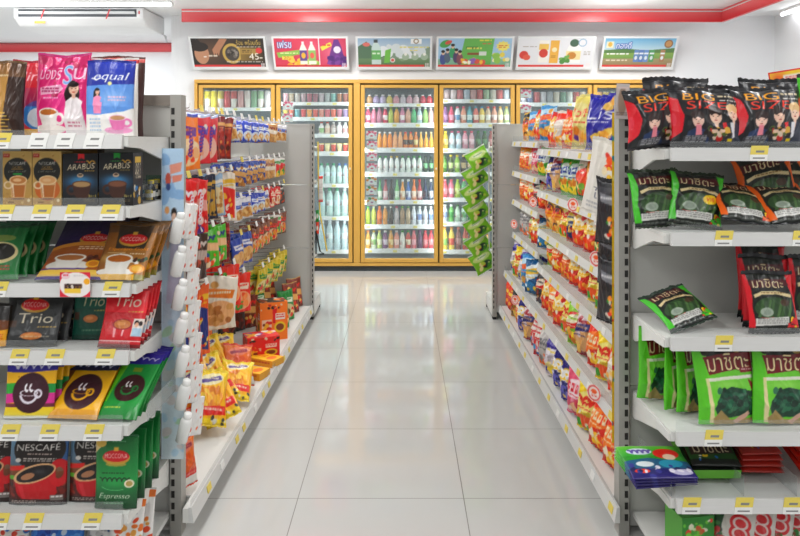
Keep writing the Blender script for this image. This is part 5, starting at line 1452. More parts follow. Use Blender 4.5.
def art_sea(w, h, edge, coin):
    a = new_art(w, h, '#1f241f', 62); a.vgrad(0, .3, '#2a302c', '#191c1a'); a.poly([(0, 0), (.08, 0), (.12, .3), (.08, .6), (.14, 1), (0, 1)], edge); a.poly([(1, 0), (.84, 0), (.88, .22), (.95, .4), (.92, 1), (1, 1)], edge)
    a.poly([(.1, .12), (.82, .08), (.9, .2), (.12, .26)], '#5a1420'); a.text(THAI, .16, .10, .78, .245, '#f0e2bc', out='#3a1014', ow=.01)
    a.poly([(.14, .36), (.3, .31), (.6, .30), (.92, .36), (.92, .42), (.6, .355), (.3, .365), (.15, .42)], '#e8d8b0'); a.small_print(.3, .32, .8, .35, '#8a6a3a', 1)
    a.ell(.5, .6, .38, .2, '#3f5a3a'); 
    for k in range(9):
        x = .16 + .075 * k; a.poly([(x, .74), (x + .05, .76), (x + .16, .46), (x + .12, .44)], ['#4f6e44', '#3a5436', '#5f7e50'][k % 3])
    a.ell(.34, .66, .13, .08, '#c8cfc8', .8); a.ell(.34, .66, .08, .05, '#9aa69a', .8); a.ring(.34, .70, .2, .06, .012, '#d83a3a', 200, 340)
    if coin: a.ell(.72, .50, .14, .09, '#f0d030'); a.text('VIB', .64, .465, .8, .535, '#d83a2a')
    else: a.ell(.74, .50, .1, .06, '#5a3a30', .8)
    a.poly([(.12, .77), (.78, .74), (.78, .88), (.12, .9)], '#e2e2de'); a.small_print(.15, .77, .76, .87, '#8a8a88', 3); a.specks(.74, .72, .94, .95, [edge, '#f0d030', '#d83a2a'], 12, .045); a.rect(0, .93, 1, 1, '#2a302c'); a.small_print(.1, .94, .8, .97, '#8a8f8a', 1)
    return a


def art_masita(w, h):
    a = new_art(w, h, '#6cc43a', 63); a.poly([(.16, 0), (1, 0), (1, .9), (.88, 1), (.26, 1), (.2, .6)], '#7ccb48'); a.poly([(.18, 0), (.97, 0), (.97, .22), (.24, .24)], '#22261f'); a.specks(.2, .0, .8, .12, ['#8a7a44', '#a89458', '#3a3a2a'], 12, .06)
    a.poly([(.16, .18), (.98, .13), (1, .31), (.74, .34), (.22, .40)], '#7c1a28'); a.text(THAI, .22, .165, .93, .365, '#f2e2b8', out='#4a0f18', ow=.010, rise=.02); a.poly([(.74, .33), (.99, .31), (.98, .375), (.75, .385)], '#8a2030'); a.small_print(.77, .335, .96, .365, '#e8d0d0', 1)
    a.poly([(.2, .44), (.95, .41), (.95, .45), (.2, .48)], '#ecebe2'); a.poly([(.15, .44), (.2, .44), (.24, .98), (.17, .98)], '#e9dfb4'); a.glow(.5, .52, .4, .07, '#a8dc78', .7)
    a.poly([(.24, .80), (.38, .60), (.56, .55), (.76, .58), (.92, .74), (.9, .9), (.3, .92)], '#1f4a38'); a.specks(.28, .58, .88, .84, ['#2f6a50', '#17392c', '#3f7a5c', '#245844'], 60, .045)
    a.poly([(.86, .46), (.93, .5), (1, .75), (.94, .76)], '#8a2030'); a.poly([(.22, .92), (.34, .82), (.5, .94), (.9, .93), (.9, 1), (.24, 1)], '#b09a6a'); a.poly([(.55, .96), (.8, .84), (.84, .88), (.62, 1)], '#d8b4a4')
    return a


def sea_set(edge, mid, seed, w=.165, h=.19, d=.06, coin=False, wr=1.5): return Pack(SP, w, h, d, art_sea(w, h, edge, coin), 'pillow', seed=seed, seal=mid, wr=wr)


# first shelf: large black bags
z = 1.271
big = Pack('snack_bag', .215, .165, .085, art_big(.215, .165), 'pillow', seed=61, seal='#232327', wr=1.5, waist=.06)
big2 = Pack('snack_bag', .215, .165, .08, art_big(.215, .165), 'pillow', seed=66, seal='#232327', wr=1.6, waist=.06)
for pk, px, Y, hs, rot, lab in ((big2, 662, 2.08, 1.0, (-5, -6, 10), 'black bag lettered BIG SIZE leaning at the left end of the top shelf'), (big, 706, 2.03, .98, (-10, 2, -2), 'middle black bag lettered BIG SIZE in the front row'),
                                (big2, 768, 2.03, 1.0, (-8, 0, 2), 'black bag lettered BIG SIZE at the right end of the front row')):
    pk.place((XY(px, Y), Y, z + .010), tuple(R(q) for q in rot), lab, 'snack bag', None, scale=(1.0, 1, hs))
for pk, px, Y, hs, rot, lab in ((big, 676, 2.185, 1.22, (-1, 0, 3), 'taller black BIG SIZE bag behind the leaning one'), (big2, 770, 2.19, 1.2, (-1, 2, -2), 'taller black BIG SIZE bag behind the right front bag'), (big, 728, 2.215, 1.08, (0, 0, 0), 'black BIG SIZE bag at the back between two taller ones')):
    pk.place((XY(px, Y), Y, z + .010), tuple(R(q) for q in rot), lab, 'snack bag', None, scale=(1.0, .7, hs))
gs = sea_set('#5fc83c', '#2a3028', 64, .15, .2, .05); gs.place((XY(818, 2.05), 2.05, z + .008), (R(-4), R(4), R(4)), 'green-edged bag at the right end of the top shelf cut by the frame', 'snack bag')
# red topper card
tc = new_art(.16, .055, '#f2d24a', 3, .003); tc.rect(0, 0, 1, .12, '#d82a2e'); tc.rect(0, .88, 1, 1, '#d82a2e'); tc.rect(0, 0, .04, 1, '#d82a2e'); tc.glow(.2, .5, .2, .5, '#e85a2c', .8); tc.rect(.3, .3, .7, .75, '#f4ece4'); tc.small_print(.34, .4, .66, .65, '#d83a3a', 2); tc.ell(.85, .4, .1, .3, '#d82a2e')
tc_o = link('topper_card', sheet('topper_card', .16, .055, tc)); tc_o.location = (XY(796, 2.26), 2.268, 1.475); tc_o.rotation_euler = (0, R(-9), 0); tag(tc_o, 'yellow and red topper card fixed on the top rail of the right rack', 'sign')
# second shelf: seaweed bags
z = 1.027
sg1 = sea_set('#58c23c', '#2c3a28', 71, .165, .165, .055); sg2 = sea_set('#58c23c', '#2c3a28', 72, .165, .165, .055, True)
so1 = sea_set('#e8782c', '#24262a', 73, .175, .19, .045); 
sg1.place((XY(662, 2.09), 2.10, z + .011), (R(-16), R(-3), R(9)), 'green-edged seaweed bag at the left end of the second shelf', 'snack bag')
sg2.place((XY(699, 2.05), 2.075, z + .011), (R(-22), R(9), R(-4)), 'green-edged seaweed bag with a yellow round badge, slumped sideways', 'snack bag')
for i in range(3): so1.place((XY(775, 2.13) + .052 * i, 2.12 + .022 * i, z + .040), (R(-12), R(-13), R(-9)), ['first orange-edged black seaweed bag of the leaning row', 'second orange-edged black seaweed bag of the leaning row', 'third orange-edged black seaweed bag cut by the frame'][i], 'snack bag', 'orange-edged seaweed bags')
so2 = sea_set('#e8782c', '#24262a', 74, .17, .165, .045); so2.place((XY(748, 2.03), 2.028, z + .03), (R(-52), R(10), R(0)), 'orange-edged seaweed bag lying on its back in front of the leaning row', 'snack bag')
so2.place((XY(798, 2.03), 2.028, z + .03), (R(-50), R(-4), R(4)), 'orange-edged seaweed bag lying on its back, cut by the frame', 'snack bag')
# third shelf
z = .726
fl = sea_set('#58c23c', '#34443a', 75, .165, .15, .04, False, 1.2); fl.place((XY(692, 2.07), 2.055, z + .024), (R(-62), R(-14), R(14)), 'single green-edged seaweed bag lying flat on the nearly empty third shelf', 'snack bag')
sr = sea_set('#d82a3a', '#26262a', 76, .155, .165, .045)
for px, Y, hs, rot, lab in ((773, 2.03, 1.0, (-10, 0, 2), 'front red-edged seaweed bag with a clear window'), (767, 2.10, 1.22, (-4, 0, -3), 'second red-edged seaweed bag standing behind the clear-window one'), (764, 2.165, 1.38, (-3, 0, 2), 'third red-edged seaweed bag, taller, behind'), (760, 2.225, 1.5, (-1, 0, 0), 'rearmost red-edged seaweed bag, its black top the highest'), (812, 2.07, 1.2, (-6, 6, -6), 'dark red-edged seaweed bag cut by the frame')):
    sr.place((XY(px, Y), Y, z + .010), tuple(R(q) for q in rot), lab, 'snack bag', None, scale=(1, .8, hs))
# fourth shelf: green bags
z = .4715
ma = Pack(SP, .185, .23, .06, art_masita(.185, .23), 'pouch', seed=81, seal='#58b030', wr=1.6, waist=.05); mb = Pack(SP, .185, .23, .06, art_masita(.185, .23), 'pouch', seed=84, seal='#58b030', wr=1.7, waist=.05)
for pk, px, Y, rot, sc, lab in ((ma, 727, 2.005, (-7, 0, 6), 1, 'green seaweed bag with red banner standing at the front, left of the frame edge bag'), (mb, 783, 2.005, (-7, 2, 4), 1, 'green seaweed bag with red banner cut by the right edge of the frame'),
                                (mb, 752, 2.10, (-4, 0, 8), 1, 'green seaweed bag squeezed behind the two front bags'), (ma, 694, 2.10, (-4, 5, 24), .98, 'green seaweed bag turned sideways behind the front left one'),
                                (mb, 678, 2.135, (-3, 4, 38), .98, 'green seaweed bag turned more sideways, third from the back'), (ma, 657, 2.20, (-2, 5, 12), .97, 'green seaweed bag standing at the very back left corner')):
    pk.place((XY(px, Y), Y, z + .006), tuple(R(q) for q in rot), lab, 'snack bag', None, scale=(sc * (.85 if abs(rot[2]) > 10 else 1), .7, sc))
# fifth shelf: flat packs and boxes
z = .2815


def art_flat(w, h, seed):
    a = new_art(w, h, '#3f9a3a', seed); a.vgrad(0, .35, '#7cc848', '#4aa84a'); a.vgrad(.6, 1, '#27306e', '#3a2f78'); a.poly([(0, .5), (.4, .42), (1, .55), (1, .75), (0, .72)], '#2f6a8a'); a.ell(.32, .22, .2, .1, '#dfe4f0'); swash(a, .16, .5, .22, .03, '#6a5aa8', 4, .02)
    a.ell(.72, .3, .2, .16, '#d8382c'); a.ell(.74, .4, .1, .09, '#ecd2bc'); a.ell(.7, .6, .18, .12, '#3fa0b8'); a.ell(.3, .6, .14, .08, '#e2e8ea'); a.ell(.2, .8, .12, .06, '#e4523a'); a.ell(.8, .85, .16, .08, '#c8c4dc'); a.specks(0, .6, 1, 1, ['#4a4a94', '#e8e4f0', '#2a2a60'], 18, .04); a.rect(0, 0, 1, .03, '#e8f0d8')
    return a


fp = Pack('flat_pack', .19, .15, .012, art_flat(.19, .15, 91), 'brick', seed=91, wr=.3, back='#e8e8ea', mat=FILM)
for i in range(4): fp.place((XY(664, 1.96) + .01 * (3 - i) * .6, 1.945 + .012 * (3 - i), z + .022 + .0135 * i), (R(-80), 0, R(8 - 2 * i)), ['lowest flat pack of the overhanging stack of four', 'second flat pack from the bottom of the overhanging stack', 'third flat pack from the bottom of the overhanging stack', 'topmost flat pack of the overhanging stack, green with a red circle'][i], 'packet', 'flat packs overhanging the shelf')


def art_disp(w, h, seed, bg, band, food, foot='#171c18'):
    a = new_art(w, h, bg, seed); a.specks(.05, .05, .95, .55, food, 24, .07, .6); a.glow(.45, .35, .3, .2, food[0], .6); a.poly([(.08, .56), (.92, .52), (.95, .76), (.06, .8)], band); a.text(THAI, .14, .57, .86, .76, '#f0e6c8', out='#2a1410', ow=.012); a.rect(.0, .88, 1, 1, foot); a.specks(.2, .82, .6, .9, ['#e8c83a', '#3a7ac0', '#f4f0e8'], 6, .03)
    return a


def flat_box(name, w, l, t, art, side, loc, tilt, rz, lab):
    """a shallow display box tipped back so that its printed face looks up"""
    c = Carton(name, w, l, t, art, side, side)
    return c.place(loc, (R(tilt), 0, R(rz)), lab, 'box')


dg = art_disp(.15, .2, 92, '#234a22', '#4a1a18', ['#7aa83a', '#e0d040', '#2f6a2c', '#16301a'])
flat_box('display_box', .15, .2, .03, dg, '#6cc03a', (XY(720, 2.0), 2.03, z + .035), -72, 0, 'shallow green display box of seaweed with a cream title beside the flat packs')
pk = Pack('seaweed_pack', .145, .19, .016, art_disp(.145, .19, 95, '#2c5a28', '#3a1816', ['#8ab84a', '#e8d84a', '#2a5a28']), 'brick', seed=93, wr=.5)
pk.place((XY(722, 2.0), 2.03, z + .058), (R(-70), 0, R(-2)), 'dark green seaweed pack lying on the shallow green display box', 'packet')
pg = Pack('seaweed_pack', .04, .2, .13, new_art(.04, .2, '#3a7a34', 94).specks(0, 0, 1, 1, ['#1f4a22', '#8ac03a', '#c83a30', '#d8c84a'], 18, .2), 'brick', seed=94, wr=.4)
dv = MB(); dv.box(-.001, .001, 0, .28, 0, .055); me_dv = dv.mesh('shelf_divider', ACRYL)
for px, lab in ((744, 'clear plastic divider right of the green display box'), (797, 'clear plastic divider between the red packs'), (672, 'clear plastic divider right of the overhanging flat packs')):
    o = link('shelf_divider', me_dv); o.location = (XY(px, 1.97), 1.972, z + .0005); tag(o, lab, 'divider')
ar = art_disp(.13, .2, 96, '#8a2a24', '#5a1418', ['#c84a34', '#3a2a20', '#d8a04a', '#5a2018'], '#a83a30')
rp = Pack('seaweed_pack', .125, .2, .014, ar, 'brick', seed=96, wr=.5)
for i in range(4): rp.place((XY(769, 2.02), 2.05 + .002 * i, z + .03 + .017 * i), (R(-74), R(0), R(-3 + 2 * i)), ['lowest dark red seaweed pack of the stack of four', 'second dark red seaweed pack from the bottom', 'third dark red seaweed pack from the bottom', 'topmost dark red seaweed pack of the stack of four'][i], 'packet', 'dark red seaweed packs')
a9 = art_disp(.13, .2, 97, '#d83a24', '#b01f1c', ['#f06a3a', '#f4ece0', '#2a2a2a'], '#c83a2a'); a9.ell(.6, .3, .3, .16, '#dfe8e4'); a9.ell(.62, .3, .12, .06, '#2a3a4a')
rq = Pack('seaweed_pack', .125, .2, .022, a9, 'brick', seed=97, wr=.5)
for i in range(3): rq.place((XY(828, 2.02), 2.05 + .002 * i, z + .032 + .026 * i), (R(-74), 0, R(2 * i)), ['lowest bright red pack of the stack cut by the frame', 'middle bright red pack of the stack cut by the frame', 'topmost bright red pack with a pale oval'][i], 'packet', 'bright red packs')
# lowest deck
z = .07
c = Carton('display_box', .1, .15, .09, art_disp(.1, .15, 98, '#3c8a3a', '#2a5a2a', ['#7ac04a', '#d84a3a', '#e8e4d8']), '#58a83c', '#4a9a3c'); c.place((XY(692, 2.0), 2.02, z + .001), (0, 0, R(10)), 'small green display box on the lowest deck of the right rack', 'box')


def art_low(w, h, seed):
    a = new_art(w, h, '#2f5a38', seed); a.poly([(.3, 0), (1, 0), (1, 1), (.3, 1), (.18, .5)], '#e4e0da'); a.rect(.0, 0, 1, .14, '#2a5a34'); a.ell(.62, .4, .26, .14, '#d82f38'); a.ell(.62, .56, .26, .14, '#cf2832'); a.ring(.62, .4, .16, .08, .03, '#f2dcd8'); a.ring(.62, .56, .16, .08, .03, '#f2dcd8'); a.specks(.35, .7, .9, .95, ['#3f8a44', '#8a5a3a', '#d83a3a'], 14, .06); a.specks(0, .2, .25, .9, ['#4a8a4a', '#1f3f28', '#c83a34'], 14, .06)
    return a


lw = [Pack('seaweed_pack', .125, .175, .03, art_low(.125, .175, 101), 'pouch', seed=101, seal='#2a5a34', wr=1.4), Pack('seaweed_pack', .125, .175, .03, art_low(.125, .175, 103), 'pouch', seed=107, seal='#3a6a44', wr=1.6)]
for i, px in enumerate((728, 754, 776, 797, 818)):
    lw[i % 2].place((XY(px, 2.02), 2.0 + .022 * i, z + .008), (R(-28), R(14), R(-8)), ['first white and red seaweed pack right of the small green box', 'second white and red seaweed pack on the lowest deck', 'third white and red seaweed pack on the lowest deck', 'fourth white and red seaweed pack on the lowest deck', 'last white and red seaweed pack cut by the frame'][i], 'packet', 'white and red packs on the lowest deck')
# ================================================================ snacks along the right run
def art_snack(w, h, base, accent, panel, food, seed, word=None, wc='#ffffff', out=None, style=0):
    a = new_art(w, h, base, seed, .0040, 3)
    q = a.rs
    a.vgrad(0, 1, np.clip(rgb(base) * 1.04, 0, 1), np.clip(rgb(base) * .84, 0, 1))
    if style == 0: a.ell(.5, .36, .5, .22, accent, 1, -.25 + .5 * q.rand()); a.ell(.3 + .4 * q.rand(), .80, .34, .15, panel)
    elif style == 1: a.poly([(0, .05 + .1 * q.rand()), (1, 0), (1, .26), (0, .46)], accent); a.poly([(.2, .7 + .1 * q.rand()), (.9, .58), (.8, .92), (.3, .9)], panel)
    elif style == 2: a.rect(0, 0, 1, .16, accent); a.ell(.5, .56, .44, .34, panel); a.ell(.3 + .3 * q.rand(), .3, .3, .1, accent, 1, .3)
    else: a.poly([(0, .3), (.5, .2), (1, .34), (1, .6), (.5, .5), (0, .62)], accent); a.rect(0, .8, 1, 1, panel)
    for k in range(4):
        cx, cy, r0 = q.rand(), .1 + .85 * q.rand(), .09 + .10 * q.rand()
        c = [accent, base, food[k % len(food)], base][k]
        if q.rand() < .5: a.poly([(cx, cy - r0), (cx + r0, cy - .2 * r0), (cx + .5 * r0, cy + r0), (cx - r0, cy + .3 * r0)], c)
        else: a.ell(cx, cy, r0, r0 * .6, c, 1, 3 * q.rand())
    a.specks(.15, .6, .85, .92, food, 6, .09, .7)
    if word: a.text(word, .12, .24, .88, .46, wc, shear=.15, out=out, ow=.02)
    else:
        t = seed % 4
        if t == 0:
            a.ell(.5, .33, .38, .12, wc, 1, -.2); a.small_print(.22, .28, .78, .39, base, 1)
        elif t == 1:
            for k in range(4): a.rect(.16 + .18 * k, .24 + .03 * q.rand(), .28 + .18 * k, .42 + .03 * q.rand(), wc); a.ell(.22 + .18 * k, .33, .03, .04, accent)
        elif t == 2: swash(a, .14, .86, .34, .07, wc, 2, .05); swash(a, .3, .7, .42, .03, wc, 3, .03)
        else:
            a.poly([(.1, .3), (.9, .2), (.86, .38), (.14, .46)], wc); a.small_print(.2, .29, .82, .38, panel, 1)
    a.ell(.8, .12, .1, None, food[0]); a.small_print(.15, .5, .75, .55, wc, 1)
    return a


SN = {}


def snack(key, desc, base, accent, panel, food, word=None, wc='#ffffff', out=None, style=0, w=.155, h=.185, d=.08, wr=2.3, seal=None):
    sd = len(SN) + 200
    SN[key] = (Pack('snack_bag', w, h, d, art_snack(w, h, base, accent, panel, food, sd, word, wc, out, style), 'pillow', seed=sd, seal=seal or base, wr=wr), desc)


CH = ['#e8b04a', '#d88a34', '#f0cc78']
snack('yel', 'pale yellow chip bag with red lettering', '#efe28c', '#f2e8a4', '#e8b070', CH + ['#7a4a9a'], 'Jbih', '#e2402c', None, 0, .15, .215, .08)
snack('pur', 'royal blue and yellow chip bag', '#3a35b0', '#3230a8', '#f0d070', CH, 'Lis', '#f4f4fa', None, 1, .17, .20, .085)
snack('red', 'red chip bag with yellow swirl', '#d8302c', '#f0c83c', '#e85a2c', CH + ['#f4f0e0'], None, '#fff6e0', None, 0)
snack('rednav', 'red bag with navy blue lower half', '#d42f34', '#f0d048', '#28386e', ['#e8c060', '#d8403a', '#3a4a8a'], None, '#f8e8a0', None, 2)
snack('ora', 'orange snack bag with bright food print', '#ee7a2c', '#f4b03c', '#e8502c', CH + ['#d8302c'], None, '#fff4e0', None, 1)
snack('grn', 'bright green bag with blue mark', '#5cba3a', '#e8f0ec', '#f0d850', CH + ['#3a8a34'], None, '#2f4a9a', None, 0)
snack('dgr', 'emerald green bag with white ring', '#1f9a52', '#f0ece0', '#e86a3a', ['#8ac04a', '#f0e0a0', '#2a6a3a'], None, '#e84a34', None, 2)
snack('cri', 'crimson bag with pale oval', '#a8283a', '#e8dce0', '#d8b080', CH, None, '#3a3a7a', None, 2)
snack('wht', 'white bag printed with red and orange', '#ece4da', '#e8482c', '#f0b040', CH + ['#d8302c'], None, '#fdf6ee', None, 1)
snack('yelblk', 'yellow bag with black top', '#f0c430', '#2c2824', '#e8a02c', CH + ['#8a4a20'], None, '#d8342c', None, 2)
snack('brd', 'yellow bag with green and red splash', '#f2d832', '#f4ec9a', '#e86a2a', ['#5ab04a', '#e84a34', '#f4f0d8'], None, '#d83a2c', None, 0)
snack('blu', 'sky blue snack bag with orange print', '#5aa8dc', '#c8e4f4', '#f0a04a', CH, None, '#e8642c', None, 1)
snack('blk', 'dark grey bag with red flash', '#37353a', '#d8342c', '#5a5660', ['#c8a060', '#e8e0d4', '#8a3a2a'], None, '#f0e8d8', None, 3)
snack('pnk', 'pink and white snack bag', '#e86a8a', '#f8e8ec', '#f0c8a0', ['#f4e0d0', '#e8a0b0', '#d8506a'], None, '#d8304a', None, 0)
snack('navy', 'navy blue bag with yellow flash', '#2f2f86', '#f0d040', '#4a48a8', ['#f0d878', '#e8e4f0', '#7a78c8'], None, '#ffffff', None, 3)
snack('wpur', 'white bag with purple and yellow print', '#e4dce4', '#4a3aa0', '#f0d850', ['#4a3aa0', '#f0e0a0', '#d8c8dc'], None, '#f8f4fa', None, 1)
snack('lime', 'lime green bag with red splash', '#9acb3a', '#d8302c', '#f2e04a', CH + ['#d8403a'], None, '#fffbe0', None, 0)
snack('redora', 'red and orange bag with yellow star print', '#e6412a', '#f08a2c', '#f2c83a', ['#f4e060', '#e85a2a', '#f4ecd8'], None, '#fff0d0', None, 0)
snack('gldblk', 'gold and black snack bag', '#b88a2c', '#2c241c', '#d8a83a', ['#e8c86a', '#4a3420', '#c83a2c'], None, '#f4e4b0', None, 1)
snack('teal', 'deep blue bag with white splash', '#1f6a9a', '#e8eef0', '#2a8ab8', ['#e8f0f4', '#f0d04a', '#1a4a7a'], None, '#f0c840', None, 0)
snack('multi', 'red bag with blue and white dots', '#cf3038', '#e8d8d0', '#d84a4a', ['#4aa8d0', '#f0ece4', '#e88a9a', '#3a78b8'], None, '#f8f0ea', None, 2)
snack('grw', 'silver white bag with orange flowers', '#d8d4d0', '#b8b4b2', '#e8824a', ['#e8824a', '#f0ece8', '#8a8a8a'], None, '#7a7a7c', None, 3)

ROWN = ['top', 'second', 'third', 'fourth', 'fifth']


def bag_on(key, x, y, z, rz, lean, sc, label):
    pk, desc = SN[key]
    o = pk.place((x, y, z + .036 * pk.h / 1.035 * sc + .010), (R(lean), R(random.uniform(-3, 3)), R(rz)), desc + label, 'snack bag', None, scale=sc)
    return o


def fill_row(keys, z, x, ya, yb, rz, sc, where, depth2=None, lean=(-10, -4)):
    n = len(keys)
    for i, k in enumerate(keys):
        y = ya + (yb - ya) * (i + .5) / n
        pos = ORD[i] + ' from near end'
        bag_on(k, x + random.uniform(-.006, .006), y, z, rz + random.uniform(-7, 7), random.uniform(*lean), sc * random.uniform(.91, .97), f', {pos}, {where}')
    if depth2:
        for i, k in enumerate(depth2):
            y = ya + (yb - ya) * (i + .5) / len(depth2)
            bag_on(k, x + .135, y, z, rz + random.uniform(-6, 6), -2, sc * .94, f', {ORD[i]} back row bag, {where}')


for k, y, rz, sc, lab in (('pur', 2.99, -52, 1.14, 'nearest on the top shelf'), ('yel', 3.32, -62, 1.12, 'second on the top shelf'), ('redora', 3.56, -68, 1.0, 'third on the top shelf'), ('wht', 3.75, -68, 1.0, 'fourth on the top shelf'), ('red', 3.92, -70, 1.0, 'fifth on the top shelf'),
                          ('blu', 4.16, -66, 1.05, 'first bag of the far part, top shelf'), ('red', 4.34, -68, .95, 'second bag of the far part, top shelf'), ('blu', 4.54, -66, .95, 'third bag of the far part, top shelf'), ('yelblk', 4.74, -62, .95, 'last bag of the far part, top shelf')):
    bag_on(k, .862, y, A_Z[0] if y < 4.03 else F_Z[0], rz, -6, sc, ', ' + lab)
for k, y, lab in (('red', 3.06, 'first in the back row of the top shelf'), ('brd', 3.32, 'second in the back row of the top shelf'), ('blu', 3.55, 'third in the back row of the top shelf'), ('ora', 3.78, 'last in the back row of the top shelf')):
    bag_on(k, 1.01, y, A_Z[0], -68, -3, 1.08, ', ' + lab)
fill_row(['wht', 'redora', 'redora', 'ora', 'dgr', 'grn', 'grn', 'cri', 'navy'], A_Z[1], .848, 2.45, 4.0, -70, 1.08, 'second shelf, near part', ['redora', 'dgr', 'red', 'dgr', 'grn', 'red', 'pnk', 'cri'])
fill_row(['ora', 'dgr', 'dgr', 'red', 'red', 'rednav', 'brd', 'yelblk', 'yelblk'], A_Z[2], .848, 2.50, 4.0, -70, 1.0, 'third shelf, near part', ['red', 'grn', 'redora', 'rednav', 'ora', 'yelblk', 'brd', 'red'])
fill_row(['red', 'blk', 'brd', 'brd', 'red', 'red', 'ora', 'redora', 'lime'], A_Z[3], .848, 2.45, 4.0, -70, .95, 'fourth shelf, near part', ['ora', 'brd', 'brd', 'red', 'wht', 'ora', 'redora', 'teal'])
fill_row(['wht', 'brd', 'redora', 'cri', 'lime', 'brd', 'red', 'ora', 'red', 'blk'], A_Z[4], .787, 2.42, 4.0, -66, .96, 'fifth shelf, near part', ['red', 'brd', 'redora', 'grn', 'lime', 'blk', 'red', 'ora', 'blk'])
fill_row(['redora', 'redora', 'brd', 'pnk', 'navy', 'navy', 'wpur', 'grw', 'multi', 'multi', 'cri'], .105, .752, 2.40, 4.15, -66, 1.03, 'lowest deck, near part', ['red', 'brd', 'red', 'navy', 'grw', 'multi', 'red', 'blk'])
fill_row(['grn', 'pnk', 'wht', 'ora', 'ora'], F_Z[1], .848, 4.1, 4.9, -68, .93, 'second shelf, far part', ['grn', 'red', 'wht'])
fill_row(['red', 'blk', 'red', 'redora', 'ora'], F_Z[2], .848, 4.1, 4.9, -68, .92, 'third shelf, far part', ['red', 'cri', 'ora'])
fill_row(['teal', 'red', 'lime', 'grw', 'grw'], F_Z[3], .848, 4.1, 4.9, -68, .98, 'fourth shelf, far part', ['blk', 'red', 'grw'])
fill_row(['teal', 'blu', 'wpur', 'brd', 'wpur'], F_Z[4], .787, 4.1, 4.9, -64, 1.1, 'fifth shelf, far part', ['brd', 'wpur', 'grn', 'brd'])
fill_row(['navy', 'ora', 'gldblk'], .105, .752, 4.18, 4.66, -70, 1.03, 'lowest deck, far part', ['blk', 'gldblk', 'ora'])
rb = Pack('snack_bag', .17, .19, .09, art_snack(.17, .19, '#d63a30', '#e85a3a', '#c82a2a', ['#f0b040', '#f4e4c0', '#e8782c', '#b81f24'], 240, None, '#f8d860', None, 2), 'brick', seed=240, wr=.8)
for i, (yy, lb) in enumerate(((4.76, 'nearer red box-shaped snack pack at the far end of the lowest deck'), (4.87, 'farther red box-shaped snack pack at the far end of the lowest deck'))):
    rb.place((.79, yy, .108), (R(-3), 0, R(-60)), lb, 'snack bag')

# round price signs on the shelf fronts
ra = Art(22, 22, '#f4ece8', 1.0, seed=3); ra.ell(.5, .5, .5, .5, '#f6f0ec'); ra.ring(.5, .5, .42, .42, .05, '#d8403a'); ra.ell(.5, .42, .2, .14, '#e8682c'); ra.small_print(.3, .62, .7, .76, '#d8403a', 1)


def disc(name, r, art):
    n = 22; V = []; Fc = []
    C = art.verts(); cols = []
    for j in range(6):
        for k in range(24):
            an = 2 * math.pi * k / 24; rr = r * (j + .02) / 5.02
            V.append((rr * math.cos(an), 0, rr * math.sin(an)))
            cols.append(C[min(21, max(0, int((.5 - rr / r * math.sin(an) / 2) * 22))), min(21, max(0, int((.5 + rr / r * math.cos(an) / 2) * 22)))])
    for j in range(5):
        for k in range(24):
            k2 = (k + 1) % 24; Fc.append((j * 24 + k, (j + 1) * 24 + k, (j + 1) * 24 + k2, j * 24 + k2))
    return make_mesh(name, V, Fc, cols, PRINT, False)


rd = disc('shelf_sign', .032, ra)
for i, (px, py, X, lab) in enumerate(((573, 205, .765, 'on the second shelf, near part'), (596, 259, .765, 'on the third shelf, near part'), (594, 393, .70, 'on the fifth shelf, near part'), (514, 224, .765, 'on the third shelf, far part'), (533, 202, .765, 'between near and far shelves'), (515, 300, .70, 'low on the far part'))):
    Y = X * F / (px - VX); o = link('shelf_sign', rd); o.location = (X, Y, ZY(py, Y)); o.rotation_euler = (0, 0, R(-52)); tag(o, 'round red and white price sign ' + lab + ' of the right shelving', 'sign')

# ---------------------------------------------------------------- clip strips at the near corner of the right run
ys = MB().box(-.017, .017, -.002, .002, 0, 1.12)
ysr = empty('hanging_strip', (.7235, 2.345, .27), 0, 'tall yellow cardboard strip hanging beside the right slotted post', 'strip')
sa = new_art(.034, 1.12, '#ecc92e', 6, .004); sa.specks(0, .02, 1, .98, ['#4aa0a8', '#d8402c', '#f6e890', '#e8a82c'], 30, .25, .5)
st = link('backing_card', sheet('backing_card', .034, 1.12, sa), ysr); MB().tube([(0, .0, 1.12), (0, .02, 1.14)], .004).obj('hanger', WIRE, ysr)


def art_pouch_dark(w, h):
    a = new_art(w, h, '#3a3b40', 8, .004); a.vgrad(0, .5, '#5a5c62', '#2a2b30'); a.rect(0, 0, 1, .1, '#22232a'); a.specks(.3, .5, .95, .9, ['#e8482c', '#3fa04a', '#f0a04a', '#e8e0d4', '#c8302c'], 16, .1); a.poly([(.15, .2), (.8, .26), (.75, .4), (.2, .34)], '#8a8c92'); a.small_print(.2, .26, .72, .33, '#e8e8ea', 1)
    return a


def art_pouch_white(w, h):
    a = new_art(w, h, '#efece6', 9, .0035); a.specks(.25, .05, .85, .6, ['#e8642c', '#f0c84a', '#d8402c', '#f4e8c8'], 18, .09); a.text('ไก่', .3, .62, .7, .78, '#8a8a94'); a.small_print(.15, .84, .85, .95, '#b8b8bc', 2)
    return a


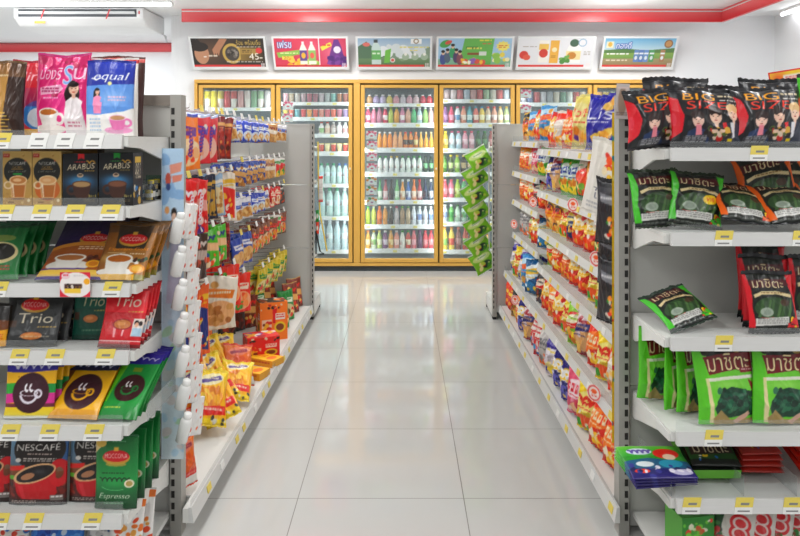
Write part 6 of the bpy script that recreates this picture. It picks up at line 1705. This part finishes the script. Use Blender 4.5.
dk = Pack('hanging_pouch', .13, .22, .03, art_pouch_dark(.13, .22), 'pillow', seed=301, wr=1.8, seal='#232428')
for (px, y0, Y, rz, lab) in ((614, 322, 2.40, -62, 'lower dark grey pouch hanging at the near corner of the right shelving'), (613, 243, 2.44, -58, 'middle dark grey pouch hanging at the near corner of the right shelving'), (612, 285, 2.50, -70, 'rear dark grey pouch hanging at the near corner of the right shelving')):
    dk.place((XY(px, Y) - .012, Y, ZY(y0, Y)), (R(2), R(3), R(rz)), lab, 'hanging pouch', 'dark pouches at the near corner')
wk = Pack('hanging_pouch', .15, .26, .03, art_pouch_white(.15, .26), 'pillow', seed=303, wr=1.5, seal='#e8e4dc')
wk.place((XY(598, 2.50), 2.50, ZY(214, 2.50)), (R(4), R(14), R(-48)), 'white and orange pouch hanging slanted in front of the second shelf', 'hanging pouch')
wk.place((XY(607, 2.56), 2.56, ZY(226, 2.56)), (R(2), R(4), R(-66)), 'white and orange pouch hanging behind the slanted one', 'hanging pouch')
pc = new_art(.05, .12, '#d8cfcc', 5, .003); pc.ell(.5, .5, .3, .4, '#b09a8a'); pc.rect(.1, .1, .9, .16, '#e8d8d4'); pc.small_print(.1, .8, .9, .92, '#8a7a78', 2)
o = link('hanging_card', sheet('hanging_card', .042, .115, pc)); o.location = (XY(618, 2.30) - .003, 2.255, ZY(119, 2.27)); o.rotation_euler = (0, R(3), R(-6)); tag(o, 'pale printed card hanging on the near right post beside the black bags', 'card')

# ---------------------------------------------------------------- green strip of bags at the far right corner
def art_gpack(w, h):
    a = new_art(w, h, '#8fc63a', 10, .005); a.ell(.5, .3, .42, .16, '#d8e8a0'); a.poly([(.2, .26), (.5, .18), (.82, .26), (.5, .4)], '#f0f6dc'); a.small_print(.3, .26, .72, .32, '#4a8a34', 1); a.ell(.55, .68, .22, .18, '#2f4a3a'); a.ell(.4, .62, .1, .09, '#e84a3a'); a.specks(.2, .55, .85, .9, ['#f0e8b0', '#5a9a34', '#c8d860'], 8, .08); a.rect(0, 0, 1, .05, '#6aa830')
    return a


gp_ = Pack('hanging_pouch', .19, .15, .04, art_gpack(.19, .15), 'pillow', seed=310, wr=1.6, seal='#dfe6d8')
for i, (px, py) in enumerate(((484, 158), (481, 175), (480, 192), (482, 209), (483, 226), (484, 243), (488, 260))):
    Y = 5.16 + .012 * (i % 2)
    gp_.place((XY(px, Y), Y, ZY(py + 10, Y)), (R(-12), R(-26 - 2 * (i % 3)), R(20 + 4 * (i % 2))), f'lime green snack pouch, {ORD[i]} from the top of the strip at the far right corner', 'hanging pouch')
MB().tube([(XY(489, 5.19), 5.19, 1.28), (XY(489, 5.19), 5.19, .35)], .006).obj('hanging_strip', solid('#e4e6e0', .4))
tag(bpy.data.objects['hanging_strip.001'] if 'hanging_strip.001' in bpy.data.objects else bpy.data.objects['hanging_strip'], 'white plastic strip that carries the lime green pouches', 'strip')
# small hanging things at the far left corner
ylw = MB().tube([(XY(318, 5.12), 5.12, 1.28), (XY(318.5, 5.12), 5.12, .95), (XY(320, 5.12), 5.12, .75), (XY(327, 5.12), 5.12, .47)], .006).obj('hanging_strap', solid('#eed25a', .5)); tag(ylw, 'thin yellow strap hanging at the far left rack corner', 'strap')
for (a0, b0, c0, d0, col, nm, lab) in ((318.5, 176, 323, 202, '#eceae6', 'hanging_card', 'white and red card hanging at the far left rack corner'), (315.8, 210, 319, 222, '#2f9a4a', 'hanging_pouch', 'small green pouch hanging low at the far left rack corner'), (315.8, 222, 319, 234, '#e8522c', 'hanging_pouch', 'small orange red pouch below the green one, far left corner')):
    x0, x1, z0, z1 = XY(a0, 5.1), XY(c0, 5.1), ZY(d0, 5.1), ZY(b0, 5.1)
    aa = Art(10, 24, col, 2.0, seed=2)
    if nm == 'hanging_card': aa.rect(0, 0, 1, .12, '#d8402c'); aa.rect(0, .9, 1, 1, '#d8402c'); aa.small_print(.1, .3, .9, .7, '#c8c4c0', 4)
    else: aa.ell(.5, .5, .3, .2, '#f0ece0')
    o = Pack(nm, x1 - x0, z1 - z0, .012, aa, 'pillow', seed=5, wr=.5).place(((x0 + x1) / 2, 5.1, z0), (0, 0, 0), lab, 'card' if nm == 'hanging_card' else 'hanging pouch')
bk = MB(); bk.tube([(0, 0, .17), (.03, 0, .02), (.06, 0, 0)], .006); bk.tube([(0, 0, .17), (0, 0, .0), (.06, 0, 0)], .006); o = bk.obj('black_clip', solid('#2a2a2a', .5)); o.location = (XY(316, 5.1), 5.1, ZY(254, 5.1)); tag(o, 'black wire clip hanging low at the far left rack corner', 'clip')
# ================================================================ packs on the hooks of the left run
def art_hang(w, h, base, panel, mark, food, seed, head=None, word=None, style=0):
    a = new_art(w, h, base, seed, .0036, 3); q = a.rs
    if style == 0: a.ell(.5, .68, .46, .24, panel); a.specks(.16, .54, .84, .88, food, 14, .12); a.poly([(.1, .2), (.9, .26), (.86, .42), (.14, .36)], mark); a.small_print(.2, .27, .8, .35, base, 1)
    elif style == 1: a.poly([(.1, .26), (.92, .36), (.85, .94), (.15, .88)], panel); a.specks(.16, .46, .84, .92, food, 14, .12); a.rect(0, .14, 1, .22, mark); a.small_print(.15, .25, .85, .3, mark, 1)
    else: a.poly([(0, .3), (1, .4), (1, .6), (0, .52)], panel); a.specks(.08, .58, .92, .96, food, 14, .12); swash(a, .16, .84, .24, .05, mark, 3, .05)
    a.ell(.2 + .6 * q.rand(), .15 + .2 * q.rand(), .1, .06, food[1])
    if word:
        for k in range(7): a.ell(.68 - .02 * k, .30 + .07 * k, .085, .04, mark, 1, .5); a.ell(.68 - .02 * k, .30 + .07 * k, .03, .015, base)
    if head: a.rect(0, 0, 1, .07, head); a.ell(.5, .035, .06, None, '#f4f4f4')
    return a


HK = {}


def hang(key, desc, w, h, d, *art, **kw):
    sd = 400 + len(HK)
    HK[key] = (Pack('hanging_pack', w, h, d, art_hang(w, h, *art[:4], sd, **kw), 'pillow', seed=sd, wr=2.3, back=art[0], waist=.05), desc)


B1 = ['#d8a868', '#c08a4a', '#e8c890']
hang('ora', 'orange sweet pack with purple lettering', .155, .235, .022, '#f2923a', '#f6d8b0', '#7a3f9a', ['#f0c090', '#e85a34', '#f6e0c0'], head='#2f48a8', word=1)
hang('red', 'red sweet pack with violet lettering', .145, .215, .022, '#d84450', '#f0c8b8', '#6a4aa8', ['#f0b8a0', '#e8e0d8', '#c8303a'], head='#b8c4dc', word=1)
hang('drd', 'dark red meat-stick pack', .085, .20, .018, '#7e1f22', '#a83228', '#e0b070', ['#5a1a18', '#b84a30', '#d89a50'], style=1)
hang('blu', 'bright blue snack pack', .10, .115, .030, '#2c50b8', '#dfe4ee', '#f4f6fa', ['#e0b870', '#f0e0c0', '#c88a4a'])
hang('wbl', 'white and blue cracker pack', .10, .115, .030, '#e6e6ea', '#d8b078', '#2f52b4', B1)
hang('tan', 'tan nut pack with white label', .10, .12, .032, '#caa06a', '#efe6d8', '#8a3a2a', B1, style=2)
hang('btn', 'blue and tan nut pack', .10, .12, .032, '#35509a', '#dcb074', '#f4e8d0', B1, style=2)
hang('grw', 'white pack with red print', .10, .125, .030, '#ebe8e2', '#d83a40', '#3a9a44', ['#d83a40', '#4aa04a', '#f0c84a'], style=1)
hang('rdp', 'bright red pouch', .085, .125, .026, '#d8302e', '#f0d8c8', '#f8ecd8', ['#e8a04a', '#f0e0c8', '#b81f24'])
hang('blk', 'black pouch with orange foot', .10, .13, .028, '#2e3030', '#4a4a48', '#e0e0d8', ['#e8682c', '#c8602a', '#3a3a38'], style=1)
hang('bigred', 'large scarlet candy pack', .13, .235, .022, '#d8262c', '#e8b0a8', '#f2eef6', ['#6a4a9a', '#f0d8d0', '#b81a22'], style=2, word=1)
hang('navy', 'dark navy stick pack', .075, .20, .014, '#23304e', '#c8a04a', '#d8b25a', ['#2a3a60', '#c8a860', '#1a2038'], style=1)
hang('lbl', 'pale blue stick pack', .075, .20, .016, '#a8c4dc', '#e8d8b0', '#f4f0e8', B1, style=1)
hang('ryw', 'red and yellow white-edged pack', .11, .24, .024, '#efe6da', '#d8362c', '#e8c03a', ['#d8362c', '#f0c040', '#f4e8d8'], style=1)
hang('grs', 'green and blue striped pack', .12, .175, .022, '#5fb83a', '#f0c8a0', '#2a4a8a', ['#e86a3a', '#f4e0c0', '#3a6ab0'], style=2)
hang('dtb', 'dark red tube pack', .05, .20, .03, '#8a1a22', '#6a1218', '#c85a50', ['#a82a2e', '#5a1014', '#c83a3a'], style=1)
hang('bpn', 'blue topped pack of tan nuts', .135, .17, .035, '#3f5cae', '#e0b878', '#f0f0f4', B1)
hang('brn', 'brown and red fruit pack', .11, .15, .032, '#8a5a44', '#e0c8a8', '#d84038', ['#d8362f', '#e8a04a', '#6aa04a'])
hang('pea', 'white and orange bag of nuts', .19, .25, .035, '#efe9dd', '#e7b98a', '#e0882c', ['#c8924e', '#d8a868', '#b87a3a'], style=0)
hang('ror', 'red and green fruit pouch', .125, .205, .024, '#e0402c', '#f0b890', '#f4e8d8', ['#f0a060', '#5aa84a', '#e86a3a'], style=0)
hang('dbr', 'dark brown pouch with pale label', .12, .20, .022, '#4a3630', '#c8b8b0', '#d8d0cc', ['#8a4a3a', '#c85a40', '#5a4a44'], style=2)
hang('stk', 'orange and blue stick pack', .085, .30, .018, '#e8732c', '#2f4488', '#f0c84a', ['#2f4488', '#d8402c', '#f0d060'], style=1)
hang('ygr', 'yellow and green peanut pack', .11, .15, .034, '#d8c44a', '#e8dca8', '#3a8a44', ['#c8a860', '#5aa04a', '#d83a34'])

HNAME = {}


def hook_pack(key, y, z, n, gap, rowname, i, rz=70, first=0.0, drop=-.006):
    """n packs hang one behind the other on the hook at world y, hook height z"""
    pk, desc = HK[key]
    hook(y, z)
    for j in range(n):
        xo = HTIP - .014 - first - j * gap
        x, yy, _ = LG(xo, y, 0)
        zz = z + drop - pk.h - random.uniform(0, .006)
        pos = 'front' if j == 0 else ORD[j] + ' back'
        pk.place((x, yy, zz), (R(random.uniform(-5, 5)), R(random.uniform(-5, 5)), R(rz + random.uniform(-12, 12))), f'{desc}, {pos}, {ORD[i]} hook from near end, {rowname}', 'hanging pack', f'{desc}s, {rowname}', kids=False)


def hook_row(z, ys, keys, rowname, n=3, gap=.052, rz=70, first=0.0):
    for i, (y, k) in enumerate(zip(ys, keys)): hook_pack(k, y, z, n, gap, rowname, i, rz, first)


for z in (1.405, 1.175, .985, .79, .52): crossbar(3.62, 4.93, z)
for z in (1.415, 1.14, .90, .66): crossbar(2.36, 3.60, z)
FY = [3.68 + .172 * i for i in range(8)]
hook_row(1.415, [2.83, 2.97, 3.09, 3.20, 3.29, 3.38, 3.52], ['ora', 'red', 'red', 'drd', 'drd', 'drd', 'wbl'], 'top near row', 3, .04, 58)
hook_row(1.405, FY, ['blu', 'blu', 'blu', 'blu', 'blu', 'tan', 'wbl', 'wbl'], 'top far row', 4, .04, 68)
hook_row(1.14, [2.80, 2.95, 3.06, 3.17, 3.30, 3.46], ['bigred', 'bigred', 'navy', 'navy', 'lbl', 'ryw'], 'second near row', 3, .04, 58)
hook_row(1.175, FY, ['btn', 'btn', 'btn', 'btn', 'tan', 'tan', 'grw', 'grw'], 'second far row', 4, .04, 68)
hook_row(.90, [2.80, 2.98, 3.14, 3.30, 3.42], ['dbr', 'dbr', 'grs', 'grs', 'dtb'], 'third near row', 3, .04, 56)
hook_row(.985, [3.66] + FY[1:], ['wbl', 'wbl', 'blu', 'blu', 'wbl', 'rdp', 'rdp', 'blk'], 'third far row', 4, .04, 68)
hook_row(.66, [2.80, 2.92, 3.04, 3.26, 3.52], ['stk', 'stk', 'stk', 'pea', 'ror'], 'fourth near row', 3, .045, 45)
hook_row(.79, [3.66, 3.84] + FY[2:], ['bpn', 'bpn', 'brn', 'brn', 'brn', 'brn', 'grw', 'brn'], 'fourth far row', 3, .05, 66)
hook_row(.58, [3.72], ['ror'], 'lowest near row', 3, .045, 45)
hook_row(.52, FY[3:], ['ygr', 'ygr', 'ygr', 'ygr', 'ygr'], 'lowest far row', 2, .05, 62)

# ---------------------------------------------------------------- things on the left deck
ZD = .1058


def art_noodle(w, h, base, seed):
    a = new_art(w, h, base, seed, .003); a.rect(.08, .45, .42, .85, '#f0d0b8'); a.specks(.1, .5, .4, .82, ['#d8402c', '#f0b840', '#8a3a20'], 10, .09); a.poly([(.45, .2), (.62, .16), (.55, .55), (.47, .55)], '#d81f2c'); a.rect(.56, .3, .9, .46, '#f6f0e6'); a.small_print(.58, .32, .88, .44, '#d8302c', 2); a.ell(.72, .66, .2, .14, '#e8c83a'); a.ell(.72, .66, .14, .09, '#8a4a24'); a.specks(.05, .05, .95, .2, ['#3a2a24', '#e8d8c0', '#c83a2c'], 12, .05)
    return a


def deck_at(px, py):   # a pixel on the deck surface to the place it shows
    Y = (EYE - ZD) * F / (py - VY)
    return XY(px, Y), Y


n1 = art_noodle(.15, .235, '#ee8a34', 501); n1s = art_noodle(.12, .235, '#ec8430', 502)
x, y = deck_at(270, 343)
tp = new_art(.15, .12, '#3a2a26', 6, .004).specks(0, 0, 1, 1, ['#e88a3a', '#2a2220', '#d8d0c4', '#8a3a2a'], 20, .12)
Carton('noodle_carton', .165, .225, .12, n1, '#ee8a34', '#3a2a26', side_art=n1s, top_art=tp).place((XY(270, y) - .012, y + .11, ZD), (0, 0, R(24)), 'tall orange carton of noodle cups on the left deck', 'carton')
n2 = art_noodle(.17, .13, '#d8322e', 503); n2s = art_noodle(.13, .13, '#d02c2a', 504)
x, y = deck_at(262, 356)
tp2 = new_art(.17, .13, '#d83a38', 7, .004).specks(0, 0, 1, 1, ['#f0e4d8', '#b82024', '#8a6ab0', '#e8b040'], 18, .12)
Carton('noodle_carton', .175, .125, .13, n2, '#d8322e', '#d83a38', side_art=n2s, top_art=tp2).place((XY(264, y) - .012, y - .02, ZD), (0, 0, R(24)), 'low red carton of noodle cups in front of the orange one', 'carton')
yb = new_art(.2, .11, '#efb62c', 9, .004); yb.rect(.05, .1, .95, .9, '#f4c83e'); yb.small_print(.1, .25, .6, .6, '#d8542c', 2); yb.ell(.78, .5, .12, .3, '#e8862c')
for i, (px, py, lab) in enumerate(((247, 377, 'nearer flat yellow box lying on the left deck'), (262, 364, 'farther flat yellow box lying before the red carton'))):
    x, y = deck_at(px, py)
    Carton('biscuit_box', .2, .035, .10, new_art(.2, .035, '#e8a82c', 9, .004).small_print(.1, .3, .9, .7, '#c8502c', 1), '#e0a02a', '#efb62c', top_art=yb).place((x, y + .02, ZD), (0, 0, R(-20 - 6 * i)), lab, 'box')
dp = Pack('snack_pouch', .13, .21, .03, art_hang(.13, .21, '#2c2f2f', '#4a3a34', '#c8c8c0', ['#8a3a2c', '#5a2a24', '#a84a34'], 510, style=1), 'pouch', seed=510, seal='#232626', wr=1.2)
for i, (px, py, lab) in enumerate(((240, 341, 'nearest black pouch standing behind the cartons'), (250, 336, 'middle black pouch standing behind the cartons'), (259, 331, 'farthest black pouch standing behind the cartons'))):
    x, y = deck_at(px, py); dp.place((x - .10, y + .10, ZD + .002), (R(-4), 0, R(50)), lab, 'pouch', 'black pouches on the left deck')
fp2 = Pack('snack_pouch', .15, .13, .02, art_hang(.15, .13, '#4a9a34', '#2c3a2c', '#d8e8a0', ['#8ac04a', '#2a4a2a', '#c8d860'], 511, style=0), 'pillow', seed=511, wr=1.2)
x, y = deck_at(232, 349); fp2.place((x - .05, y - .02, ZD + .012), (R(-84), 0, R(30)), 'green pouch lying flat on the deck before the black pouches', 'pouch')
gt = Pack('snack_pouch', .13, .19, .04, art_hang(.13, .19, '#2f8a44', '#d8c8a0', '#f0f0e0', ['#d84a34', '#8a4a2a', '#f0d8a0'], 512, style=0), 'pouch', seed=512, seal='#2a7a3c', wr=1.6)
rt = Pack('snack_pouch', .13, .20, .04, art_hang(.13, .20, '#8a4434', '#e0b070', '#d83a34', ['#d8402c', '#e8c070', '#6a3a28'], 513, style=2), 'pouch', seed=513, seal='#c8a060', wr=1.6)
for i, (px, py, pk, dx, lab) in enumerate(((288, 340, gt, -.02, 'green pouch beside the orange carton, front of the far rows'), (294, 330, gt, -.02, 'second green pouch beyond the orange carton'), (299, 321, gt, -.02, 'third green pouch beyond the orange carton'), (303, 314, rt, -.02, 'brown and red pouch near the far end of the left deck'), (306.5, 308, rt, -.02, 'farthest brown and red pouch at the end of the left deck'),
                                           (283, 328, rt, -.14, 'brown pouch in the back row beyond the cartons'), (288, 319, gt, -.14, 'green pouch in the back row beyond the cartons'), (293, 312, rt, -.14, 'second brown pouch in the back row'), (297, 307, rt, -.14, 'farthest brown pouch in the back row'))):
    x, y = deck_at(px, py); pk.place((x - .06 + dx, y + .02, ZD + .002), (R(-7), 0, R(48)), lab, 'pouch')


def art_yel(w, h, s, red):
    a = new_art(w, h, '#f0be2c', s, .0034); a.vgrad(0, .35, '#f2dc3a', '#eec02e'); a.ell(.5, .18, .36, .12, '#f4ecc8', 1, -.2); a.poly([(.2, .2), (.78, .1), (.82, .18), (.24, .27)], '#6a5a9a'); a.small_print(.3, .15, .72, .2, '#f4ecc8', 1); a.ell(.5, .52, .36, .2, '#e8a02c'); a.specks(.2, .36, .8, .66, ['#f4d060', '#d88a24', '#f0b83c'], 14, .1); a.poly([(.05, .72), (.95, .66), (.95, .82), (.05, .88)], '#d8302c'); a.small_print(.2, .72, .85, .8, '#f6e8d8', 1); a.rect(0, .9, 1, 1, '#f2d838'); a.specks(.55, .86, .95, .98, ['#4a4a4a', '#e8e4da'], 6, .05)
    if red: a.rect(0, 0, 1, 1, '#c83a2c', .55); a.rect(0, .8, 1, 1, '#e4e2dc')
    return a


ysb = [Pack('snack_bag', .15, .215, .055, art_yel(.15, .215, 520, 0), 'pillow', seed=520, seal='#f0d030', wr=1.9), Pack('snack_bag', .15, .21, .06, art_yel(.15, .21, 524, 0), 'pillow', seed=524, seal='#f2d83a', wr=2.0), Pack('snack_bag', .145, .19, .05, art_yel(.145, .19, 522, 1), 'pillow', seed=522, seal='#d84a34', wr=1.8)]
YB_ = [(212, 444, 0, .03, -38, 16, 30, 'yellow snack bag leaning at the front of the deck pile'), (196, 440, 1, .03, -26, -6, 36, 'yellow snack bag left of the front one in the pile'), (228, 418, 0, .03, -44, -16, 36, 'yellow snack bag right in the pile with its red band low'), (205, 420, 1, .06, -40, 10, 40, 'yellow snack bag in the middle of the deck pile'),
       (220, 400, 1, .055, -45, -8, 30, 'yellow snack bag on top of the pile near the back'), (206, 396, 0, .03, -40, 4, 44, 'yellow snack bag at the left back of the pile'), (243, 398, 2, .02, -40, 10, 28, 'red and white snack bag lying beside the yellow pile'), (230, 384, 0, .03, -56, 6, 30, 'yellow snack bag at the far edge of the pile'), (214, 378, 2, .03, -50, 0, 40, 'red snack bag at the far left of the pile'),
       (228, 436, 1, .02, -48, -22, 20, 'yellow snack bag standing nearest the rail of the deck'), (236, 412, 1, .015, -62, 12, 10, 'yellow snack bag lying back against the pile by the rail'), (218, 412, 0, .10, -66, -10, 52, 'yellow snack bag lying on top of the pile, red band towards the aisle'), (202, 404, 1, .10, -58, 14, 20, 'yellow snack bag on top at the left of the pile'), (226, 390, 1, .08, -70, -14, 60, 'yellow snack bag lying on top at the back of the pile'),
       (190, 500, 2, .006, -10, 4, 66, 'orange red snack bag standing at the nearest end of the deck')]
for px, py, k, dz, lean, roll, rz, lab in YB_:
    x, y = deck_at(px, py); x = max(x, -1.08)
    ysb[k].place((x - .03, y + .05, ZD + dz + (.026 if lean < -30 else .014)), (R(lean), R(roll), R(rz)), lab, 'snack bag', scale=.8 if 'nearest end' in lab else 1.0)

# ---------------------------------------------------------------- banner strip with bottles at the near corner of the left run
bn = empty('banner_strip', (-.735, 2.205, .28), 0, 'light blue printed plastic banner hanging at the near left post', 'banner')
ba = new_art(.07, .99, '#c6dcee', 15, .0032); ba.vgrad(0, 1, '#c4dbef', '#dfe9ef'); ba.specks(0, .03, 1, .3, ['#c8dcf0', '#a0c0e0'], 12, .3); ba.poly([(.35, .055), (.9, .045), (.85, .075), (.4, .085)], '#e6a896'); ba.poly([(.45, .09), (.92, .085), (.86, .105), (.5, .112)], '#e29a88'); ba.ell(.3, .10, .12, .02, '#c86a5a'); ba.ell(.3, .125, .1, .012, '#4a5a8a')
ba.ell(.55, .21, .13, .018, '#3a3230'); ba.ell(.55, .225, .11, .017, '#e8c8b4'); ba.poly([(.45, .245), (.68, .245), (.8, .31), (.9, .5), (.2, .5), (.4, .31)], '#d4d2e4'); ba.poly([(.4, .25), (.48, .27), (.28, .33), (.2, .31)], '#e8c8b4'); ba.ell(.25, .2, .1, .012, '#e8b078'); ba.specks(0, .55, 1, .98, ['#c4dcec', '#dcd8d8', '#bcd8c0', '#e8e8ea'], 40, .2)
link('printed_sheet', sheet('printed_sheet', .07, .99, ba, FILM), bn)
MB().box(-.036, -.034, -.002, .03, 0, .99).obj('folded_edge', solid('#c8d8e6', .4), bn)
V, fc = lathe([(.014, 0), (.0185, .003), (.0195, .05), (.0185, .072), (.015, .080), (.010, .084), (.010, .09)], 14)
bme = make_mesh('white_bottle', V, fc, np.zeros((len(V), 3)) + rgb('#f2f2f0'), DRINK)
V, fc = lathe([(.0120, .083), (.0125, .084), (.0125, .098), (.010, .100)], 14); cme = make_mesh('cap', V, fc, np.zeros((len(V), 3)) + rgb('#fafaf8'), DRINK)
fa = new_art(.1, .13, '#eceae8', 18, .003); fa.specks(.05, .1, .95, .9, ['#e8845a', '#f0f0f0', '#e4e4e6', '#d8d8e0', '#f4f2f0', '#e8e4e0', '#d8604c', '#ececee'], 26, .07)
fpk = Pack('film_pack', .06, .115, .016, fa, 'pillow', seed=530, wr=1.8)
for i in range(7):
    py = 226 + 32 * i
    Y = 2.25
    x, zb = XY(184 + 1.1 * i, Y), ZY(py + 13, Y)
    o = link('hanging_bottle', bme); o.location = (x - .006, 2.172, zb); o.rotation_euler = (R(8), R(16), 0); tag(o, f'white bottle on the blue banner, {ORD[i]} from the top', 'bottle'); link('cap', cme, o)
    fpk.place((x + .026, 2.205, zb + .005), (R(-4), R(14), R(62)), f'red-dotted white packet beside the {ORD[i]} white bottle from the top', 'packet')
